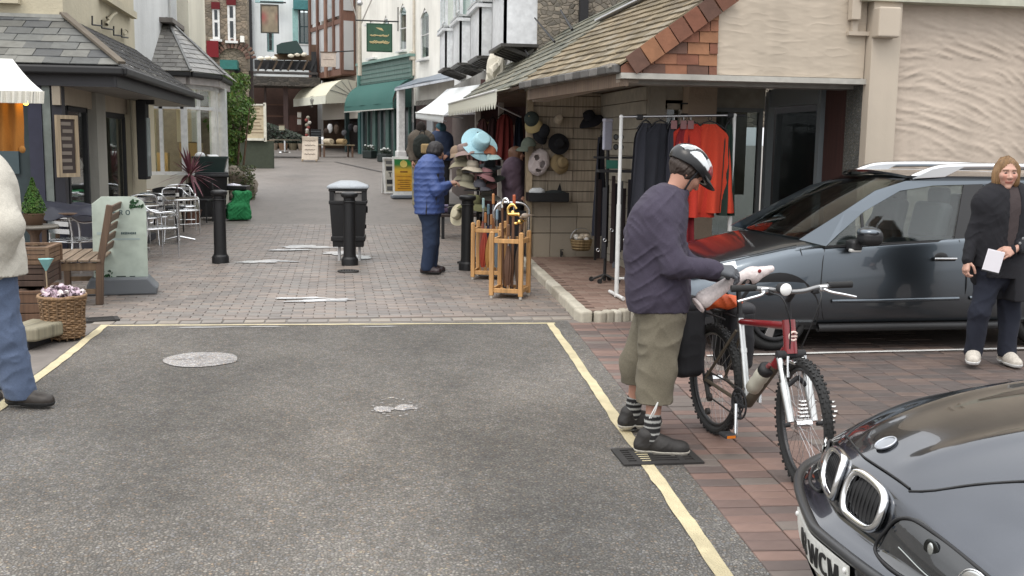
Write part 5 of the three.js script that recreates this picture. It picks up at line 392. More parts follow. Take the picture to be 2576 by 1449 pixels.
{ // wheelie bin, crate on it, sack and tray beside it
  const t = thing('wheelie_bin', 'tall black wheeled bin by the bay window', 'wheeled bin'), p = atG(536, 551); part(t, 'body', grid((u, v) => { const k = u * 4, i = floor(min(k, 3.999)), f = k - i, W = lerp(.25, .31, v), D = lerp(.26, .33, v), c = [[-W, D], [W, D], [W, -D], [-W, -D], [-W, D]]; return V(lerp(c[i][0], c[i + 1][0], f), .06 + v * .84, lerp(c[i][1], c[i + 1][1], f)); }, 4, 1), plastic([.012, .013, .015])); part(t, 'rim', rb(.68, .06, .74, .02, 0, .91, 0), plastic([.014, .015, .017])); part(t, 'lid', rb(.66, .05, .7, .02, 0, .955, 0), plastic([.016, .017, .019])); for (const s of [-1, 1]) part(t, 'wheel', cyl(.1, .1, .05, s * .27, .1, -.3, 18, 0, 0, PI / 2), M.rubber); place(t, p, .1);
  const c = thing('recycling_crate', 'dark green recycling crate with white rubbish on top of the wheeled bin', 'crate'); part(c, 'crate', grid((u, v) => { const k = u * 4, i = floor(min(k, 3.999)), f = k - i, W = lerp(.27, .34, v), D = lerp(.2, .24, v), q = [[-W, D], [W, D], [W, -D], [-W, -D], [-W, D]]; return V(lerp(q[i][0], q[i + 1][0], f), v * .3, lerp(q[i][1], q[i + 1][1], f)); }, 4, 1, .012), plastic([.012, .035, .03])); part(c, 'rim', [...frameGeo(-.36, -.25, .36, .25, .04, .04, 0)].map(g => g.rotateX(-PI / 2).translate(0, .3, 0)), plastic([.012, .035, .03])); part(c, 'handle', bx(.12, .02, .02, 0, .2, .24), M.black); part(c, 'paper', [ball(.1, -.2, .33, .05, 1.1, .8, 1, 7), bx(.2, .02, .16, .05, .33, 0, .4, .2)], mat([.7, .72, .72])); place(c, V(p.x - .02, p.y + .98, p.z), .05);
  const b = thing('recycling_sack', 'bright green woven recycling sack beside the wheeled bin', 'sack'); const rbx = (x, y, z, a, b, c, r) => { const X = abs(x) - a, Y = abs(y) - b, Z = abs(z) - c; return hypot(max(X, 0), max(Y, 0), max(Z, 0)) + min(max(X, Y, Z), 0) - r; }, sackF = q => { const tw = .04 * sin(q.y * 9); let d = rbx(q.x + .01, q.y - .17, q.z, .15, .1, .1, .08); d = smin(d, rbx(q.x - .03 + tw, q.y - .43, q.z + .02, .12, .11, .09, .06), .05); return max(d + folds(q, .05, 7, 10, 7), .01 - q.y); }; part(b, 'sack', sdfMesh(sackF, V(-.34, -.02, -.32), V(.34, .7, .32), .014), cloth([.02, .23, .075], { roughness: .85 })); place(b, atG(602, 553), .3);
  const r = thing('rubbish_tray', 'black tray heaped with white rubbish on the green sack', 'tray'); part(r, 'tray', [rb(.62, .1, .42, .03, 0, .05, 0)], plastic([.01, .011, .012])); part(r, 'rubbish', sdfMesh(q => ell(q.x, q.y, q.z, .27, .14, .17) + folds(q, .03, 9, 9, 9), V(-.34, .05, -.24), V(.34, .22, .24), .016), mat([.72, .7, .78], { roughness: .6 })); place(r, V(-2.16, gy(22.4) + .6, -22.45), -.15); }
// A-boards
{ const t = thing('pavement_sign', 'orange and green pavement sign in a white frame beside the man in blue', 'pavement sign'); const w = .6, h = 1.02, tilt = -.12; const pg = [rb(w, h, .03, .01, 0, h / 2 + .08, 0)]; part(t, 'panel', pg.map(g => g.rotateX(tilt)), paint([.75, .76, .74])); const pr = tex(128, 1, (u, v) => { const n = fbm(6, 3, 5)(u, v); const g = sst(.62, .86, v); const o = [.5 + .1 * n, .24 + .1 * n, .02], gr = [.01, .13 + .05 * n, .03], y = [.62, .4, .04]; const m = sst(.45, .62, v); let c = o.map((q, i) => lerp(lerp(q, y[i], m * .6), gr[i], g)); return c; }); const pw = w - .1, ph = h - .18; const poster = bx(pw, ph, .006, 0, h / 2 + .1, .02).rotateX(tilt); part(t, 'poster', poster, mat(0xffffff, { map: (() => { const c = rep(pr, pw, ph); c.offset.set(.5, -(h / 2 + .1 - ph / 2) / ph); return c; })(), roughness: .5 })); part(t, 'roundel', [tor(.085, .012, 0, .9, .024, 0, 0, 24, 6), cyl(.08, .08, .006, 0, .9, .024, 24, PI / 2)].map(g => g.rotateX(tilt)), mat([.55, .45, .12])); part(t, 'lettering', [bx(.2, .035, .006, 0, .7, .026), ...[0, 1, 2, 3, 4].map(i => bx(.34 - (i % 2) * .08, .014, .006, (i % 2) * .02, .48 - i * .055, .026)), bx(.4, .006, .006, 0, .58, .026)].map(g => g.rotateX(tilt)), mat([.2, .09, .015])); part(t, 'base', [rb(.66, .09, .4, .03, 0, .045, -.05)], mat([.13, .15, .18], { roughness: .5 })); place(t, atG(1017, 499), .12); }
{ const t = thing('pavement_sign', 'white framed pavement sign of black and white squares left of the orange one', 'pavement sign'); const w = .5, h = 1.0; for (const s of [1, -1]) { const a = -.16 * s, z = .14 * s, f = g => g.rotateX(a).translate(0, 0, z); part(t, 'frame', frameGeo(-w / 2, 0, w / 2, h, .045, .03, 0).map(f), M.whitePaint); part(t, 'board', f(bx(w - .06, h - .06, .012, 0, h / 2, 0)), paint([.5, .48, .42])); if (s > 0) { for (let j = 0; j < 5; j++) if (j !== 2) part(t, 'picture', [f(rb(.3, .12, .01, .004, -.02, .14 + j * .185, .012)), f(bx(.2, .03, .012, -.02, .12 + j * .185, .014))], j % 2 ? M.dark : mat([.1, .1, .1])); part(t, 'lettering', f(letters('TU', .13, .006).translate(0, .46, .008)), M.dark); } } place(t, atG(985, 486), .25); }
{ const t = thing('pavement_sign', 'cream pavement sign with four lines of script in the middle of the far street', 'pavement sign'); const w = .68, h = 1.0, f = g => g.rotateX(-.2).translate(0, .06, .16); part(t, 'board', [f(rb(w, h, .03, .05, 0, h / 2, 0)), rb(w, h, .03, .05, 0, h / 2, 0).rotateX(.2).translate(0, .06, -.16)], paint([.62, .53, .43])); for (let i = 0; i < 4; i++) part(t, 'lettering', f(tube(Array.from({ length: 12 }, (_, k) => [-.22 + k * .04, .82 - i * .19 + .02 * sin(k * 2.1 + i * 2), .02]), .014, 40, 5)), mat([.22, .18, .15])); part(t, 'foot', [rb(.07, .1, .1, .02, -.3, .05, .17), rb(.07, .1, .1, .02, .3, .05, .17)], M.paleWood); place(t, atG(781, 406), -.2); }
{ const t = thing('chalkboard', 'dark purple folding chalkboard beside the climbing shrub', 'chalkboard'); part(t, 'board', [rb(.5, .95, .04, .02, 0, .62, 0, 0, -.12), rb(.5, .95, .04, .02, 0, .62, -.2, 0, .12)], mat([.05, .04, .055], { roughness: .6 })); part(t, 'leg', [bx(.05, .2, .05, -.22, .1, .06), bx(.05, .2, .05, .22, .1, .06)], M.oldWood); place(t, atG(646, 417), .35); const c = thing('folded_chair', 'black rounded chair back behind the dark chalkboard', 'chair'); part(c, 'backrest', grid((u, v) => V(lerp(-.22, .22, u), .35 + v * .55 + .12 * sin(PI * u), -.05 - .2 * v), 8, 4, .03), M.black); part(c, 'leg', [rod(V(-.2, 0, 0), V(-.2, .6, -.1), .015), rod(V(.2, 0, 0), V(.2, .6, -.1), .015), rod(V(-.2, 0, -.3), V(-.2, .5, -.1), .015)], M.black); place(c, atG(634, 412).add(V(0, 0, -.6)), .3); }
{ const t = thing('pavement_sign', 'tall pale green pavement sign with leaves and grey base behind the wooden bench', 'pavement sign'); const P = (x, y) => V(x, y, 0), w = .56, h = .98; const prof = [[-w / 2, 0], [w / 2, 0], [w / 2, h - .12], [w / 2 - .03, h - .05], [w / 2 - .12, h], [-w / 2 + .1, h], [-w / 2, h - .08]]; const f = g => g.rotateX(-.1).translate(0, .1, 0); part(t, 'panel', f(prism(prof, .03, .006)), paint([.43, .49, .42], { roughness: .5 })); part(t, 'base', prism([[-.34, 0], [.36, 0], [.37, .05], [.33, .09], [.28, .15], [-.3, .15], [-.33, .09]], .34, .02).translate(0, .02, -.2), mat([.12, .13, .14], { roughness: .45 })); part(t, 'lettering', [...['E', 'R', 'O'].map((c, i) => f(letters(c, .055, .003).translate(-.05 + i * .07, .78, .036))), ...Array.from({ length: 9 }, (_, i) => f(bx(.014, .02 + .012 * h2(i, 3), .003, .02 + i * .018, .575, .038)))], mat([.07, .1, .1])); part(t, 'rule', [f(bx(.42, .018, .003, 0, .51, .038)), f(bx(.2, .03, .003, -.14, .575, .038))], mat([.3, .36, .35])); part(t, 'badge', [f(rb(.1, .055, .004, .002, .0, .07, .038)), f(rb(.06, .05, .004, .002, .12, .07, .038))], mat([.02, .03, .025])); const lv = []; for (let i = 0; i < 40; i++) { const a = rnd(.5, 1.6), r = rnd(.0, .15); lv.push([V(.12 + r * cos(a) * 1.1, .86 + r * .5 - .12 * r * 3 * (a < .9 ? 1 : 0), .04), V(0, 0, 1)]); } for (let i = 0; i < 26; i++) lv.push([V(-.2 + rnd(-.06, .12), .06 + rnd(-.03, .1), .04), V(0, 0, 1)]); part(t, 'leaf_print', f(leaves(lv, .026)), leafM([.02, .085, .03])); place(t, atG(302, 738).add(V(.02, 0, .0)), .12); }
// aluminium cafe chairs and tables
{ const t = thing('cafe_chair', 'shiny aluminium cafe armchair nearest the pale green sign, arms towards the street', 'chair', 'aluminium cafe chairs'); const tb = p => tube(p, .013, 0, 8); for (const s of [-1, 1]) part(t, 'arm', tb([[s * .25, 0, .24], [s * .25, .4, .24], [s * .25, .62, .22], [s * .26, .68, .12], [s * .26, .68, -.1], [s * .23, .74, -.22], [s * .17, .82, -.26], [0, .84, -.29]]), M.alu); for (const s of [-1, 1]) part(t, 'leg', tb([[s * .22, 0, -.3], [s * .22, .44, -.22], [s * .2, .82, -.25]]), M.alu); part(t, 'seat_frame', tb([[-.23, .44, .22], [-.23, .44, -.22], [.23, .44, -.22], [.23, .44, .22], [-.23, .44, .22]]), M.alu); part(t, 'stretcher', rod(V(-.25, .2, .24), V(.25, .2, .24), .009), M.alu); for (let i = 0; i < 6; i++) part(t, 'seat_slat', rb(.46, .01, .058, .004, 0, .455, -.18 + i * .074), M.alu); for (let i = 0; i < 3; i++) part(t, 'back_slat', grid((u, v) => V(lerp(-.2, .2, u), .54 + i * .095 + v * .06, -.24 - .03 * sin(PI * u) - i * .01), 8, 1, .006), M.alu); place(t, atG(392, 648).setY(0), 2.2);
  copy(t, 'aluminium cafe armchair nearest the wheeled bin', atG(455, 590), 2.5); copy(t, 'aluminium cafe armchair seen between the wooden bench and pale green sign', atG(196, 690), .7); copy(t, 'aluminium cafe armchair beyond the round table by the doorway', atG(330, 600), 1.2); copy(t, 'aluminium cafe armchair half hidden below the bay window', V(-2.95, gy(20.4), -20.4), 2.9); copy(t, 'aluminium cafe armchair with its back to the round table behind the green sign', atG(352, 615), -.5); copy(t, 'aluminium cafe armchair close to the cream pier', V(-3.0, .02, -18.1), .2);
  const b = thing('black_chair', 'black woven chair back below the bay window by the tables', 'chair', 'black chairs'); part(b, 'backrest', grid((u, v) => V(.27 * cos(PI * u), .5 + v * (.3 - .1 * abs(u - .5)), -.24 * sin(PI * u)), 14, 3, .02), M.black); part(b, 'seat', rb(.48, .04, .46, .02, 0, .44, 0), M.black); for (const [x, z] of [[-.2, -.18], [.2, -.18], [-.2, .2], [.2, .2]]) part(b, 'leg', rod(V(x, 0, z), V(x * .95, .43, z * .95), .014), M.black); place(b, V(-3.05, gy(19.5) + .05, -19.6), .5); copy(b, 'second black woven chair behind the first one under the bay window', V(-2.7, gy(21.2) + .06, -21.2), -.2);
  const d = thing('cafe_table', 'round aluminium cafe table behind the pale green sign', 'table', 'aluminium cafe tables'); part(d, 'top', lathe([[0, .7], [.34, .7], [.35, .712], [.345, .728], [0, .73]], 36), metal([.42, .36, .28], { roughness: .3 })); part(d, 'rim', tor(.347, .014, 0, .714, 0, 0, PI / 2, 40, 8), M.alu); part(d, 'column', cyl(.03, .03, .7, 0, .35, 0, 14), M.alu); for (let i = 0; i < 4; i++) part(d, 'foot', rod(V(0, .08, 0), V(.27 * cos(i * PI / 2 + .6), .02, .27 * sin(i * PI / 2 + .6)), .02, .014), M.alu); place(d, atY(340, 514, .73).setY(0)); copy(d, 'round aluminium cafe table farther back under the bay window', atY(386, 477, .75).setY(gy(19)), .3); copy(d, 'round cafe table edge seen just left of the wheeled bin', atY(446, 500, .74).setY(0.02), .8);
  const s = thing('sauce_bottle', 'small dark bottle standing on the middle cafe table', 'bottle'); part(s, 'glass', lathe([[0, 0], [.03, 0], [.03, .12], [.012, .17], [.014, .2], [0, .2]], 14), mat([.03, .02, .02], { roughness: .2 })); part(s, 'label', cyl(.031, .031, .06, 0, .06, 0, 14), M.whitePaint); const q = atY(446, 500, .74).setY(.75); place(s, q); }
{ // wooden bench seen from its end
  const t = thing('wooden_bench', 'brown wooden bench seen from its end behind the wicker basket', 'bench'), w = wood([.13, .08, .05]), n = wood([.2, .13, .075]); const b0 = V(0, 0, 0), L = 1.1; for (const z of [0, -L]) { part(t, 'back_post', [bar(V(-.02, 0, z), V(.0, .44, z), .07, .075, .008), bar(V(0, .42, z), V(.12, 1.04, z), .07, .07, .008)], w); part(t, 'front_leg', bar(V(-.5, 0, z), V(-.5, .42, z), .07, .07, .008), w); part(t, 'end_rail', [bar(V(-.5, .4, z), V(0, .4, z), .05, .08, .006), bar(V(-.48, .14, z), V(0, .14, z), .04, .05)], n); } for (let i = 0; i < 5; i++) part(t, 'seat_slat', rb(.1, .025, L + .1, .006, -.5 + i * .115, .465, -L / 2), wood([.27, .2, .14])); for (let i = 0; i < 5; i++) part(t, 'back_slat', rb(.022, .075, L + .06, .006, .03 + i * .022, .56 + i * .108, -L / 2, 0, 0, -.19), w); place(t, atG(256, 766)); t.rotation.y = .08; }
{ const t = thing('covered_table', 'table under a sagging dark blue cloth behind the bench', 'table'); const cl = grid((u, v) => { const x = (u - .5) * 1.15, z = (v - .5) * 1.5, e = sst(.36, .5, max(abs(u - .5), abs(v - .5))); return V(x, 0.88 - .09 * e + .05 * (n3(x * 5, z * 5, 3) - .5) * 2 + .03 * sin(z * 6), z); }, 24, 24, .01); part(t, 'cloth', cl, cloth([.018, .02, .035], { roughness: .5 })); part(t, 'top', rb(.9, .03, 1.3, .01, 0, .81, 0), M.oldWood); for (const [x, z] of [[-.3, -.5], [.3, -.5], [-.3, .5], [.3, .5]]) part(t, 'leg', bx(.05, .8, .05, x, .4, z), M.oldWood); place(t, atS(190, 522, 13.9).setY(0), .1); }
{ const t = thing('round_pot_table', 'round grey topped table carrying the small conifer at far left', 'table'); const p = atY(86, 566, .72).setY(0); part(t, 'top', lathe([[0, .68], [.26, .68], [.27, .7], [.26, .72], [0, .72]], 30), paint([.17, .155, .13])); part(t, 'column', lathe([[.18, 0], [.2, .02], [.06, .1], [.05, .6], [.1, .68]], 20), M.oldWood); place(t, p); const c = thing('conifer', 'small bright green potted conifer on the round table', 'conifer'); const pts = []; for (let i = 0; i < 2600; i++) { const y = rnd(), r = (1 - y) * .17 * Math.pow(rnd(), .5) * (1 - .3 * (y < .08 ? 1 : 0)), a = rnd(0, 6.283); pts.push([V(cos(a) * r, .12 + y * .42, sin(a) * r), V(cos(a), .6, sin(a))]); } part(c, 'foliage', leaves(pts, .018), leafM([.06, .15, .015])); part(c, 'pot', lathe([[0, 0], [.09, 0], [.115, .12], [.125, .13], [.11, .14], [0, .12]], 20), mat([.12, .07, .04], { map: T.mottle })); place(c, p.clone().setY(.72)); const q = thing('planter', 'tapered cream planter beside the potted conifer', 'planter'); part(q, 'body', lathe([[0, 0], [.15, 0], [.11, .35], [.085, .62], [.1, .64], [.08, .65], [.06, .6], [0, .6]], 24), plaster([.46, .41, .29])); part(q, 'soil', cyl(.08, .08, .02, 0, .6, 0, 18), M.black); place(q, atG(143, 640)); }
{ // crates and baskets of the street display
  function crate(name, label, p, w, h, d, m, ry, inner) { const t = thing(name, label, 'crate'); for (const [x, z, ww, dd] of [[0, d / 2, w, .02], [0, -d / 2, w, .02], [w / 2, 0, .02, d - .03], [-w / 2, 0, .02, d - .03]]) for (let k = 0; k < 3; k++) part(t, 'board', rb(ww, h / 3 - .008, dd, .004, x, (k + .5) * h / 3, z), m); for (const [x, z] of [[1, 1], [1, -1], [-1, 1], [-1, -1]]) part(t, 'corner_batten', bx(.035, h + .01, .035, x * (w / 2 + .006), h / 2, z * (d / 2 + .006)), m); part(t, 'base', bx(w - .02, .02, d - .02, 0, .02, 0), m); part(t, 'top_edge', frameGeo(-w / 2 - .02, -d / 2 - .02, w / 2 + .02, d / 2 + .02, .05, .02, 0).map(g => g.rotateX(-PI / 2).translate(0, h + .012, 0)), m); if (inner) part(t, 'fill', grid((u, v) => V((u - .5) * (w - .05), h - .04 + .05 * n3(u * 9, v * 9, 4), (v - .5) * (d - .05)), 14, 10), inner); place(t, p, ry); return t; }
  const g0 = atG(78, 800), m = wood([.15, .08, .045]); crate('wooden_crate', 'low dark wooden crate on the ground beside the wicker basket', g0, .36, .28, .6, m, .05, mat([.07, .04, .025], { map: T.mottle })); crate('wooden_crate', 'upper brown wooden crate stacked behind the handled basket', V(g0.x - .06, .5, g0.z - .35), .4, .15, .5, wood([.2, .12, .07]), .02, mat([.06, .035, .02])); crate('wooden_crate', 'middle dark wooden crate under the upper brown one', V(g0.x - .08, .3, g0.z - .3), .42, .18, .56, wood([.085, .05, .035]), .04);
  const t = thing('handled_basket', 'small basket with hoop handle and orange goods beside the man\'s jumper', 'basket'); part(t, 'bowl', lathe([[0, 0], [.1, .01], [.14, .09], [.16, .14], [.15, .15], [.13, .1], [0, .04]], 22), wood([.17, .105, .05], { bumpMap: T.chips.b, bumpScale: .006 })); part(t, 'handle', tor(.145, .012, 0, .14, 0, .3, 0, 24, 6, PI), wood([.36, .25, .13])); const or = []; for (let i = 0; i < 14; i++) { const a = i * 2.4, r = .012 * i; part(t, 'orange_sweet', ball(.03, r * .6 * cos(a), .12 + .02 * cos(i), r * .6 * sin(a), 1.2, .8, 1, 8), mat([.5, .16, .05], { roughness: .4 })); } place(t, atY(80, 685, .3).setY(.3).add(V(.04, 0, .02)), .2);
  const sl = thing('stone_slab', 'weathered pale slab lying between the jeans and wicker basket', 'slab'); part(sl, 'slab', (() => { const g = new RoundedBoxGeometry(.34, .12, .5, 4, .03), a = g.attributes.position; for (let i = 0; i < a.count; i++) a.setXYZ(i, a.getX(i) + .03 * (n3(a.getX(i) * 9, a.getY(i) * 9, a.getZ(i) * 6) - .5), a.getY(i) + .02 * (n3(a.getX(i) * 7, 2, a.getZ(i) * 9) - .5), a.getZ(i)); g.computeVertexNormals(); return fin(g); })(), wood([.3, .27, .19])); part(sl, 'prop', bx(.2, .06, .4, -.04, -.09, 0), M.black); place(sl, atG(88, 866).setY(.12), -.25);
  const pn = thing('price_marker', 'turquoise folded paper cone on a thin stick above the basket', 'marker'); const b = atG(146, 800); part(pn, 'stick', rod(V(0, 0, 0), V(-.01, .42, 0), .006), M.paleWood); part(pn, 'cone', [fin(new THREE.ConeGeometry(.075, .13, 5)).rotateX(PI).translate(-.01, .46, 0)], mat([.3, .62, .62], { map: T.mottle, roughness: .5 })); place(pn, V(b.x - .08, .05, b.z)); }
{ // wicker basket of dried flowers
  const t = thing('wicker_basket', 'round brown wicker basket full of dried petals by the yellow line', 'basket'), R = y => .155 + .03 * y / .38 + .006 * sin(y * 20), c = V(0, 0, 0); const base = wood([.19, .115, .06]); const w2 = [wood([.26, .15, .07]), wood([.2, .115, .055]), wood([.31, .19, .1])]; for (let k = 0; k < 21; k++) { const y = .012 + k * .0175, pts = []; for (let i = 0; i < 64; i++) { const a = i / 64 * 6.283, r = R(y) + .006 * sin(a * 16 + k * PI) + .004 * (n3(a * 3, k, 1) - .5); pts.push([cos(a) * r, y + .012 * sin(a + .5) + .004 * sin(a * 7 + k), sin(a) * r]); } part(t, 'cane', tube(pts, .0098 + .001 * h2(k, 2), 128, 6, true), w2[k % 3]); } part(t, 'wall', lathe([[0, .01], [.15, .01], [.155, .1], [.175, .37], [.16, .37], [.14, .1]], 24), base); part(t, 'rim', tor(.19, .014, 0, .375, 0, 0, PI / 2 + .05, 48, 8), w2[2]); for (let i = 0; i < 16; i++) { const a = i / 16 * 6.283; part(t, 'stake', rod(V(cos(a) * .16, 0, sin(a) * .16), V(cos(a) * .19, .37, sin(a) * .19), .006), base); } const pm = [[.55, .44, .5], [.66, .6, .58], [.08, .05, .06], [.42, .3, .36]].map(q => mat(q, { roughness: .6 })); for (let i = 0; i < 130; i++) { const a = rnd(0, 6.283), r = .17 * sqrt(rnd()), g = grid((u, v) => V((u - .5) * .05, .012 * cos(u * 5) + .01 * sin(v * 4), (v - .5) * .04), 3, 3, .003); tf(g, cos(a) * r, .375 + .05 * (1 - r / .17) + rnd(-.01, .03), sin(a) * r, rnd(0, 6), rnd(-.8, .8), rnd(-.8, .8)); part(t, 'petal', g, pm[floor(rnd(0, 4))]); } place(t, atG(161, 850)); }
{ // market canopy, hanging cloth and lamp at the left edge
  const t = thing('stall_canopy', 'white stall canopy with fringed edge at the far left', 'canopy'); const a = atS(-60, 262, 12), b = atS(110, 256, 12), c = atS(0, 166, 12.6); part(t, 'canopy', grid((u, v) => V(lerp(b.x, b.x - 1.9, u) - v * .55, lerp(b.y + .1, b.y + .5, v) - .03 * sin(PI * v), lerp(-12, -12.9, v)), 14, 8, .01), cloth([.8, .8, .76])); const fr = []; for (let i = 0; i < 34; i++) { const x = b.x - .01 - i * .055; part(t, 'fringe', grid((u, v) => V(x + (u - .5) * .05 - .012 * v, b.y + .11 - v * .13, -11.99 + .012 * sin(u * 6 + i)), 4, 3, .008), cloth([.74, .72, .64])); } part(t, 'pole', rod(V(b.x - 1.2, 0, -12.8), V(b.x - 1.2, 2.5, -12.8), .025), M.steel); settle(t);
  const o = thing('hanging_cloth', 'orange-brown hanging fabric under the white stall canopy', 'cloth'); const p = atS(20, 256, 12.4), q = atS(20, 380, 12.4); const h = p.y - q.y; part(o, 'fabric', grid((u, v) => V((u - .5) * .38 * (1 + v * .06), h * v, .035 * sin(u * 17) * (1 - .4 * v) + .01 * sin(v * 8)), 30, 12, .008), cloth([.42, .17, .03])); part(o, 'rail', rod(V(-.3, h, 0), V(.3, h, 0), .012), M.steel); part(o, 'tassel', ball(.035, .18, .02, .02, 1, 1.2, 1, 10), cloth([.4, .18, .04])); place(o, V(p.x - .05, q.y, -12.4));
  const l = thing('string_lamp', 'small yellow glowing lamp under the fringed canopy', 'lamp'); const m = atS(65, 258, 12.3); part(l, 'lamp_bulb', ball(.032, 0, 0, 0, 1, 1, 1, 12), mat([1, .8, .2], { emissive: lin(1, .7, .12), emissiveIntensity: 2.2 })); part(l, 'cap', cyl(.018, .018, .05, 0, .045, 0, 10), M.black); place(l, m); const L = new THREE.PointLight(0xffcc55, .06, 3, 2); L.position.copy(m); L.castShadow = true; L.name = 'string_lamp_light'; scene.add(L);
  const g = thing('carrier_bag', 'silvery blue bag edge behind the leg of the man at left', 'bag'); part(g, 'bag', sdfMesh(p => ell(p.x, p.y - .15, p.z, .16, .17, .08) + folds(p, .02, 11, 11, 11), V(-.22, -.02, -.13), V(.22, .36, .13), .014), mat([.2, .28, .33], { roughness: .3 })); part(g, 'strap', tor(.08, .01, 0, .3, 0), M.dark); place(g, atG(-8, 975)); }
/* ---------- stands, hats, clothes and goods on the right ---------- */
function standFrame(label, p, ry, w, d, h) { const t = thing('umbrella_stand', label, 'umbrella stand'); for (const [x, z] of [[1, 1], [1, -1], [-1, 1], [-1, -1]]) { const q = part(t, 'post', rb(.05, h, .05, .008, x * w / 2, h / 2 + .03, z * d / 2), M.pine); part(q, 'knob', ball(.028, x * w / 2, h + .035, z * d / 2, 1, .7, 1, 12), M.pine); part(t, 'foot', cyl(.018, .02, .03, x * w / 2, .015, z * d / 2, 10), mat([.5, .46, .4])); } for (const y of [.09, h - .05]) { for (const z of [1, -1]) part(t, 'rail', rb(w - .05, .05, .03, .006, 0, y, z * d / 2), M.pine); for (const x of [1, -1]) part(t, 'rail', rb(.03, .05, d - .05, .006, x * w / 2, y, 0), M.pine); } part(t, 'bottom', bx(w - .04, .015, d - .04, 0, .075, 0), M.pine); place(t, p, ry); return (x, z, y = .085) => V(x, y, z).applyAxisAngle(up, ry).add(p); }
const at1 = standFrame('pine stand nearest the kerb holding brass-handled walking sticks', atG(1287, 750).add(V(0, 0, -.12)), -.42, .34, .36, .7), at2 = standFrame('pine stand farther from the kerb holding coloured umbrellas beside the bollard', atG(1218, 702).add(V(.08, 0, -.12)), -.3, .36, .4, .68);
function stick(label, p, lean, m, head, hm, len = .88) { const t = thing('walking_stick', label, 'walking stick'), top = V(lean[0], len, lean[1]); part(t, 'shaft', rod(V(0, 0, 0), top, .012, .015, 10), m); const g = head === 'crook' ? tube([[0, 0, 0], [0, .06, 0], [.03, .1, 0], [.07, .1, 0], [.1, .06, 0]], .016) : head === 'knob' ? ball(.034, 0, .03, 0, 1, 1.1, 1, 14) : head === 'bird' ? [ball(.035, 0, .04, 0, 1.5, .9, .8, 12), fin(new THREE.ConeGeometry(.016, .09, 8)).rotateZ(-PI / 2).translate(.08, .045, 0), ball(.022, -.05, .02, 0, 1.2, .8, .8, 10)] : [tf(cyl(.019, .015, .13, 0, 0, 0, 12, 0, 0, PI / 2), .0, .02, 0), ball(.022, .065, .02, 0, 1, 1, 1, 10)]; part(t, 'handle', [].concat(g).map(q => q.rotateY(rnd(-1, 1)).translate(top.x, top.y, top.z)), hm); part(t, 'ferrule', cyl(.014, .014, .03, 0, .015, 0, 10), M.rubber); place(t, p); }
const br1 = M.brass, brown1 = wood([.13, .06, .03]);
stick('walking stick with curled silver handle at the left of the near stand', at1(-.1, -.1), [-.03, 0], brown1, 'crook', M.chrome, .92); stick('walking stick with large brass crook in the middle of the near stand', at1(-.05, .02), [.02, 0], wood([.28, .13, .05]), 'crook', br1, .86); stick('walking stick with brass knob beside the brass crook', at1(.0, -.05), [.01, .01], brown1, 'knob', br1, .83); stick('walking stick with brass bar handle at the centre of the near stand', at1(.04, .05), [.0, .01], wood([.22, .11, .06]), 'bar', br1, .84); stick('walking stick with grey bird-shaped handle at the right of the near stand', at1(.11, -.02), [.05, 0], wood([.3, .2, .12]), 'bird', mat([.3, .24, .19], { roughness: .4 }), .8); stick('walking stick with small brass beak handle behind the bird handle', at1(.1, .08), [.03, .0], wood([.16, .09, .05]), 'bird', br1, .74);
function brolly(label, p, lean, c, hc, len = .8, r = .035) { const t = thing('umbrella', label, 'umbrella'); part(t, 'canopy', grid((u, v) => { const a = u * 6.283, k = r * (.25 + .75 * sin(PI * clamp(v * .9 + .08))) * (1 + .18 * sin(a * 8 + v * 3)); return V(cos(a) * k + lean[0] * v, .06 + v * len * .74, sin(a) * k + lean[1] * v); }, 48, 14), cloth(c, { roughness: .6 })); part(t, 'shaft', rod(V(0, 0, 0), V(lean[0] * 1.2, len + .02, lean[1] * 1.2), .007), M.steel); part(t, 'handle', rb(.035, .14, .035, .014, lean[0] * 1.25, len + .08, lean[1] * 1.25), mat(hc, { roughness: .35 })); place(t, p); }
brolly('folded brown umbrella standing at the right of the near stand', at1(.07, -.1), [.02, 0], [.2, .13, .085], [.2, .1, .05], .66, .045); brolly('folded dark brown umbrella in the middle of the near stand', at1(.0, .1), [.0, .0], [.12, .06, .035], [.12, .06, .03], .6, .04); brolly('folded umbrella with tall red wooden handle behind the near stand', at1(-.02, -.13), [.02, -.02], [.05, .05, .06], [.42, .1, .04], .92, .035);
brolly('folded red umbrella at the front of the far stand', at2(-.07, .06), [.02, 0], [.36, .05, .025], [.3, .12, .04], .62, .05); brolly('folded orange and olive umbrella beside the red one', at2(.0, .09), [.03, 0], [.4, .2, .05], [.3, .14, .05], .6, .045); brolly('folded pale blue umbrella at the right of the far stand', at2(.1, .02), [.0, 0], [.2, .27, .33], [.2, .28, .34], .66, .04); brolly('folded dark blue umbrella at the back of the far stand', at2(-.03, -.08), [.0, 0], [.03, .035, .09], [.1, .16, .2], .72, .045); brolly('folded umbrella with broad orange wooden handle in the far stand', at2(.03, -.02), [.01, 0], [.3, .12, .05], [.45, .2, .08], .86, .04); brolly('folded umbrella with pale curved blue handle in the far stand', at2(-.1, -.02), [.01, 0], [.25, .08, .05], [.25, .36, .36], .8, .035);
{ const t = thing('display_trolley', 'dark display trolley with arched chrome rail behind the umbrella stands', 'trolley'); const p = atS(1282, 640, 13.6).setY(0), W = .23; part(t, 'rail', tube([[-W, 0, 0], [-W, .7, 0], [-W, .86, 0], [-W + .08, .95, 0], [0, .96, 0], [W - .08, .95, 0], [W, .86, 0], [W, .7, 0], [W, 0, 0]], .02, 60), M.chrome); part(t, 'panel', bx(.4, .6, .02, 0, .55, -.03), M.blackCloth); part(t, 'shelf', bx(.42, .02, .3, 0, .25, -.1), M.dark); place(t, p.setX(p.x + .02), -.1); }
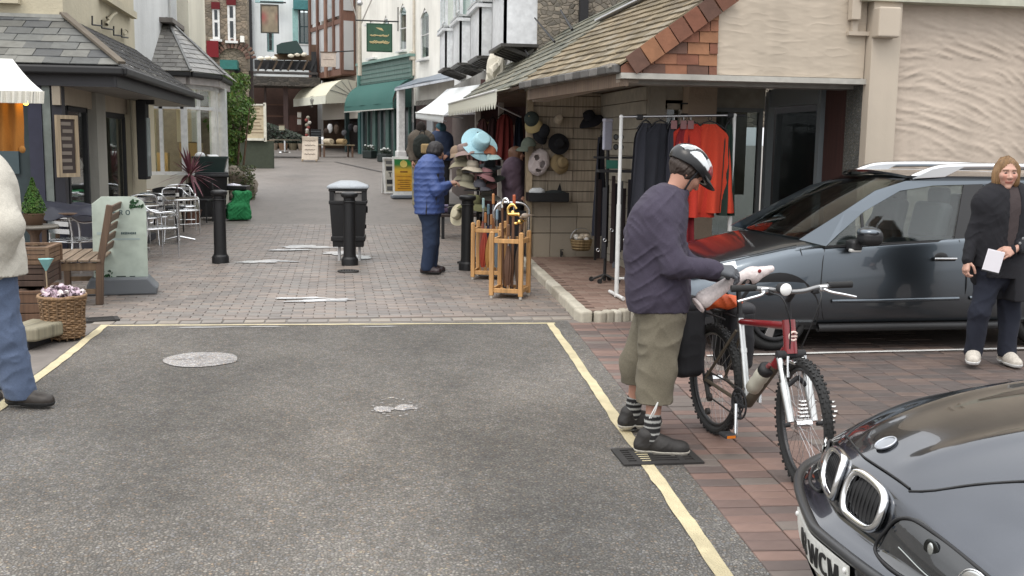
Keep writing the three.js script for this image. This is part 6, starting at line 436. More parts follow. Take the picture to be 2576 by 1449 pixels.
// hats
function hat(label, p, kind, c, o = {}) { const { ry = 0, rx = 0, rz = 0, s = 1, c2, group } = o; const t = thing('hat', label, kind === 'cap' ? 'cap' : 'hat', group); const m = cloth(c), m2 = c2 ? cloth(c2) : m; if (kind === 'cap') { part(t, 'crown', grid((u, v) => { const a = u * 6.283, k = cos(v * PI / 2); return V(.095 * k * cos(a), .115 * sin(v * PI / 2) - .004 * abs(sin(a * 3)) * k, .1 * k * sin(a)); }, 30, 8), m); part(t, 'peak', grid((u, v) => { const a = lerp(.35, PI - .35, u), r = .09 + v * .085 * sin(a); return V(r * cos(a) * 1.02, .006 - .04 * v * v - .03 * abs(cos(a)) * v, r * sin(a)); }, 16, 5, .004), m2); part(t, 'button', ball(.008, 0, .116, 0, 1, .6, 1, 8), m2); } else { const [b, d, h, top] = kind === 'bucket' ? [.17, -.06, .1, .075] : kind === 'floppy' ? [.2, -.07, .11, .08] : kind === 'beanie' ? [.1, -.005, .16, .07] : [.2, -.01, .12, .08]; part(t, 'crown', lathe([[.092, 0], [.09, h * .6], [top, h * .93], [top * .8, h], [0, h * .97]], 30), m); part(t, 'brim', grid((u, v) => { const a = u * 6.283, r = lerp(.09, b, v); return V(r * cos(a), d * v * v + .012 * sin(a * 3 + 1) * v, r * sin(a)); }, 40, 5, .003), m2); part(t, 'band', lathe([[.095, .005], [.094, .03], [.091, .032]], 30), c2 ? cloth(c2) : mat(c.map(x => x * .6))); } place(t, p, ry); t.rotation.set(rx, ry, rz, 'YXZ'); t.scale.setScalar(s); return t; }
const onW = (px, py, d = .07) => atS(px, py, 14.97 - d);
hat('black baseball cap hanging on the board wall upper left', onW(1364, 330), 'cap', [.012, .013, .017], { rx: 1.15, rz: -.5, s: 1.1 }); hat('olive and tan cap on the corner post of the board wall', onW(1338, 300, .1), 'cap', [.045, .06, .055], { rx: 1.2, rz: .5, s: 1.15, c2: [.42, .33, .16] }); hat('grey-green baseball cap with long peak on the corner post', onW(1330, 368, .12), 'cap', [.12, .14, .11], { rx: .1, ry: -1.5, s: 1.15 }); hat('black round brimmed hat in the middle of the board wall', onW(1406, 362), 'felt', [.01, .01, .012], { rx: 1.4, s: .78 }); hat('black floppy hat hanging high on the board wall', onW(1484, 297), 'floppy', [.014, .014, .02], { rx: .35, rz: .45, s: .95 }); hat('tan straw hat hanging below the black brimmed hat', onW(1412, 410), 'bucket', [.34, .25, .13], { rx: 1.3, rz: -.35, s: .9 }); hat('small cream paper-coloured hat on the board wall', onW(1404, 303), 'beanie', [.5, .42, .32], { rx: 1.2, s: .7 });
{ const t = thing('pale_mask', 'pale pink crumpled hat with holes hanging at the left of the board wall', 'hat'); part(t, 'fabric', sdfMesh(p => max(ell(p.x, p.y, p.z, .16, .2, .09), -ell(p.x, p.y, p.z, .13, .17, .06), -ell(p.x - .05, p.y + .02, p.z - .08, .04, .05, .08), -ell(p.x + .06, p.y - .05, p.z - .08, .035, .04, .08), -ell(p.x - .02, p.y + .12, p.z - .07, .05, .03, .08)) + folds(p, .02, 11, 11, 11), V(-.2, -.24, -.12), V(.2, .24, .12), .012), cloth([.6, .52, .5])); part(t, 'strap', tor(.06, .008, -.08, .2, .02), cloth([.2, .16, .14])); place(t, onW(1356, 408), 0); t.rotation.z = -.3; }
{ const t = thing('wall_tray', 'black tray with folded scarves fixed to the board wall', 'tray'); const a = atS(1330, 505, 14.75), b = atS(1428, 488, 14.75), w = b.x - a.x; part(t, 'tray', [bx(w, .02, .28, 0, 0, 0), bx(w, .12, .015, 0, .06, .14), bx(.015, .12, .28, -w / 2, .06, 0), bx(.015, .12, .28, w / 2, .06, 0)], plastic([.012, .012, .013])); part(t, 'scarf', [sdfMesh(p => ell(p.x + .15, p.y - .12, p.z, .12, .07, .1) + folds(p, .02, 14, 14, 14), V(-.32, .02, -.14), V(.02, .24, .14), .012)], cloth([.55, .57, .58])); part(t, 'scarf', [sdfMesh(p => ell(p.x - .12, p.y - .1, p.z, .18, .06, .1) + folds(p, .02, 12, 12, 12), V(-.1, .0, -.14), V(.34, .24, .14), .014)], cloth([.025, .03, .03])); part(t, 'pennant', prism([[0, 0], [.1, 0], [.06, .16]], .01).translate(.12, .1, .02), M.blackCloth); place(t, V((a.x + b.x) / 2, a.y, -14.82)); }
{ const t = thing('wire_basket', 'straw basket of pale goods hanging low on the board wall', 'basket'); const p = atS(1462, 612, 14.6); part(t, 'basket', lathe([[0, -.1], [.12, -.1], [.15, .0], [.165, .06], [.15, .06], [.13, -.08], [0, -.085]], 22), wood([.36, .24, .11], { bumpMap: T.chips.b, bumpScale: .008 })); part(t, 'weave', [-.07, -.03, .01, .05].map(y => tor(.15 + y * .2, .008, 0, y, 0, 0, PI / 2, 30, 5)), wood([.5, .36, .18])); for (let i = 0; i < 12; i++) part(t, 'goods', ball(.042, rnd(-.09, .09), .07 + rnd(-.01, .04), rnd(-.08, .08), 1, .8, 1, 9), mat([[.6, .5, .38], [.5, .4, .3], [.7, .66, .6]][i % 3], { roughness: .4 })); part(t, 'hook', tor(.16, .006, 0, .06, 0, 0, 0, 20, 5, PI), M.steel); place(t, p); const h = thing('wall_tap', 'small dark outdoor tap low on the board wall', 'tap'); part(h, 'pipe', [cyl(.012, .012, .12, 0, 0, 0), tf(cyl(.014, .014, .09), 0, .04, .04, 0, PI / 2)], M.ironDull); part(h, 'handle', bx(.05, .012, .012, 0, .075, .05), M.ironDull); part(h, 'spout', cyl(.012, .014, .05, 0, .02, .085), M.ironDull); place(h, atS(1411, 640, 14.95)); }
{ // hat tree with its load
  const c = V(1.98, 0, -14.75), t = thing('hat_stand', 'dark hat stand loaded with hats in front of the stall', 'hat stand'); part(t, 'pole', cyl(.02, .02, 1.9, 0, .95, 0), M.dark); for (let j = 0; j < 5; j++) part(t, 'tier', [tor(.2 + .03 * (j % 2), .007, 0, .55 + j * .26, 0, 0, PI / 2, 24, 5), rod(V(-.2, .55 + j * .26, 0), V(.2, .55 + j * .26, 0), .006), rod(V(0, .55 + j * .26, -.2), V(0, .55 + j * .26, .2), .006)], M.dark); part(t, 'base', [0, 1, 2, 3].map(i => rod(V(0, .1, 0), V(.3 * cos(i * 1.57 + .4), .015, .3 * sin(i * 1.57 + .4)), .016)), M.dark); place(t, c);
  const H = (px, py, k, col, o, l) => { const p = atS(px, py, 14.75 + (o.d || 0)); hat(l, p, k, col, o); };
  H(1207, 362, 'felt', [.42, .66, .72], { rx: .95, rz: -.25, s: 1.35, c2: [.4, .63, .7] }, 'large pale blue brimmed hat at the top of the hat stand'); H(1230, 388, 'cap', [.42, .14, .07], { rx: .1, ry: .9, s: 1.15, c2: [.4, .56, .56] }, 'orange and blue striped cap under the pale blue hat'); H(1168, 378, 'bucket', [.3, .22, .2], { s: 1, rz: .3 }, 'brown patterned hat left of the pale blue hat'); H(1188, 420, 'bucket', [.6, .53, .42], { rz: -.1, s: .95 }, 'cream bucket hat in the upper middle of the stand'); H(1160, 405, 'floppy', [.28, .25, .17], { rz: .2, d: .15 }, 'khaki floppy hat at the left of the stand'); H(1222, 440, 'bucket', [.34, .17, .18], { s: .95, rz: -.3 }, 'dusty pink hat at the right of the stand'); H(1175, 458, 'floppy', [.3, .28, .2], { rz: -.1, d: .1 }, 'pale olive floppy hat in the middle of the stand'); H(1232, 418, 'felt', [.03, .035, .04], { rx: .2, s: .9, d: .2 }, 'black flat brimmed hat at the right behind the stand'); H(1206, 470, 'cap', [.1, .1, .12], { ry: 1.2 }, 'dark cap in the lower middle of the stand'); H(1190, 512, 'floppy', [.17, .17, .08], { rz: -.1, s: 1.15, d: -.1 }, 'moss green hat above the right bollard'); H(1222, 464, 'bucket', [.36, .16, .15], { rz: .15, d: .3 }, 'faded red hat at the right of the lower tier'); H(1226, 490, 'floppy', [.24, .23, .2], { d: .3 }, 'grey floppy hat at the lower right of the stand'); H(1152, 540, 'felt', [.6, .55, .4], { rx: 1.2, rz: .8, s: .8, d: .0 }, 'cream hat lying low behind the right bollard'); H(1165, 440, 'bucket', [.42, .38, .28], { d: .3, rz: .2 }, 'beige hat at the lower left of the stand'); H(1236, 446, 'floppy', [.05, .06, .05], { d: .35, rz: .3 }, 'black-green hat behind the lower right of the stand'); H(1148, 385, 'cap', [.28, .2, .14], { d: .8, rz: .2 }, 'brown cap farther back at the left of the stand'); }
// hanging clothes: a garment with a neck, shoulders, folds, on its hanger
function garmentOn(name, label, cat, p, w, h, c, ry, o = {}) { const { sh = .75, fold = .03, flare = 1.1, group } = o, t = thing(name, label, cat, group); const prof = v => v < .12 ? lerp(sh * .35, sh, v / .12) : lerp(sh, flare, (v - .12) / .88); part(t, 'fabric', [1, -1].map(sd => grid((u, v) => { const k = prof(v) * w / 2, a = (u - .5) * 2; return V(a * k, -v * h, sd * (.035 + .03 * v) * sqrt(max(0, 1 - a * a * .98)) + fold * sin(u * 19 + v * 2 + sd) * (.2 + v) * (1 - .3 * abs(a)) + .012 * (n3(u * 5, v * 9, w * 40) - .5)); }, 36, 20)), cloth(c)); part(t, 'hanger', [tube([[-w * sh * .45, -.06 * h, 0], [0, .03, 0], [w * sh * .45, -.06 * h, 0]], .008, 12, 6), tor(.02, .004, 0, .06, 0, 0, 0, 14, 5)], M.dark); place(t, p, ry); return t; }
const stS = 16.6; for (const [px, py, w, h, c, ry, l, d] of [[1270, 288, .36, .74, [.2, .03, .025], .3, 'dark red checked coat hanging under the cream awning', .4], [1305, 295, .26, .8, [.02, .025, .045], .9, 'navy jacket hanging beside the dark red coat', .3], [1240, 300, .3, .8, [.05, .02, .02], .6, 'dark maroon coat hanging left of the red coat', .7], [1215, 300, .3, .9, [.12, .05, .05], .4, 'dull brown coat hanging deep in the stall', 1.6], [1180, 330, .34, .9, [.2, .11, .1], .5, 'dusty pink shirt hanging at the back of the stall', 2.4]]) garmentOn('hanging_coat', l, 'coat', atS(px, py, stS + d), w, h, c, ry);
{ // clothes rail in the porch
  const t = thing('clothes_rail', 'white clothes rail with tall telescopic posts in front of the porch', 'clothes rail'), s = 10.75; const a = atS(1563, 294, s), b = atS(1848, 290, s); for (const q of [a, b]) part(t, 'post', [rod(V(q.x, .1, -s), V(q.x, 1.1, -s), .024), rod(V(q.x, 1.1, -s), V(q.x, q.y, -s), .019), ball(.024, q.x, q.y, -s, 1, 1, 1, 10), rod(V(q.x, .12, -s - .28), V(q.x, .12, -s + .28), .02)], M.whitePaint); part(t, 'rail', rod(a, b, .014), M.steel); part(t, 'end_stop', [cyl(.03, .03, .06, lerp(a.x, b.x, .16), a.y, -s, 12, 0, 0, PI / 2), cyl(.03, .03, .06, b.x - .05, b.y, -s, 12, 0, 0, PI / 2), rod(b, b.clone().add(V(.12, 0, 0)), .013)], M.dark); part(t, 'brace', rod(V(a.x, .3, -s), V(b.x, .3, -s), .014), M.whitePaint);
  const G = (px, w, h, c, l, ry, o = {}) => garmentOn('hanging_trousers', l, 'clothing', atS(px, 300, s).setY(a.y - .06), w, h, c, ry, { sh: .9, flare: 1.35, fold: .035, ...o }); G(1625, .34, 1.1, [.022, .023, .032], 'black waterproof coat at the left end of the clothes rail', .5); G(1662, .4, .95, [.016, .017, .024], 'charcoal trousers hanging left of the red trousers', .15, { group: null }); G(1688, .2, 1.0, [.03, .03, .042], 'dark grey jacket against the red trousers', .8); G(1736, .5, 1.0, [.5, .035, .018], 'bright red waterproof trousers beside the dark jackets on the clothes rail', .05, { flare: 1.25, fold: .04 }); G(1786, .46, .95, [.54, .05, .02], 'orange-red trousers beside the dark green garment on the clothes rail', -.12, { flare: 1.3, fold: .045 }); G(1834, .14, .98, [.012, .03, .022], 'dark green garment at the right end of the clothes rail', .3); G(1722, .24, 1.3, [.2, .012, .018], 'dark crimson trousers hanging behind the red pair', .2); for (const [px, l] of [[1696, 'pale pink garment tag nearest the dark jackets'], [1720, 'middle pink garment tag on the rail'], [1738, 'pink garment tag above the red trousers']]) { const g = thing('garment_tag', l, 'tag'); part(g, 'card', rb(.07, .09, .006, .002, 0, -.05, 0), mat([.2, .085, .085], { roughness: .5 })); part(g, 'string', rod(V(0, 0, 0), V(0, .03, 0), .003), M.whitePaint); place(g, atS(px, 302, s - .06), .1); } }
{ // dark stand of belts and long umbrellas
  const t = thing('belt_stand', 'dark stand hung with black belts and straps beside the clothes rail', 'display stand'), p = atG(1500, 728); p.x += .1; part(t, 'pole', rod(V(0, .02, 0), V(0, 1.6, 0), .02), M.iron); part(t, 'foot', [0, 1, 2, 3].map(i => rod(V(0, .1, 0), V(.16 * cos(i * 1.57 + .5), .03, .16 * sin(i * 1.57 + .5)), .014)), M.ironDull); for (let i = 0; i < 4; i++) part(t, 'castor', cyl(.03, .03, .025, .17 * cos(i * 1.57 + .5), .03, .17 * sin(i * 1.57 + .5), 12, PI / 2), M.rubber); part(t, 'crossbar', [bx(.5, .025, .06, .08, 1.5, 0), bx(.4, .03, .3, .08, 1.34, 0)], M.dark); part(t, 'sign_card', rb(.14, .1, .01, .003, .04, 1.42, .1), mat([.03, .14, .1])); for (let i = 0; i < 9; i++) part(t, 'belt', rb(.035 + .01 * (i % 3), 1.05 - .1 * (i % 4), .012, .004, -.13 + i * .05, .8 - .04 * (i % 3), .05 - (i % 2) * .1, rnd(-.4, .4)), mat([[.012, .011, .012], [.03, .02, .02], [.02, .02, .025]][i % 3], { roughness: .35 })); for (let i = 0; i < 5; i++) part(t, 'buckle', tor(.018, .005, -.1 + i * .08, .4 + .12 * (i % 3), .07, 0, 0, 12, 5), M.chrome); place(t, p.setY(.085), -.1);
  garmentOn('hanging_coat', 'long navy coat hanging on the side wall above the belt stand', 'coat', atS(1512, 345, 13.4), .3, 1.3, [.018, .02, .032], 1.2, { sh: .8 }); const c = thing('folded_shirt', 'pale grey folded shirt on top of the belt stand', 'shirt'); part(c, 'shirt', rb(.12, .34, .05, .02, 0, .17, 0), cloth([.46, .47, .56])); part(c, 'collar', rb(.12, .04, .07, .015, 0, .35, 0), cloth([.5, .5, .58])); place(c, atS(1527, 378, 11.98), .3); for (const [px, py, l] of [[1556, 345, 'upper stack of dark sunglasses behind the rail post'], [1556, 370, 'lower stack of dark sunglasses behind the rail post']]) { const g = thing('sunglasses', l, 'sunglasses'); part(g, 'frame', [-1, 1].map(k => tor(.03, .006, k * .035, 0, 0, 0, 0, 16, 5)), M.black); part(g, 'lens', [-1, 1].map(k => cyl(.028, .028, .004, k * .035, 0, 0, 16, PI / 2)), mat([.02, .02, .02], { roughness: .1 })); place(g, atS(px, py, 12.2), .2); } const u = thing('long_umbrella', 'long closed grey umbrella leaning behind the cyclist by the rail', 'umbrella'); part(u, 'canopy', grid((a, v) => { const q = a * 6.283, k = .03 * (.3 + sin(PI * clamp(v * .9 + .05))) * (1 + .15 * sin(q * 8)); return V(k * cos(q), v * .8, k * sin(q)); }, 32, 10), cloth([.2, .21, .24])); part(u, 'handle', rod(V(0, .8, 0), V(0, .95, 0), .012), M.black); place(u, atG(1543, 690).setY(.09)); }
// bicycle-coloured wheel and plank table behind the man: a low dark bench
{ const t = thing('low_table', 'low dark table between the man in blue and the bollard', 'table'); const p = atG(1138, 600); part(t, 'top', rb(.9, .05, .5, .01, 0, .42, 0), wood([.05, .035, .03])); for (const [x, z] of [[-.4, -.2], [.4, -.2], [-.4, .2], [.4, .2]]) part(t, 'leg', bx(.05, .4, .05, x, .2, z), M.dark); place(t, p.add(V(.2, 0, -.2)), .1); for (let i = 0; i < 5; i++) { const b = thing('folded_goods', ['purple folded jumper on the low dark table', 'black folded cloth bundle on the low dark table', 'brown folded jumper on the low dark table', 'grey bundle at the back of the low dark table', 'dark striped bundle at the edge of the low dark table'][i], 'folded cloth'); part(b, 'pile', rb(.2, .1 + .03 * (i % 2), .2, .04, 0, .06, 0), cloth([[.1, .07, .13], [.015, .015, .018], [.1, .06, .04], [.2, .19, .18], [.05, .04, .05]][i])); part(b, 'top_layer', rb(.19, .04, .19, .02, .005, .14 + .02 * (i % 2), 0), cloth([[.2, .17, .26], [.03, .03, .03], [.16, .1, .07], [.3, .29, .27], [.1, .08, .1]][i])); place(b, p.clone().add(V(-.34 + i * .17, .445, (i % 2) * .14 - .05)), rnd(-.3, .3)); } }
/* goods far up the street */
{ const s = 46, t = thing('display_table', 'display table of baskets and rugs under the far cream awning', 'table'); const p = atG(846, 395); part(t, 'top', rb(1.6, .06, .7, .02, 0, .55, 0), wood([.3, .24, .15])); part(t, 'leg', [-.7, .7].flatMap(x => [-.25, .25].map(z => bx(.07, .55, .07, x, .27, z))), wood([.2, .12, .08])); place(t, p, .4); const bits = [['rolled_rug', 'pale rolled rug on the far display table', -.35, [.5, .42, .3]], ['rolled_rug', 'tan rolled rug beside the pale one on the display table', .25, [.34, .24, .12]]]; for (const [n, l, x, c] of bits) { const g = thing(n, l, 'rug'); part(g, 'roll', cyl(.13, .13, .6, 0, .13, 0, 18, PI / 2), cloth(c)); part(g, 'end', tor(.07, .02, 0, .13, .3), cloth(c.map(q => q * .7))); place(g, V(p.x + x, p.y + .58, p.z), .5); } const hb = [['white apron', [.66, .66, .66], 830, 318, .5], ['brown bag', [.1, .07, .05], 846, 320, .5], ['grey bag', [.12, .12, .13], 866, 335, .3], ['black bag', [.02, .02, .025], 882, 318, .4], ['pale grey scarf', [.22, .2, .2], 895, 322, .4], ['dark brown satchel', [.06, .04, .03], 822, 330, .3]]; for (const [n, c, px, py, h] of hb) { const g = thing('hanging_bag', n + ' hanging in the shop mouth under the far cream awning', 'bag'); part(g, 'bag', sdfMesh(q => ell(q.x, q.y + h * .6, q.z, .13, h * .5, .09) + folds(q, .03, 9, 9, 9), V(-.22, -h * 1.25, -.16), V(.22, .05, .16), .03), cloth(c)); part(g, 'strap', tor(.08, .01, 0, -.02, 0, 0, 0, 12, 5), M.dark); place(g, atS(px, py - 10, 53.5)); } const q = thing('shoe_rack', 'dark slatted rack of goods at the left of the far awning', 'rack'); const a = atS(790, 372, 52), b = atS(800, 315, 52); part(q, 'frame', bx(.5, b.y - a.y, .3, 0, (b.y - a.y) / 2, 0), M.dark); for (let i = 0; i < 9; i++) part(q, 'shelf', bx(.46, .03, .36, 0, .1 + i * .11, .03), mat([.12, .13, .14])); place(q, V((a.x + b.x) / 2, a.y - .2, -52)); const w = thing('flower_column', 'white and red flower column beside the far slatted rack', 'flowers'); part(w, 'stem', rod(V(0, 0, 0), V(0, 1.5, 0), .05), mat([.5, .46, .4])); for (let i = 0; i < 9; i++) part(w, 'bloom', ball(.09, rnd(-.08, .08), .5 + i * .12, .05, 1, 1, 1, 8), mat([[.6, .55, .5], [.25, .06, .05], [.3, .28, .22]][i % 3])); place(w, atG(775, 372).copy(atS(776, 372, 52))); }
for (const [px, l] of [[930, 'black planter of pale flowers at the left of the green shopfront'], [968, 'black planter of pale flowers nearest the white pillar']]) { const t = thing('planter', l, 'planter', 'black planters by the green shopfront'); part(t, 'box', rb(.55, .34, .4, .03, 0, .17, 0), plastic([.012, .02, .018])); const pts = []; for (let i = 0; i < 240; i++) pts.push([V(rnd(-.26, .26), .36 + rnd(0, .2), rnd(-.18, .18)), V(0, 1, .2)]); part(t, 'foliage', leaves(pts, .05), leafM([.03, .05, .035])); for (let i = 0; i < 7; i++) part(t, 'bloom', ball(.05, rnd(-.22, .22), .5 + rnd(-.05, .1), rnd(-.1, .16), 1, .8, 1, 7), mat([.6, .62, .6])); place(t, atG(px, px < 950 ? 398 : 407), -.8); }
{ const t = thing('greengrocer_display', 'heap of potted plants and baskets before the dark shopfront at the far end', 'plant display'); const pts = [], c = atG(700, 377); for (let i = 0; i < 2400; i++) { const x = rnd(-1.2, 1.1); pts.push([V(c.x + x, c.y + .1 + Math.pow(rnd(), 1.3) * (1.15 - .35 * abs(x + .6)), c.z + rnd(-.8, .5)), V(rnd(-.4, .4), 1, .5)]); } part(t, 'foliage', leaves(pts, .09), leafM([.035, .05, .035])); for (let i = 0; i < 6; i++) part(t, 'tub', lathe([[.16, 0], [.22, .3], [.2, .3]], 14, c.x - 1.0 + i * .42, c.y, c.z + .6 + .1 * (i % 2)), wood([[.2, .12, .07], [.12, .1, .06], [.25, .2, .15]][i % 3])); settle(t); const g = thing('green_cloth_bin', 'tall dark green covered bin beside the menu panel', 'bin'); part(g, 'body', rb(.7, 1.1, .6, .08, 0, .55, 0), cloth([.015, .06, .035])); part(g, 'lid', rb(.76, .08, .66, .04, 0, 1.12, 0), cloth([.02, .08, .045])); const gp = atG(676, 372); place(g, gp); const b = thing('round_basket', 'round brown basket standing beside the dark green bin', 'basket'); part(b, 'basket', lathe([[0, 0], [.24, 0], [.32, .34], [.3, .36], [.22, .04], [0, .04]], 20), wood([.22, .15, .09])); part(b, 'rim', tor(.31, .025, 0, .35, 0, 0, PI / 2, 24, 6), wood([.26, .18, .11])); place(b, atG(668, 378)); const l = thing('low_bistro_table', 'low round table with a silver leg at the far end of the street', 'table'); part(l, 'top', cyl(.5, .5, .04, 0, .42, 0, 24), wood([.16, .14, .1])); part(l, 'leg', rod(V(0, 0, 0), V(0, .42, 0), .03), M.chrome); part(l, 'base', cyl(.2, .18, .03, 0, .015, 0, 18), M.chrome); place(l, atG(717, 384)); }
/* ---------- people ---------- */
const camR = V(cos(YAW), 0, sin(YAW)), camF = V(sin(YAW), 0, -cos(YAW)), skinA = [.46, .24, .17], skinB = [.5, .29, .22];
const dirv = (r, u, f) => V(0, 0, 0).addScaledVector(camR, r).addScaledVector(up, u).addScaledVector(camF, f).normalize();
const pants = (J, y, rs, infl = 0, fold = .012) => { const tr = torsoField(J, infl, [[0, .09, .115], [.3, .08, .11], [1, .05, .05]]), L = ['L', 'R'].map(s => chain([J['h' + s], J['k' + s], J['a' + s]], rs, .03)), top = J.wa.y; return p => { let d = max(tr(p), p.y - top); d = smin(d, L[0](p), .035); d = min(smin(d, L[1](p), .035), d); return max(d + folds(p, fold, 13, 7, 13), (typeof y === 'function' ? y(p) : y) - p.y); }; };
const topF = (J, hem, lv, infl, rs, fold = .012, cuff = 1) => { const tr = torsoField(J, infl, lv), A = ['L', 'R'].map(s => { const w = J['e' + s].clone().lerp(J['w' + s], cuff); return chain([J['s' + s], J['e' + s], w], rs, .03); }); return p => { let d = max(tr(p), hem - p.y); for (const a of A) d = smin(d, a(p), .022); return d + folds(p, fold, 10, 14, 10); }; };
const hairF = (ax, infl, cutZ, low) => p => { const q = ax(p), x = q.x, y = q.y, z = q.z; let d = ell(x, y - .03, z + .014, .08 + infl, .1 + infl, .1 + infl); if (low) d = smin(d, ell(x, y + low * .45, z + .035, .075 + infl, low * .75, .07 + infl), .04); d = smax(d, -ell(x, y + .03, z - .125, .066, .108 + (cutZ || 0), .1), .012); return d + .006 * (n3(x * 90, y * 22, z * 90) - .5) + .008 * (n3(x * 30, y * 12, z * 30) - .5); };
const Jpts = J => Object.values(J).filter(v => v && v.isVector3);
function jo(list) { const J = {}; for (const k in list) { const q = list[k]; J[k] = q.isVector3 || !Array.isArray(q) ? q : atS(...q); } return J; }
const trainer = mat([.025, .022, .02], { roughness: .6, map: T.fine }), sole = mat([.45, .42, .36], { roughness: .7 });
{ // the cyclist, standing over the near yellow line, head bent
  const J = jo({ pv: [1660, 775, 5.66], wa: [1655, 690, 5.66], ch: [1648, 590, 5.66], nk: [1674, 510, 5.66], sR: [1655, 552, 5.49], sL: [1666, 540, 5.84], eR: [1694, 668, 5.38], wR: [1800, 678, 5.38], eL: [1715, 660, 5.95], wL: [1822, 690, 5.72], hR: [1664, 795, 5.55], hL: [1654, 790, 5.77], kR: [1652, 935, 5.5], kL: [1610, 915, 5.8], aR: [1638, 1103, 5.44], aL: [1591, 1042, 5.88], hd: [1727, 434, 5.66] }); J.hf = dirv(.7, -.68, .12);
  J.handR = handField(J.wR.clone().add(V(-.01, 0, 0)), dirv(1, -.12, .05), dirv(.15, 1, -.45), -1, .85, 1.2); J.handR.tint = [.07, .075, .085]; J.handL = handField(J.wL, dirv(.9, -.3, -.2), dirv(.2, 1, .2), 1, .8);
  const t = thing('person', 'cyclist in dark purple hoodie, khaki shorts and striped socks looking down at his bicycle', 'person'); body(t, J, skinA, [.05, .03, .02], .012, .004); const ax = headAxes(J.hd, J.hf);
  const purple = cloth([.052, .043, .068]); const tf_ = topF(J, J.pv.y + .0, [[0, .1, .135], [.25, .095, .14], [.55, .09, .135], [.85, .11, .12], [1, .06, .085]], .018, [.082, .07, .052], .018, .97), hoodC = atS(1618, 556, 5.66), hoodA = atS(1652, 520, 5.66), hoodB = atS(1604, 588, 5.66), ringC = atS(1656, 522, 5.66); garment(t, 'hoodie', p => { let d = tf_(p); const hq = V(p.x, p.y, hoodC.z + max(0, abs(p.z - hoodC.z) - .085)); d = smin(d, capd(hq, hoodA, hoodB, .075, .06) + folds(p, .016, 9, 9, 9), .012); const dx = p.x - ringC.x, dy = (p.y - ringC.y) - dx * .5, dz = p.z - ringC.z; const r = hypot(hypot(dx * .85, dz) - .1, dy * .8) - .042; d = smin(d, r + folds(p, .012, 14, 14, 14), .018); return d; }, [...Jpts(J).filter(v => v.y > .7), hoodC], .2, .011, purple); 
  const sh = p => (p.z < -5.68 ? atS.kL : atS.kR); const hemL = atS(1596, 962, 5.82).y, hemR = atS(1645, 1014, 5.46).y; garment(t, 'shorts', pants(J, p => p.z < -5.66 ? hemL : hemR, [.13, .11, .094], .02, .024), [J.pv, J.wa, J.hL, J.hR, J.kL, J.kR, J.aL, J.aR], .17, .011, cloth([.165, .145, .105])); const sockC = p => (((p.y - .02) / .034) % 1 + 1) % 1 > .66 ? [.42, .42, .4] : [.015, .014, .015]; for (const s of ['L', 'R']) { const a = J['a' + s], b = a.clone().lerp(J['k' + s], .3), lowp = a.clone().add(V(0, -.06, 0)); part(t, 'sock', sdfMesh(p => chain([b, a, lowp], [.048, .046, .044])(p), ...bounds([b, lowp], .07), .007, sockC), cloth([1, 1, 1], { vertexColors: true })); } shoe(t, J.aR, dirv(1, 0, -.12), .27, trainer, sole, 1.05); shoe(t, J.aL, dirv(1, 0, .35), .26, trainer, sole); for (const k of [0, .012]) part(t, 'drawstring', tube([atS(1655, 1012, 5.38), atS(1643 + k * 400, 1035, 5.37), atS(1634 + k * 300, 1052, 5.38)], .004), M.whitePaint);
  part(t, 'hair', sdfMesh(hairF(ax, .006, 0, .025), ...bounds([J.hd], .19), .005), mat([.035, .022, .016], { roughness: .6 }));
  const hel = p => { const q = ax(p), x = q.x, y = q.y - .045, z = q.z + .01; let d = max(ell(x, y, z, .108, .105, .145), -ell(x, y + .02, z, .092, .1, .125), -(y + .02 + .25 * max(0, -z - .02))); for (const sx of [-.066, -.03, 0, .03, .066]) d = max(d, -ell(x - sx * (1 + z * 1.2), y - .085 + abs(sx) * .5, z - .03, .011, .05, .062)); for (const sx of [-.06, -.022, .022, .06]) d = max(d, -ell(x - sx, y - .065, z + .09, .01, .06, .04)); return d; }; const helC = p => { const q = ax(p), x = abs(q.x), y = q.y - .045, z = q.z + .01; if (y < .028) return [.012, .012, .013]; if (z > .07 && y < .07) return [.22, .02, .025]; const s = sin(x * 90 + z * 22); return s > -.35 ? [.66, .69, .7] : [.02, .022, .025]; }; const hm = part(t, 'helmet', sdfMesh(hel, ...bounds([J.hd], .21), .0045, helC), mat(0xffffff, { vertexColors: true, roughness: .3 })); const cx = ax(J.hd), Q = (x, y, z) => { const zz = J.hf.clone().normalize(), xx = up.clone().cross(zz).normalize(), yy = zz.clone().cross(xx); return J.hd.clone().addScaledVector(xx, x).addScaledVector(yy, y).addScaledVector(zz, z); }; part(hm, 'visor', grid((u, v) => { const a = lerp(-1.1, 1.1, u); return Q(sin(a) * (.1 + v * .01), .058 - v * .02 - .01 * abs(a), .115 * cos(a) + v * .075 * cos(a * .8)); }, 16, 5, .005), M.black); for (const s of [-1, 1]) part(hm, 'strap', tube([Q(s * .088, .04, .02), Q(s * .086, -.03, .025), Q(s * .05, -.105, .05), Q(0, -.125, .05)], .006, 24, 6), M.blackCloth); settle(t); }
const cyc = { grip: atS(1846, 697, 5.36) };
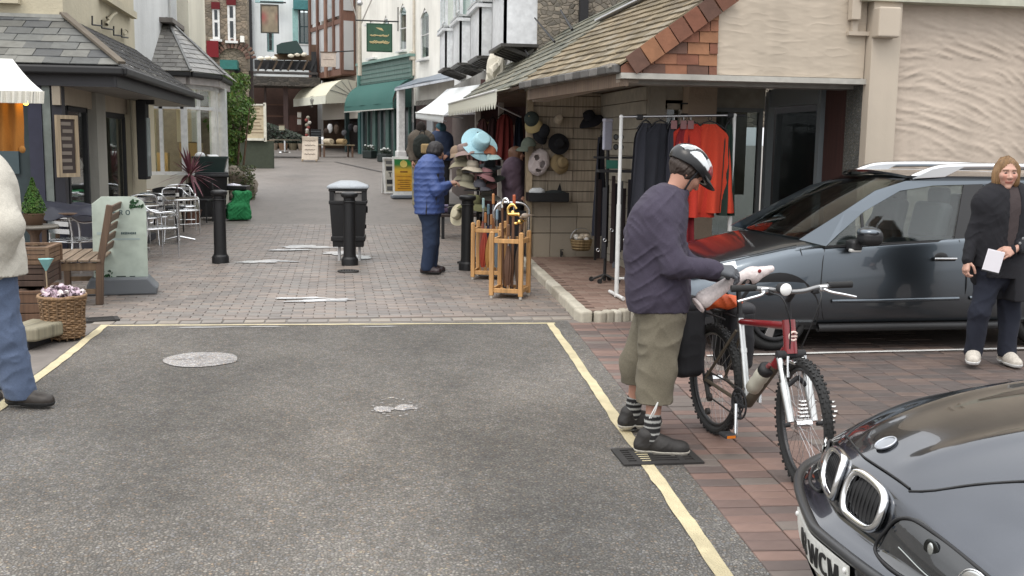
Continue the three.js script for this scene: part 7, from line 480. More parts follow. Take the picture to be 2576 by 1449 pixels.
{ const t = thing('rolled_bag', 'long white rolled bag with red dot gripped in the cyclist\'s gloved hand', 'bag'); const A = atS(1772, 752, 5.46), B = atS(1842, 706, 5.47), C = atS(1892, 692, 5.48), D = atS(1940, 676, 5.5), f = p => { let d = capd(p, A, B, .05, .03); d = smin(d, capd(p, B, C, .026, .04), .03); d = smin(d, capd(p, C, D, .042, .02), .03); return d + folds(p, .008, 16, 16, 16); }; part(t, 'bag', sdfMesh(f, ...bounds([A, D], .1), .007), mat([.7, .62, .6], { roughness: .5, map: T.fine })); const q = atS(1911, 682, 5.438); part(t, 'dot', ball(.011, q.x, q.y, q.z, 1, 1, .5, 10), mat([.22, .02, .02])); part(t, 'opening', tf(lathe([[.045, 0], [.05, .012], [.043, .016]], 20), A.x - .028, A.y - .03, A.z, 0, 0, 2.2), mat([.6, .52, .5])); settle(t); }
{ // woman in a black coat
  const s = 7.46, J = jo({ pv: [2512, 690, s], wa: [2514, 620, s], ch: [2520, 540, s], nk: [2528, 487, s + .02], sR: [2474, 513, s], sL: [2582, 516, s + .02], eR: [2446, 592, s + .02], wR: [2435, 655, s - .04], eL: [2606, 606, s - .06], wL: [2552, 628, s - .2], hR: [2488, 700, s], hL: [2538, 700, s], kR: [2466, 785, s - .06], kL: [2539, 790, s + .02], aR: [2449, 882, s + .0], aL: [2533, 888, s - .02], hd: [2531, 437, s - .02] }); J.hf = dirv(-.12, -.05, -1); J.handR = handField(J.wR, dirv(-.3, -1, -.25), dirv(-1, 0, -.2), -1, .75, .95); J.handL = handField(J.wL, dirv(-.85, -.25, -.3), dirv(-.1, .5, -1), 1, .6, .95);
  const t = thing('person', 'woman in a black coat, dark jeans and white trainers walking past the grey car', 'person'); body(t, J, skinB, [.12, .07, .03], .012, .004); const ax = headAxes(J.hd, J.hf); part(t, 'hair', sdfMesh(p => { const q = ax(p), x = q.x, y = q.y, z = q.z, a = atan2(x, z); let d = ell(x, y - .035, z + .014, .085, .098, .1); d = smin(d, ell(abs(x) - .068, y + .03, z + .006, .03, .085, .055), .03); d = smin(d, ell(x, y + .03, z + .055, .072, .095, .05), .03); d = smax(d, -ell(x * (x > 0 ? 1 : .92), y + .035, z - .115, .064, .118, .12), .008); return d + .007 * sin(a * 34 + y * 30 + 3 * n3(x * 20, y * 9, z * 20)) * .6 + .026 * (n3(x * 24, y * 14, z * 24) - .5); }, ...bounds([J.hd], .22), .0045, p => { const q = ax(p), k = .6 + .8 * n3(q.x * 70, q.y * 9, q.z * 70); return [.2 * k, .115 * k, .05 * k]; }), mat(0xffffff, { vertexColors: true, roughness: .5 }));
  const lv = [[0, .1, .12], [.3, .082, .112], [.6, .09, .115], [.88, .114, .11], [1, .062, .08]], hem = atS(2520, 752, s).y, tb = topF(J, hem, lv, .012, [.06, .052, .045], .012, .98), sk = chain([J.pv.clone().add(V(.02, .05, 0)), V(J.pv.x + .06, hem - .05, J.pv.z)], [.17, .19]); const vz = atS(2520, 540, s); garment(t, 'coat', p => { let d = smin(tb(p), max(sk(p), hem - p.y, J.pv.y - .2 - p.y, p.y - J.wa.y), .05); const open = V(p.x - lerp(J.nk.x, J.pv.x - .01, clamp((J.nk.y - p.y) / .5)), 0, 0).x; if (p.z > J.ch.z + .05 && abs(open) < .045 * clamp((p.y - J.wa.y + .1) * 4) ) d = max(d, .012); if (p.z > J.pv.z + .03 && p.y < J.pv.y + .06 && p.x < J.pv.x + .08) d = max(d, (J.pv.x + .03) - p.x - (p.y < J.pv.y - .02 ? 0 : .2)); const nk = hypot(hypot(p.x - J.nk.x, p.z - J.nk.z) - .085, (p.y - J.nk.y + .02) * 1.0) - .03; if (p.z < J.nk.z + .12) d = smin(d, nk + folds(p, .01, 9, 9, 9), .03); return d; }, [...Jpts(J).filter(v => v.y > .85), V(J.pv.x, hem, J.pv.z)], .22, .012, cloth([.012, .012, .016]));
  garment(t, 'jumper', topF(J, J.wa.y, lv, .006, [.055, .04, .03], .006, .3), [J.wa, J.ch, J.nk, J.sL, J.sR], .2, .012, cloth([.06, .045, .045])); part(t, 'collar', tf(lathe([[.062, -.03], [.066, .03], [.06, .036]], 24), J.nk.x, J.nk.y + .03, J.nk.z - .005), cloth([.06, .045, .045])); for (const [px, py] of [[2574, 600], [2566, 612]]) { const q = atS(px, py, s - .26); part(t, 'button', ball(.012, q.x, q.y, q.z, 1, 1, .5, 8), mat([.2, .2, .2])); } garment(t, 'jeans', pants(J, p => .07, [.105, .078, .07], .0, .016), [J.wa, J.pv, J.hL, J.hR, J.kL, J.kR, J.aL, J.aR], .16, .012, cloth([.014, .017, .03])); const wt = mat([.62, .57, .5], { roughness: .6, map: T.fine }); shoe(t, J.aR, dirv(-.45, 0, -1), .25, wt, M.whitePaint); shoe(t, J.aL, dirv(.1, 0, -1), .25, wt, M.whitePaint); settle(t); const n = thing('paper_folder', 'folded white and pink leaflet held in the walking woman\'s hand', 'leaflet'), c = atS(2499, 657, s - .28); part(n, 'cover', rb(.13, .17, .01, .004), mat([.74, .72, .76], { roughness: .5 })); part(n, 'spine', bx(.132, .012, .014, 0, -.085, 0), M.black); place(n, c, -.25); n.rotation.z = -.22; }
{ // man in a blue padded jacket, from behind
  const s = 13.72, J = jo({ pv: [1081, 538, s], wa: [1080, 495, s], ch: [1078, 445, s], nk: [1086, 410, s], sR: [1072, 424, s - .17], sL: [1092, 424, s + .2], eR: [1098, 478, s - .26], wR: [1130, 462, s - .1], eL: [1112, 478, s + .2], wL: [1134, 462, s + .02], hR: [1080, 545, s - .1], hL: [1084, 545, s + .1], kR: [1082, 612, s - .1], kL: [1088, 612, s + .1], aR: [1074, 672, s - .08], aL: [1084, 668, s + .12], hd: [1097, 383, s] }); J.hf = dirv(.85, -.1, .45); J.handR = handField(J.wR, dirv(.7, .2, .5), dirv(0, 1, -.4), -1, .7); J.handL = handField(J.wL, dirv(.7, .1, -.3), dirv(0, 1, .4), 1, .7); const t = thing('person', 'man in a blue and black padded jacket standing with folded arms beside the right bollard', 'person'); body(t, J, [.3, .17, .12], [.02, .015, .015], .016, .006); const ax = headAxes(J.hd, J.hf); part(t, 'hair', sdfMesh(hairF(ax, .016, -.02, .03), ...bounds([J.hd], .2), .008), mat([.014, .011, .012], { roughness: .6 })); const tb = topF(J, J.pv.y + .0, [[0, .11, .13], [.3, .1, .13], [.6, .1, .13], [.88, .12, .12], [1, .07, .09]], .03, [.095, .085, .055], .012, .9); garment(t, 'jacket', p => tb(p) + .008 * abs(sin(p.y * 42)), Jpts(J).filter(v => v.y > .7), .24, .014, cloth([.05, .09, .26], { roughness: .6 })); const fr = thing; part(t, 'jacket_panel', sdfMesh(p => max(tb(p) - .004 + .008 * abs(sin(p.y * 42)), abs(p.x - (J.ch.x + .05) - (p.y - J.ch.y) * .1) - .07, p.y - J.ch.y - .06, hypot(p.x - J.eR.x, p.z - J.eR.z) < .12 && p.z > J.ch.z + .24 ? .1 : -1), ...bounds([J.pv, J.ch, J.sL, J.sR, J.nk], .22), .014), cloth([.012, .015, .026], { roughness: .6 })); garment(t, 'trousers', pants(J, p => .05, [.115, .092, .085], .008, .014), [J.wa, J.pv, J.hL, J.hR, J.kL, J.kR, J.aL, J.aR], .18, .014, cloth([.02, .035, .075])); shoe(t, J.aR, dirv(1, 0, -.1), .26, mat([.03, .018, .02], { roughness: .4 }), M.rubber); shoe(t, J.aL, dirv(1, 0, .2), .26, mat([.03, .018, .02], { roughness: .4 }), M.rubber); settle(t); }
{ // woman in a mauve cardigan
  const s = 15.3, J = jo({ pv: [1296, 508, s], wa: [1294, 475, s], ch: [1292, 440, s], nk: [1296, 412, s], sR: [1284, 423, s - .14], sL: [1304, 423, s + .16], eR: [1284, 468, s - .2], wR: [1302, 494, s - .16], eL: [1310, 465, s + .2], wL: [1316, 492, s + .1], hR: [1296, 512, s - .09], hL: [1298, 512, s + .09], kR: [1298, 580, s - .08], kL: [1304, 580, s + .08], aR: [1294, 645, s - .08], aL: [1306, 643, s + .1], hd: [1300, 391, s] }); J.hf = dirv(.92, .12, .1); J.handR = handField(J.wR, dirv(.8, -.3, 0), dirv(0, 1, -.5), -1, .5); J.handL = handField(J.wL, dirv(.7, -.5, 0), dirv(0, 1, .5), 1, .5); const t = thing('person', 'woman in a mauve cardigan looking up at the hats under the awning', 'person'); body(t, J, skinA, [.2, .1, .05], .016, .006); const ax = headAxes(J.hd, J.hf); part(t, 'hair', sdfMesh(hairF(ax, .012, -.02, .11), ...bounds([J.hd], .21), .008), mat([.17, .08, .045], { roughness: .55 })); garment(t, 'cardigan', topF(J, J.pv.y + .02, [[0, .1, .12], [.4, .09, .115], [.88, .11, .11], [1, .06, .08]], .02, [.075, .062, .05], .012, .92), Jpts(J).filter(v => v.y > .7), .2, .014, cloth([.125, .085, .115])); garment(t, 'trousers', pants(J, p => .06 + gy(16), [.105, .082, .075], 0, .012), [J.wa, J.pv, J.hL, J.hR, J.kL, J.kR, J.aL, J.aR], .16, .016, cloth([.014, .013, .015])); shoe(t, J.aR, dirv(1, 0, 0), .24, M.black, M.rubber); shoe(t, J.aL, dirv(1, 0, 0), .24, M.black, M.rubber); settle(t); }
function farPerson(label, px, py, s, o) { const k = 2600 / s / .99, J = {}, P = (x, y, dz = 0) => atS(px + x * k, py - y * k, s + dz), g = P(0, 0); Object.assign(J, { pv: P(0, .98), wa: P(0, 1.12), ch: P(0, 1.32), nk: P(0, 1.5), sR: P(-.17, 1.45, -.05), sL: P(.17, 1.45, .05), eR: P(-.24, 1.18, -.05), wR: P(-.18, .98, -.15), eL: P(.24, 1.18), wL: P(.16, 1.1, -.15), hR: P(-.09, .94), hL: P(.09, .94), kR: P(-.1, .5), kL: P(.1, .5, -.06), aR: P(-.1, .09), aL: P(.1, .09), hd: P(.0, 1.64) }); J.hf = o.hf; J.handR = handField(J.wR, dirv(0, -1, -.2), dirv(-1, 0, 0), -1, .5); J.handL = handField(J.wL, dirv(-.6, -.4, -.3), dirv(.5, .5, 0), 1, .5); const t = thing('person', label, 'person'); body(t, J, skinA, [.05, .03, .02], .02, .009); const ax = headAxes(J.hd, J.hf); part(t, o.hat ? 'beanie' : 'hair', sdfMesh(hairF(ax, o.hat ? .02 : .016, -.02, o.hat ? 0 : .06), ...bounds([J.hd], .2), .01), cloth(o.hair)); garment(t, 'jacket', topF(J, J.pv.y, [[0, .1, .12], [.4, .09, .12], [.88, .12, .12], [1, .06, .09]], .03, [.085, .07, .055], .012, .92), Jpts(J).filter(v => v.y > g.y + .7), .22, .018, cloth(o.top)); garment(t, 'trousers', pants(J, p => g.y + .06, [.11, .09, .085], .01, .012), [J.wa, J.pv, J.hL, J.hR, J.kL, J.kR, J.aL, J.aR], .18, .018, cloth(o.legs)); shoe(t, J.aR, o.hf, .26, M.black, M.rubber); shoe(t, J.aL, o.hf, .26, M.black, M.rubber); settle(t); return J; }
{ const J = farPerson('dark-haired person in khaki trousers wearing a rucksack beyond the man in blue', 1060, 524, 21.5, { hf: dirv(.2, 0, 1), hair: [.02, .015, .013], top: [.12, .1, .08], legs: [.34, .31, .2] }); const t = thing('rucksack', 'black and tan rucksack worn on the khaki-trousered walker\'s back', 'rucksack'); const c = J.ch.clone().add(V(0, -.05, .24)); part(t, 'sack', sdfMesh(p => ell(p.x, p.y, p.z, .2, .26, .14) + folds(p, .02, 9, 9, 9), V(-.28, -.34, -.2), V(.28, .34, .2), .02), cloth([.02, .025, .022])); part(t, 'pocket', rb(.2, .2, .1, .04, .06, -.04, .13), cloth([.42, .3, .15])); part(t, 'strap', [tor(.05, .01, 0, .27, 0)], M.black); place(t, c); farPerson('person in a teal woollen hat and blue jacket beyond the man in blue', 1108, 520, 22.2, { hf: dirv(-.7, -.1, -.5), hair: [.05, .12, .15], hat: true, top: [.04, .06, .12], legs: [.03, .03, .035] }); }
{ // the man leaving the frame at left
  const s = 6.95, J = jo({ pv: [-30, 705, s], wa: [-34, 630, s], ch: [-40, 520, s], nk: [-44, 425, s], sR: [-22, 462, s - .17], sL: [-62, 460, s + .2], eR: [16, 570, s - .28], wR: [-26, 676, s - .2], eL: [-110, 570, s + .2], wL: [-90, 680, s + .1], hR: [-18, 722, s - .1], hL: [-40, 722, s + .1], kR: [14, 850, s - .1], kL: [-52, 850, s + .1], aR: [50, 985, s - .06], aL: [-80, 980, s + .2], hd: [-70, 362, s] }); J.hf = dirv(.6, 0, .8); J.handR = handField(J.wR, dirv(-.3, -1, .1), dirv(.3, 0, -1), -1, .6); J.handL = handField(J.wL, dirv(-.2, -1, 0), dirv(0, 0, 1), 1, .6); const t = thing('person', 'man in white jumper and blue jeans cut off by the left picture edge', 'person'); body(t, J, skinA, [.06, .04, .03], .013, .005); const ax = headAxes(J.hd, J.hf); part(t, 'hair', sdfMesh(hairF(ax, .008, -.01, .03), ...bounds([J.hd], .18), .006), mat([.05, .035, .025])); const hem = atS(30, 686, s).y; garment(t, 'jumper', topF(J, hem, [[0, .13, .15], [.3, .12, .15], [.6, .11, .14], [.88, .13, .125], [1, .07, .09]], .03, [.1, .1, .095], .008, .96), [...Jpts(J).filter(v => v.y > .75)], .26, .012, cloth([.56, .53, .46])); garment(t, 'jeans', pants(J, p => .06, [.135, .108, .1], .02, .026), [J.wa, J.pv, J.hL, J.hR, J.kL, J.kR, J.aL, J.aR], .2, .012, cloth([.1, .135, .215])); shoe(t, J.aR, dirv(1, 0, -.1), .28, mat([.03, .024, .02], { roughness: .5 }), M.rubber, 1.05); shoe(t, J.aL, dirv(1, 0, .1), .28, mat([.03, .024, .02]), M.rubber); settle(t); }
/* ---------- cars ---------- */
const greyPaint = mat([.115, .135, .155], { phys: 1, metalness: 1, roughness: .3, clearcoat: 1, clearcoatRoughness: .02 }), inkPaint = mat([.062, .067, .078], { phys: 1, metalness: 1, roughness: .2, clearcoat: 1, clearcoatRoughness: .01 }), trimBlack = mat([.015, .015, .016], { roughness: .5 }), silverP = metal([.75, .76, .77], { roughness: .3 });
function wheel(o, x, y, z, R, side_, spokes, name = 'wheel') { const r = R * .27, w = part(o, name, [fin(new THREE.TorusGeometry(R - r * .55, r * .62, 12, 48)).scale(1, 1, 1.5).translate(x, y, z)], M.rubber); part(w, 'rim', [tor(R * .66, .018, x, y, z + side_ * .075), tf(cyl(R * .64, R * .64, .03, 0, 0, 0, 30, PI / 2), x, y, z - side_ * .02)], M.dark); for (let i = 0; i < spokes; i++) { const a = i / spokes * 6.283 + .3, g = prism([[-.022, .03], [.022, .03], [.034, R * .65], [-.034, R * .65]], .02, .005); part(w, 'spoke', g.rotateZ(a).translate(x, y, z + side_ * .06), metal([.42, .41, .4], { roughness: .4 })); } part(w, 'hub', tf(cyl(.045, .045, .04, 0, 0, 0, 18, PI / 2), x, y, z + side_ * .065), metal([.45, .44, .43])); return w; }
{ const t = thing('estate_car', 'dark grey metallic estate car with silver roof rails parked against the porch', 'car'); const ST = [[0, .3, .38, .42, .5, .56, .42, .6], [.07, .25, .6, .42, .66, .61, .57, .66], [.28, .22, .75, .43, .79, .69, .69, .77], [.6, .2, .79, .45, .825, .78, .745, .87], [.95, .2, .79, .45, .83, .855, .768, .955], [1.2, .2, .79, .46, .83, .89, .778, .985], [1.7, .2, .79, .47, .83, .915, .782, .93], [2.5, .2, .79, .48, .83, .965, .785, .97], [3.3, .2, .79, .48, .83, 1.0, .77, 1.0], [3.9, .22, .76, .5, .8, 1.02, .72, 1.02], [4.12, .3, .64, .5, .66, .95, .6, .96]]; const sec = x => { let i = 0; while (i < ST.length - 2 && x > ST[i + 1][0]) i++; const a = ST[i], b = ST[i + 1], k = clamp((x - a[0]) / (b[0] - a[0])); return a.map((q, j) => lerp(q, b[j], k)); }; const poly = x => { const [, ys, hs, ym, hm, yh, hh, yt] = sec(x); return [[ys, hs - .06], [ys + .05, hs], [lerp(ys, ym, .6), lerp(hs, hm, .75)], [ym, hm], [lerp(ym, yh, .5), lerp(hm, hh, .22)], [yh - .05, lerp(hm, hh, .62)], [yh, hh], [lerp(yh, yt, .55), hh * .88], [lerp(yh, yt, .9), hh * .5], [yt, 0]]; }; const fz = (x, y) => { const p = poly(x); for (let i = 0; i < 6; i++) if (y <= p[i + 1][0]) return lerp(p[i][1], p[i + 1][1], clamp((y - p[i][0]) / (p[i + 1][0] - p[i][0]))); return p[6][1]; };
  part(t, 'body', grid((u, v) => { const x = u * 4.12, p = poly(x), k = v * 18, m = k <= 9 ? k : 18 - k, i = min(8, floor(m)), f = m - i; return V(x, lerp(p[i][0], p[i + 1][0], f), (k <= 9 ? 1 : -1) * lerp(p[i][1], p[i + 1][1], f)); }, 80, 36), greyPaint); part(t, 'underbody', bx(3.7, .12, 1.5, 2.05, .24, 0), trimBlack);
  const sz = y => .78 - .2 * clamp((y - .92) / .52) - .012 * sin(PI * clamp((y - .92) / .52)) * -1, sp = (pts, off, m, name, par, both = true) => { const s = new THREE.Shape(pts.map(p => new THREE.Vector2(...p))); const mk = sd => { const g = new THREE.ExtrudeGeometry(s, { depth: .012, bevelEnabled: false, curveSegments: 4 }), a = g.attributes.position; for (let i = 0; i < a.count; i++) a.setZ(i, sd * (a.getZ(i) + sz(a.getY(i)) + off)); g.computeVertexNormals(); return fin(g); }; const out = part(par || t, name, mk(1), m); if (both) part(par || t, name, mk(-1), m); return out; };
  sp([[1.0, .955], [1.24, .9], [1.36, 1.0], [1.62, 1.19], [1.98, 1.365], [2.3, 1.412], [2.7, 1.42], [3.9, 1.4], [3.9, 1.47], [2.4, 1.475], [2.05, 1.45], [1.75, 1.365], [1.45, 1.2]], .0, greyPaint, 'roof_frame'); sp([[2.43, .955], [2.72, .965], [2.78, 1.425], [2.6, 1.425]], .002, trimBlack, 'pillar'); sp([[3.5, .99], [3.7, 1.0], [3.75, 1.41], [3.5, 1.41]], .002, greyPaint, 'pillar'); const g1 = sp([[1.26, .905], [1.58, .92], [1.58, 1.155], [1.38, 1.005]], -.008, M.glass, 'side_window'); sp([[1.6, .92], [2.43, .955], [2.6, 1.42], [2.3, 1.41], [1.98, 1.36], [1.62, 1.185]], -.008, M.glass, 'side_window'); sp([[2.72, .965], [3.5, .99], [3.5, 1.41], [2.78, 1.42]], -.008, M.dimGlass, 'side_window'); sp([[1.575, .915], [1.6, .915], [1.605, 1.18], [1.58, 1.165]], 0, trimBlack, 'window_bar'); sp([[1.22, .885], [2.45, .94], [2.45, .96], [1.25, .905]], .004, trimBlack, 'window_seal');
  part(t, 'roof', grid((u, v) => { const z = lerp(-.585, .585, v), k = z / .585; return V(lerp(1.96 + .1 * k * k, 3.95, u), 1.475 + .05 * (1 - k * k) * sin(PI * clamp(u * .7 + .3)), z); }, 14, 12, .02), greyPaint); part(t, 'windscreen', grid((u, v) => { const k = v * 2 - 1; return V(lerp(.96 + .2 * k * k, 1.97 + .1 * k * k, u), lerp(.965 - .02 * k * k, 1.485 - .015 * k * k, u) + .03 * sin(PI * u), k * lerp(.75, .58, u)); }, 10, 12, .006), M.dimGlass); part(t, 'dashboard', [rb(.5, .16, 1.4, .05, 1.4, .88, 0)], trimBlack); part(t, 'steering_wheel', tor(.18, .014, 1.75, .98, -.36, PI / 2 - .4), trimBlack); for (const z of [-.36, .36]) { part(t, 'seat', [rb(.13, .62, .48, .05, 2.42, .95, z, 0, 0, -.2), rb(.5, .14, .48, .05, 2.2, .62, z), rb(.1, .18, .26, .04, 2.52, 1.3, z)], mat([.05, .05, .055])); } part(t, 'rear_seat', rb(.15, .7, 1.2, .06, 3.2, .95, 0, 0, 0, -.2), mat([.04, .04, .045])); part(t, 'rear_panel', bx(.03, .5, 1.2, 3.93, 1.2, 0), M.dimGlass);
  for (const z of [-.56, .56]) part(t, 'roof_rail', [tube([[2.12, 1.475, z * .99], [2.3, 1.545, z], [2.5, 1.575, z], [3.1, 1.585, z], [3.8, 1.57, z]], .03, 40, 8), prism([[2.12, 1.47], [2.42, 1.49], [2.62, 1.585], [2.3, 1.555]], .05, .004).translate(0, 0, z - .025)], silverP); wheel(t, .83, .31, .7, .31, 1, 5); wheel(t, .83, .31, -.7, .31, -1, 5); wheel(t, 3.37, .31, .7, .31, 1, 5); wheel(t, 3.37, .31, -.7, .31, -1, 5); for (const x of [.83, 3.37]) for (const s of [1, -1]) part(t, 'wheel_arch', ((() => { const P = []; for (let i = 0; i <= 24; i++) { const a = -.25 + (PI + .5) * i / 24; P.push([x + .37 * cos(a), .31 + .37 * sin(a)]); } const g = fin(new THREE.ShapeGeometry(new THREE.Shape(P.map(p => new THREE.Vector2(...p))))), A = g.attributes.position; for (let i = 0; i < A.count; i++) A.setZ(i, s * (fz(clamp(A.getX(i), .05, 4), max(.24, A.getY(i))) + .004)); return creased(g, .5); }))(), M.black);
  const lineP = (pts, r, m, name) => part(t, name, tube(pts.map(([x, y]) => V(x, y, fz(x, y) + .001)), r, pts.length * 8, 5), m); lineP([[1.24, .9], [1.21, .75], [1.2, .5], [1.24, .3], [1.3, .22]], .004, M.black, 'door_gap'); lineP([[2.47, .95], [2.53, .75], [2.54, .5], [2.5, .22]], .004, M.black, 'door_gap'); lineP([[1.3, .435], [1.8, .435], [2.48, .445]], .018, greyPaint, 'rub_strip'); lineP([[2.58, .45], [3.0, .455]], .018, greyPaint, 'rub_strip'); part(t, 'sill', [tube([[1.2, .2, .8], [2, .2, .805], [3, .2, .805]], .035, 20, 8)], trimBlack); const h = part(t, 'door_handle', rb(.2, .035, .03, .012, 2.32, .79, fz(2.32, .79) + .022), trimBlack); part(h, 'recess', ball(.06, 2.3, .8, fz(2.3, .8) - .01, 1.3, .8, .3, 14), M.black); part(h, 'grip', rb(.21, .016, .012, .006, 2.32, .795, fz(2.32, .79) + .04), silverP); for (const s of [1, -1]) { const m = part(t, 'mirror', [rb(.18, .14, .2, .06, 1.55, .99, s * .95), rb(.1, .1, .14, .03, 1.47, .91, s * .84)], trimBlack); part(m, 'cover', ball(.1, 1.54, 1.03, s * .95, 1, .5, 1.05, 16), greyPaint); part(m, 'indicator', rb(.1, .03, .05, .012, 1.46, .872, s * .88), mat([.5, .5, .48], { roughness: .1 })); } part(t, 'bonnet_gap', tube([[.25, .735, .62], [.6, .815, .7], [1.0, .905, .735]], .004, 20, 5), M.black); lineP([[1.02, .88], [1.03, .82]], .003, M.black, 'wing_gap'); for (const s of [1, -1]) part(t, 'headlight', grid((u, v) => { const x = lerp(.05, .46, u), y = lerp(.615 + .1 * u, .672 + .1 * u, v), z = lerp(fz(x, .5) - .03, sec(x)[6], v) + .012; return V(x, y, s * z); }, 8, 4, s * .01), mat([.8, .82, .84], { roughness: .08, metalness: .6 })); part(t, 'wiper', [rod(V(1.1, .97, .45), V(1.02, 1.0, -.2), .01)], trimBlack); part(t, 'bumper_strip', tube([[.02, .42, .5], [.06, .42, .67], [.25, .42, .79]], .02, 16, 6), trimBlack); place(t, V(2.83, 0, -8.95)); }
{ // dark saloon nose, near right corner
  const t = thing('dark_saloon_car', 'dark blue-grey saloon car nose with twin kidney grilles at the lower right', 'car'); const HW = .85, xn = z => { const k = abs(z) / HW; return .13 * (sqrt(z * z + .0009) - .03) + .05 * k * k + .2 * Math.pow(k, 5); }, pr = [[.17, .06], [.22, -.01], [.3, -.05], [.4, -.072], [.47, -.078], [.5, -.066], [.52, -.03], [.535, -.0], [.6, .004], [.66, .016], [.7, .032], [.715, .045], [.725, .062]], px_ = y => { let i = 0; while (i < pr.length - 2 && y > pr[i + 1][0]) i++; return lerp(pr[i][1], pr[i + 1][1], clamp((y - pr[i][0]) / (pr[i + 1][0] - pr[i][0]))); }, drop = z => .045 * (z / .7) ** 2 + .06 * Math.pow(abs(z) / HW, 3) + .2 * Math.pow(max(0, abs(z) - .22), 1.6) + .5 * Math.pow(max(0, abs(z) - .64), 1.7), F = (z, y, o = 0) => V(px_(y) + xn(z) - o, y - drop(z) * clamp((y - .5) * 5), z + (o ? Math.sign(z) * o * clamp(abs(z) / HW * 1.6 - .7) : 0));
  const bonY = (xr, z) => .725 + .37 * xr / (xr + .5) - drop(z) + .01 * exp(-(((abs(z) - .17 - .16 * xr) / .04) ** 2)) * sst(0, .12, xr) - .8 * sst(0, .4, xr) * Math.pow(max(0, abs(z) - .64), 1.7);
  part(t, 'front', grid((u, v) => F(lerp(-HW, HW, u), lerp(.17, .725, v)), 72, 40), inkPaint); const top = part(t, 'bonnet', grid((u, v) => { const z = lerp(-HW, HW, v), x0 = xn(z) + .062, x = lerp(x0, 1.5, Math.pow(u, 1.5)); return V(x, bonY(x - x0, z), z); }, 50, 72), inkPaint); part(t, 'flank', [1, -1].map(s => grid((u, v) => { const x = lerp(xn(HW) + .062, 4.4, u), yt = bonY(min(1.4, x - xn(HW) - .062), HW), y = lerp(.17, yt, v); return V(x - (1 - v) * .0, y, s * (HW + .03 * sin(PI * v))); }, 30, 10)), inkPaint);
  part(t, 'cabin', grid((u, v) => { const k = v * 2 - 1, p = new THREE.CatmullRomCurve3([V(1.45, .93, .8), V(2.2, 1.36, .62), V(2.9, 1.4, .58), V(3.7, 1.2, .62), V(4.4, .95, .8)]).getPoint(u); return V(p.x, p.y * (1 - .05 * k * k) + .01, p.z * k); }, 24, 12), mat([.03, .032, .036], { phys: 1, roughness: .08, clearcoat: 1 })); part(t, 'boot', [bx(.1, .7, 1.6, 4.42, .55, 0)], inkPaint); for (const [x, z, s] of [[.85, .74, 1], [.85, -.74, -1], [3.6, .74, 1], [3.6, -.74, -1]]) wheel(t, x, .31, z, .31, s, 7);
  for (const s of [1, -1]) { const K = [[.04, .62], [.045, .68], [.075, .704], [.17, .704], [.235, .69], [.255, .655], [.245, .6], [.2, .572], [.11, .568], [.058, .578]], q = (z, y, o) => F(s * z, y, o); const k = part(t, 'grille', grid((u, v) => q(lerp(.046, .25, u), lerp(.574, .7, v), .006 - .01 * max(0, hypot((u - .5) * 2, (v - .5) * 2) ** 6 - 1) * 3), 14, 12), M.black); part(k, 'surround', tube(K.map(([z, y]) => q(z, y, .012)), .0135, 90, 10, true), M.chrome); for (let i = 0; i < 9; i++) part(k, 'slat', tube([[q(.06 + i * .0225, .58, .0065), q(.06 + i * .0225, .635, .0085), q(.06 + i * .0225, .69, .0065)]][0], .0025, 8, 5), M.black); }
  for (const s of [1, -1]) { const H = [[.262, .53], [.285, .6], [.33, .665], [.42, .698], [.64, .708], [.76, .702], [.845, .69], [.845, .6], [.76, .55], [.62, .527], [.5, .522], [.37, .52]]; const sh = new THREE.Shape(H.map(p => new THREE.Vector2(...p))), g0 = new THREE.ShapeGeometry(sh), dense = []; const g = grid((u, v) => { const z = lerp(.262, .845, u), lo = .522 + .02 * Math.pow(abs(u - .35) * 1.5, 2) + .07 * Math.pow(max(0, u - .6) * 2.5, 2) * .9, hi = .705 - .17 * Math.pow(max(0, .25 - u) / .25, 2); return F(s * z, lerp(lo, hi, v), .0055); }, 30, 12); const hl = part(t, 'headlight', g, mat([.02, .022, .024], { phys: 1, roughness: .06, clearcoat: 1, clearcoatRoughness: .02 })); part(hl, 'seal', tube(H.map(([z, y]) => F(s * z, y, .006)), .006, 100, 6, true), M.black); for (const [z, y, r] of [[.47, .655, .03], [.62, .625, .062]]) { const c = F(s * z, y, .0), n = V(-.92, .05, s * .38).normalize(), qn = new THREE.Quaternion().setFromUnitVectors(V(0, 0, 1), n), mv = (a, d) => { a.applyQuaternion(qn); return a.translate(c.x + n.x * d, c.y + n.y * d, c.z + n.z * d); }; part(hl, 'reflector', mv(ball(r * .92, 0, 0, 0, 1, 1, .12, 20), .005), z > .6 ? metal([.8, .82, .81], { roughness: .14 }) : metal([.06, .065, .065], { roughness: .15 })); if (z > .6) part(hl, 'lamp_ring', mv(tor(r * .9, .003, 0, 0, 0, 0, 0, 30, 6), .008), M.chrome); part(hl, 'bulb_lens', mv(ball(r * (z > .6 ? .5 : .6), 0, 0, 0, z > .6 ? 1 : .6, 1, .2, 16), .008), mat([.5, .52, .5], { roughness: .12, metalness: .8 })); } part(hl, 'highlight_trim', tube([[.36, .585], [.5, .56], [.62, .575], [.72, .6]].map(([z, y]) => F(s * z, y, .009)), .0025, 30, 5), metal([.4, .42, .4])); }
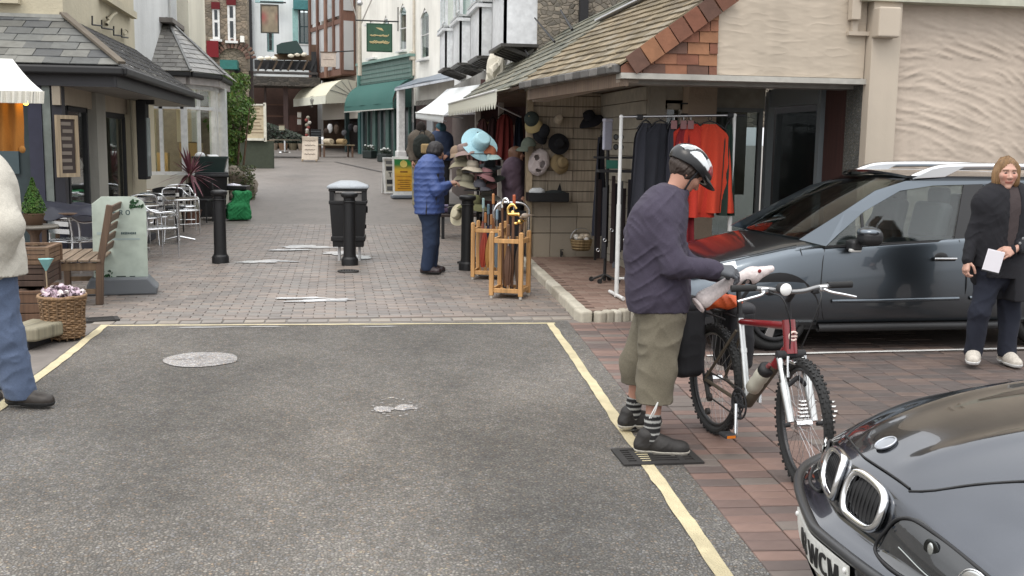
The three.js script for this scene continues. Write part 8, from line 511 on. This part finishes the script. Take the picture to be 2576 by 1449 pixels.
  part(t, 'bumper_strip', tube(Array.from({ length: 33 }, (_, i) => F(lerp(-HW, HW, i / 32), .492, .008)), .017, 96, 8), mat([.03, .031, .033], { roughness: .35 })); part(t, 'bonnet_gap', [tube([...Array.from({ length: 13 }, (_, i) => { const z = lerp(-.28, .28, i / 12); return V(xn(z) + .065, bonY(.012, z) + .001, z); })], .0035, 60, 5), ...[1, -1].map(s => tube([0, .04, .14, .3, .55, .9, 1.3].map((x, i) => { const z = s * [.28, .33, .39, .47, .58, .66, .7][i], x0 = xn(z) + .062; return V(x0 + x, bonY(x, z) + .001, z); }), .0035, 40, 5))], M.black); part(t, 'roundel', [cyl(.034, .036, .006, 0, 0, 0, 24), tor(.034, .004, 0, .003, 0, 0, PI / 2, 24, 6)].map(g => tf(g, .135, bonY(.073, 0) + .004, 0, 0, 0, .5)), metal([.45, .47, .5], { roughness: .4 })); part(t, 'lower_intake', grid((u, v) => F(lerp(-.5, .5, u), lerp(.2, .3, v), .006), 20, 4), M.black);
  const pl = part(t, 'number_plate', grid((u, v) => F(lerp(-.26, .26, u), lerp(.362, .472, v), .016), 14, 4, .006), mat([.72, .72, .68], { roughness: .35, map: T.fine })); { const s = '03 WCM', g = letters(s, .072, .003); g.computeBoundingBox(); const a = g.attributes.position; for (let i = 0; i < a.count; i++) { const z = a.getX(i) * .92 + .035, y = .38 + a.getY(i), d = a.getZ(i), p = F(z, y, .0175 + d); a.setXYZ(i, p.x, p.y, p.z); } g.computeVertexNormals(); part(pl, 'lettering', g, M.black); for (const z of [-.24, .245]) { const p = F(z, .455, .018); part(pl, 'screw_cap', ball(.009, p.x, p.y, p.z, .7, 1, 1, 10), M.whitePaint); } } place(t, V(1.585, 0, -2.98), -.15); }
/* ---------- the bicycle ---------- */
{ const t = thing('bicycle', 'red and silver mountain bicycle with loaded rear rack facing the camera', 'bicycle'); const red = mat([.2, .012, .016], { phys: 1, roughness: .3, clearcoat: .6 }), mud = mat([.11, .09, .065], { map: T.mottle, roughness: .7 }), silv = metal([.7, .71, .7], { roughness: .35, map: T.mottle }), R = .335; const steer = -.14, A = V(.87, .66, 0), ax = V(-.05, .2, 0).normalize(), st = p => { const q = (Array.isArray(p) ? V(...p) : p.clone()).sub(A).applyAxisAngle(ax, steer); return q.add(A); };
  function wheelB(c, name, map_) { const f = g => { const a = g.attributes.position; for (let i = 0; i < a.count; i++) { const p = map_(V(a.getX(i), a.getY(i), a.getZ(i))); a.setXYZ(i, p.x, p.y, p.z); } g.computeVertexNormals(); return g; }; const w = part(t, name, f(fin(new THREE.TorusGeometry(R - .026, .024, 10, 64)).translate(c.x, c.y, c.z)), M.rubber, null); const kn = []; for (let i = 0; i < 84; i++) { const a = i / 84 * 6.283; for (const z of i % 2 ? [-.014, .014] : [-.022, 0, .022]) kn.push(f(bx(.013, .009, .011).rotateZ(a - PI / 2).translate(c.x + (R - .003 - abs(z) * .25) * cos(a), c.y + (R - .003 - abs(z) * .25) * sin(a), z))); } stuff(w, 'tread', kn, M.rubber); part(w, 'rim', [f(fin(new THREE.TorusGeometry(R - .058, .011, 8, 64)).scale(1, 1, .9).translate(c.x, c.y, c.z))], mat([.05, .05, .052], { roughness: .35, metalness: .5 })); const sp = []; for (let i = 0; i < 32; i++) { const a = i / 32 * 6.283, b = a + (i % 2 ? .5 : -.5), z = (i % 4 < 2 ? 1 : -1) * .028; sp.push(f(rod(V(c.x + .025 * cos(b), c.y + .025 * sin(b), z), V(c.x + (R - .066) * cos(a), c.y + (R - .066) * sin(a), 0), .0011, .0011, 5))); } stuff(w, 'spokes', sp, M.steel); part(w, 'hub', f(tf(cyl(.024, .024, .08, 0, 0, 0, 14, PI / 2), c.x, c.y, c.z)), M.alu); return w; }
  wheelB(V(0, R, 0), 'rear_wheel', p => p); wheelB(V(1.05, R, 0), 'front_wheel', st); const BB = V(.43, .29, 0), ST = V(.29, .76, 0), HT = V(.828, .83, 0), HB = V(.87, .66, 0);
  part(t, 'frame', [rod(HT.clone().add(V(.008, -.03, 0)), ST.clone().add(V(0, -.03, 0)), .021, .018, 14), rod(HT.clone(), HB, .034, .034, 18), rod(V(.86, .7, 0), V(.7, .55, 0), .03, .028, 14)], red); part(t, 'down_tube', rod(V(.72, .57, 0), BB, .03, .03, 14), mud); part(t, 'seat_tube', [rod(BB, ST, .02, .019, 14), rod(ST.clone().lerp(BB, .42), ST.clone().lerp(BB, .37), .023, .023, 14)], silv); part(t, 'seat_clamp', rod(ST.clone().lerp(BB, .02), ST.clone().lerp(BB, -.03), .024, .024, 14), M.dark); part(t, 'seat_post', rod(ST, V(.245, .95, 0), .0145), M.iron); part(t, 'saddle', grid((u, v) => { const w = lerp(.075, .02, sst(.25, .75, u)); const a = PI * v; return V(.115 + u * .26, .955 + .03 * sin(a) - .006 * sin(PI * u), w * cos(a)); }, 16, 12), M.black); part(t, 'head_badge', [fin(new THREE.TorusGeometry(.022, .006, 6, 20, 5)).rotateZ(.6).rotateY(PI / 2).translate(.885, .755, .0), bx(.006, .008, .036, .89, .755, 0)], mat([.8, .62, .55], { roughness: .4 })); part(t, 'chain_stay', [1, -1].map(z => rod(BB.clone().add(V(-.03, 0, z * .03)), V(0, R, z * .065), .011)), mud); part(t, 'seat_stay', [1, -1].map(z => rod(ST.clone().add(V(0, -.08, z * .02)), V(0, R, z * .065), .009)), mud);
  const leg = z => [rod(st([.872, .64, z]), st([.955, .5, z]), .017, .017, 12), rod(st([.94, .525, z]), st([1.04, .345, z]), .024, .019, 12)]; for (const z of [.062, -.062]) part(t, 'fork_leg', leg(z), silv); part(t, 'fork_crown', [rod(st([.868, .655, -.075]), st([.868, .655, .075]), .024), rod(st([.95, .5, -.06]), st([.97, .56, 0]), .012), rod(st([.95, .5, .06]), st([.97, .56, 0]), .012)], M.dark); if (0) part(t, 'mudguard', grid((u, v) => st([1.05 + (R + .03) * cos(lerp(1.0, 2.3, u)), R + (R + .03) * sin(lerp(1.0, 2.3, u)), (v - .5) * .08]), 14, 4, .004), M.black); part(t, 'brake', [1, -1].flatMap(z => [rod(st([.965, .56, z * .05]), st([.945, .665, z * .045]), .008), rb(.05, .016, .016, .004, ...st([.985, .64, z * .034]).toArray())]), M.alu); part(t, 'axle_nut', [1, -1].map(z => tf(cyl(.012, .012, .03, 0, 0, 0, 10, PI / 2), ...st([1.05, R, z * .085]).toArray())), M.dark);
  part(t, 'stem', [rod(st([.828, .83, 0]), st([.812, .93, 0]), .016), rod(st([.812, .93, 0]), st([.885, .985, 0]), .017)], M.dark); part(t, 'handlebar', tube([[.865, 1.01, -.31], [.875, 1.005, -.15], [.888, .988, -.05], [.888, .988, .05], [.875, 1.005, .15], [.865, 1.01, .31]].map(st), .0125, 50, 10), mat([.25, .25, .25], { metalness: .7, roughness: .3 })); for (const s of [1, -1]) { part(t, 'grip', rod(st([.868, 1.01, s * .19]), st([.864, 1.01, s * .32]), .017, .018, 12), M.rubber); part(t, 'brake_lever', [tube([[.885, 1.0, s * .15], [.93, .985, s * .18], [.945, .97, s * .25], [.94, .955, s * .31]].map(st), .007, 20, 7), rb(.03, .03, .045, .008, ...st([.89, 1.0, s * .155]).toArray())], M.alu); part(t, 'shifter', rb(.035, .03, .04, .01, ...st([.875, .985, s * .12]).toArray()), M.dark); part(t, 'cable', tube([[.9, .99, s * .13], [1.0, .97, s * .1], [1.0, .85, s * .06], [.93, .7, s * .03]].map(st), .004, 30, 6), M.black); } const fl = part(t, 'front_lamp', tf(cyl(.026, .034, .06, 0, 0, 0, 18, 0, 0, -PI / 2), ...st([.93, 1.01, .07]).toArray()), M.dark); part(fl, 'lens', ball(.032, ...st([.965, 1.01, .07]).toArray(), .5, 1, 1, 14), mat([.82, .82, .8], { roughness: .1 }));
  const ch = part(t, 'chainring', [tor(.085, .006, BB.x, BB.y, .055), tor(.055, .005, BB.x, BB.y, .058), cyl(.03, .03, .02, 0, 0, 0, 14, PI / 2).translate(BB.x, BB.y, .05), ...[0, 1, 2, 3, 4].map(i => rod(V(BB.x, BB.y, .055), V(BB.x + .08 * cos(i * 1.257), BB.y + .08 * sin(i * 1.257), .055), .008))], M.dark); part(t, 'chain', [rod(V(BB.x, BB.y + .085, .05), V(0, R + .05, .05), .005), rod(V(BB.x, BB.y - .085, .05), V(.03, R - .1, .05), .005)], M.ironDull); part(t, 'derailleur', [rod(V(.0, R, .06), V(.05, R - .1, .06), .014), cyl(.025, .025, .02, 0, 0, 0, 12, PI / 2).translate(.05, R - .1, .055), cyl(.02, .02, .02, 0, 0, 0, 12, PI / 2).translate(.035, R - .19, .055)], M.ironDull); part(t, 'cassette', cyl(.05, .03, .03, 0, 0, 0, 20, PI / 2).translate(0, R, .05), M.ironDull); for (const [s, a] of [[1, -1.35], [-1, 1.8]]) { const e = V(BB.x + .17 * cos(a), BB.y + .17 * sin(a), s * .085); part(t, 'crank', rod(V(BB.x, BB.y, s * .07), e, .014, .011), M.alu); const pd = part(t, 'pedal', rb(.09, .022, .07, .008, e.x, e.y, e.z + s * .05), M.dark); part(pd, 'reflector', bx(.004, .014, .05, e.x + .047, e.y, e.z + s * .05), mat([.7, .2, .02], { roughness: .25 })); }
  part(t, 'bottle_cage', tube([[.6, .5, .03], [.56, .46, .045], [.5, .39, .04]], .004), M.alu); part(t, 'rack', [1, -1].flatMap(z => [rod(V(.2, .73, z * .05), V(-.22, .73, z * .06), .006), rod(V(-.1, .73, z * .06), V(.01, R, z * .075), .006), rod(V(-.2, .73, z * .06), V(.01, R, z * .075), .006)]), M.dark);
  const P = atG(1800, 1093), Q = atG(2008, 1222), d = Q.clone().sub(P), mid = P.clone().lerp(Q, .5), ry = atan2(-d.z, d.x), base = mid.clone().addScaledVector(d.clone().normalize(), -.525); place(t, base, ry); const W = p => V(...p).applyAxisAngle(up, ry).add(base);
  const b = thing('water_bottle', 'white water bottle with black cap in the bicycle\'s frame', 'bottle'); part(b, 'bottle', lathe([[0, 0], [.036, 0], [.037, .05], [.033, .075], [.037, .1], [.036, .15], [.02, .165]], 20), mat([.5, .48, .4], { roughness: .45 })); const cp = part(b, 'cap', lathe([[.036, .15], [.037, .175], [.028, .19], [0, .192]], 20), M.black); part(cp, 'spout', cyl(.012, .01, .022, 0, .2, 0, 12), mat([.2, .05, .05])); place(b, W([.545, .405, .035]), ry); b.rotation.set(0, ry, -.8, 'YXZ'); b.scale.setScalar(1.15);
  const pn = thing('pannier_bag', 'large black pannier bag hanging on the bicycle\'s rear rack', 'bag'); part(pn, 'bag', sdfMesh(p => { const q = V(abs(p.x) - .1, abs(p.y - .24) - .17, abs(p.z) - .045); return hypot(max(q.x, 0), max(q.y, 0), max(q.z, 0)) + min(max(q.x, q.y, q.z), 0) - .055 + folds(p, .02, 9, 6, 9); }, V(-.2, -.03, -.15), V(.2, .52, .15), .01), cloth([.013, .013, .016], { roughness: .7 })); part(pn, 'flap', rb(.3, .1, .22, .05, 0, .45, 0), cloth([.02, .02, .024], { roughness: .6 })); part(pn, 'strap', bx(.03, .4, .012, .02, .26, .105), M.black); place(pn, W([-.12, .33, .19]), ry + .25); const p2 = copy(pn, 'second black pannier bag half hidden on the far side of the rack', W([-.12, .36, -.17]), ry, .85); const o = thing('orange_jacket', 'bright orange folded cloth strapped on the bicycle\'s rear rack', 'cloth'); part(o, 'cloth', sdfMesh(p => ell(p.x, p.y, p.z, .15, .055, .08) + folds(p, .03, 12, 12, 12), V(-.2, -.1, -.13), V(.2, .11, .13), .009), cloth([.8, .13, .03], { roughness: .6 })); part(o, 'strap', tor(.07, .006, 0, 0, 0, 0, 0, 24, 5), M.black); place(o, W([-.04, .8, -.02]), ry + 1.2); }
scene.add(camera); camera.removeFromParent();
renderer.render(scene, camera);
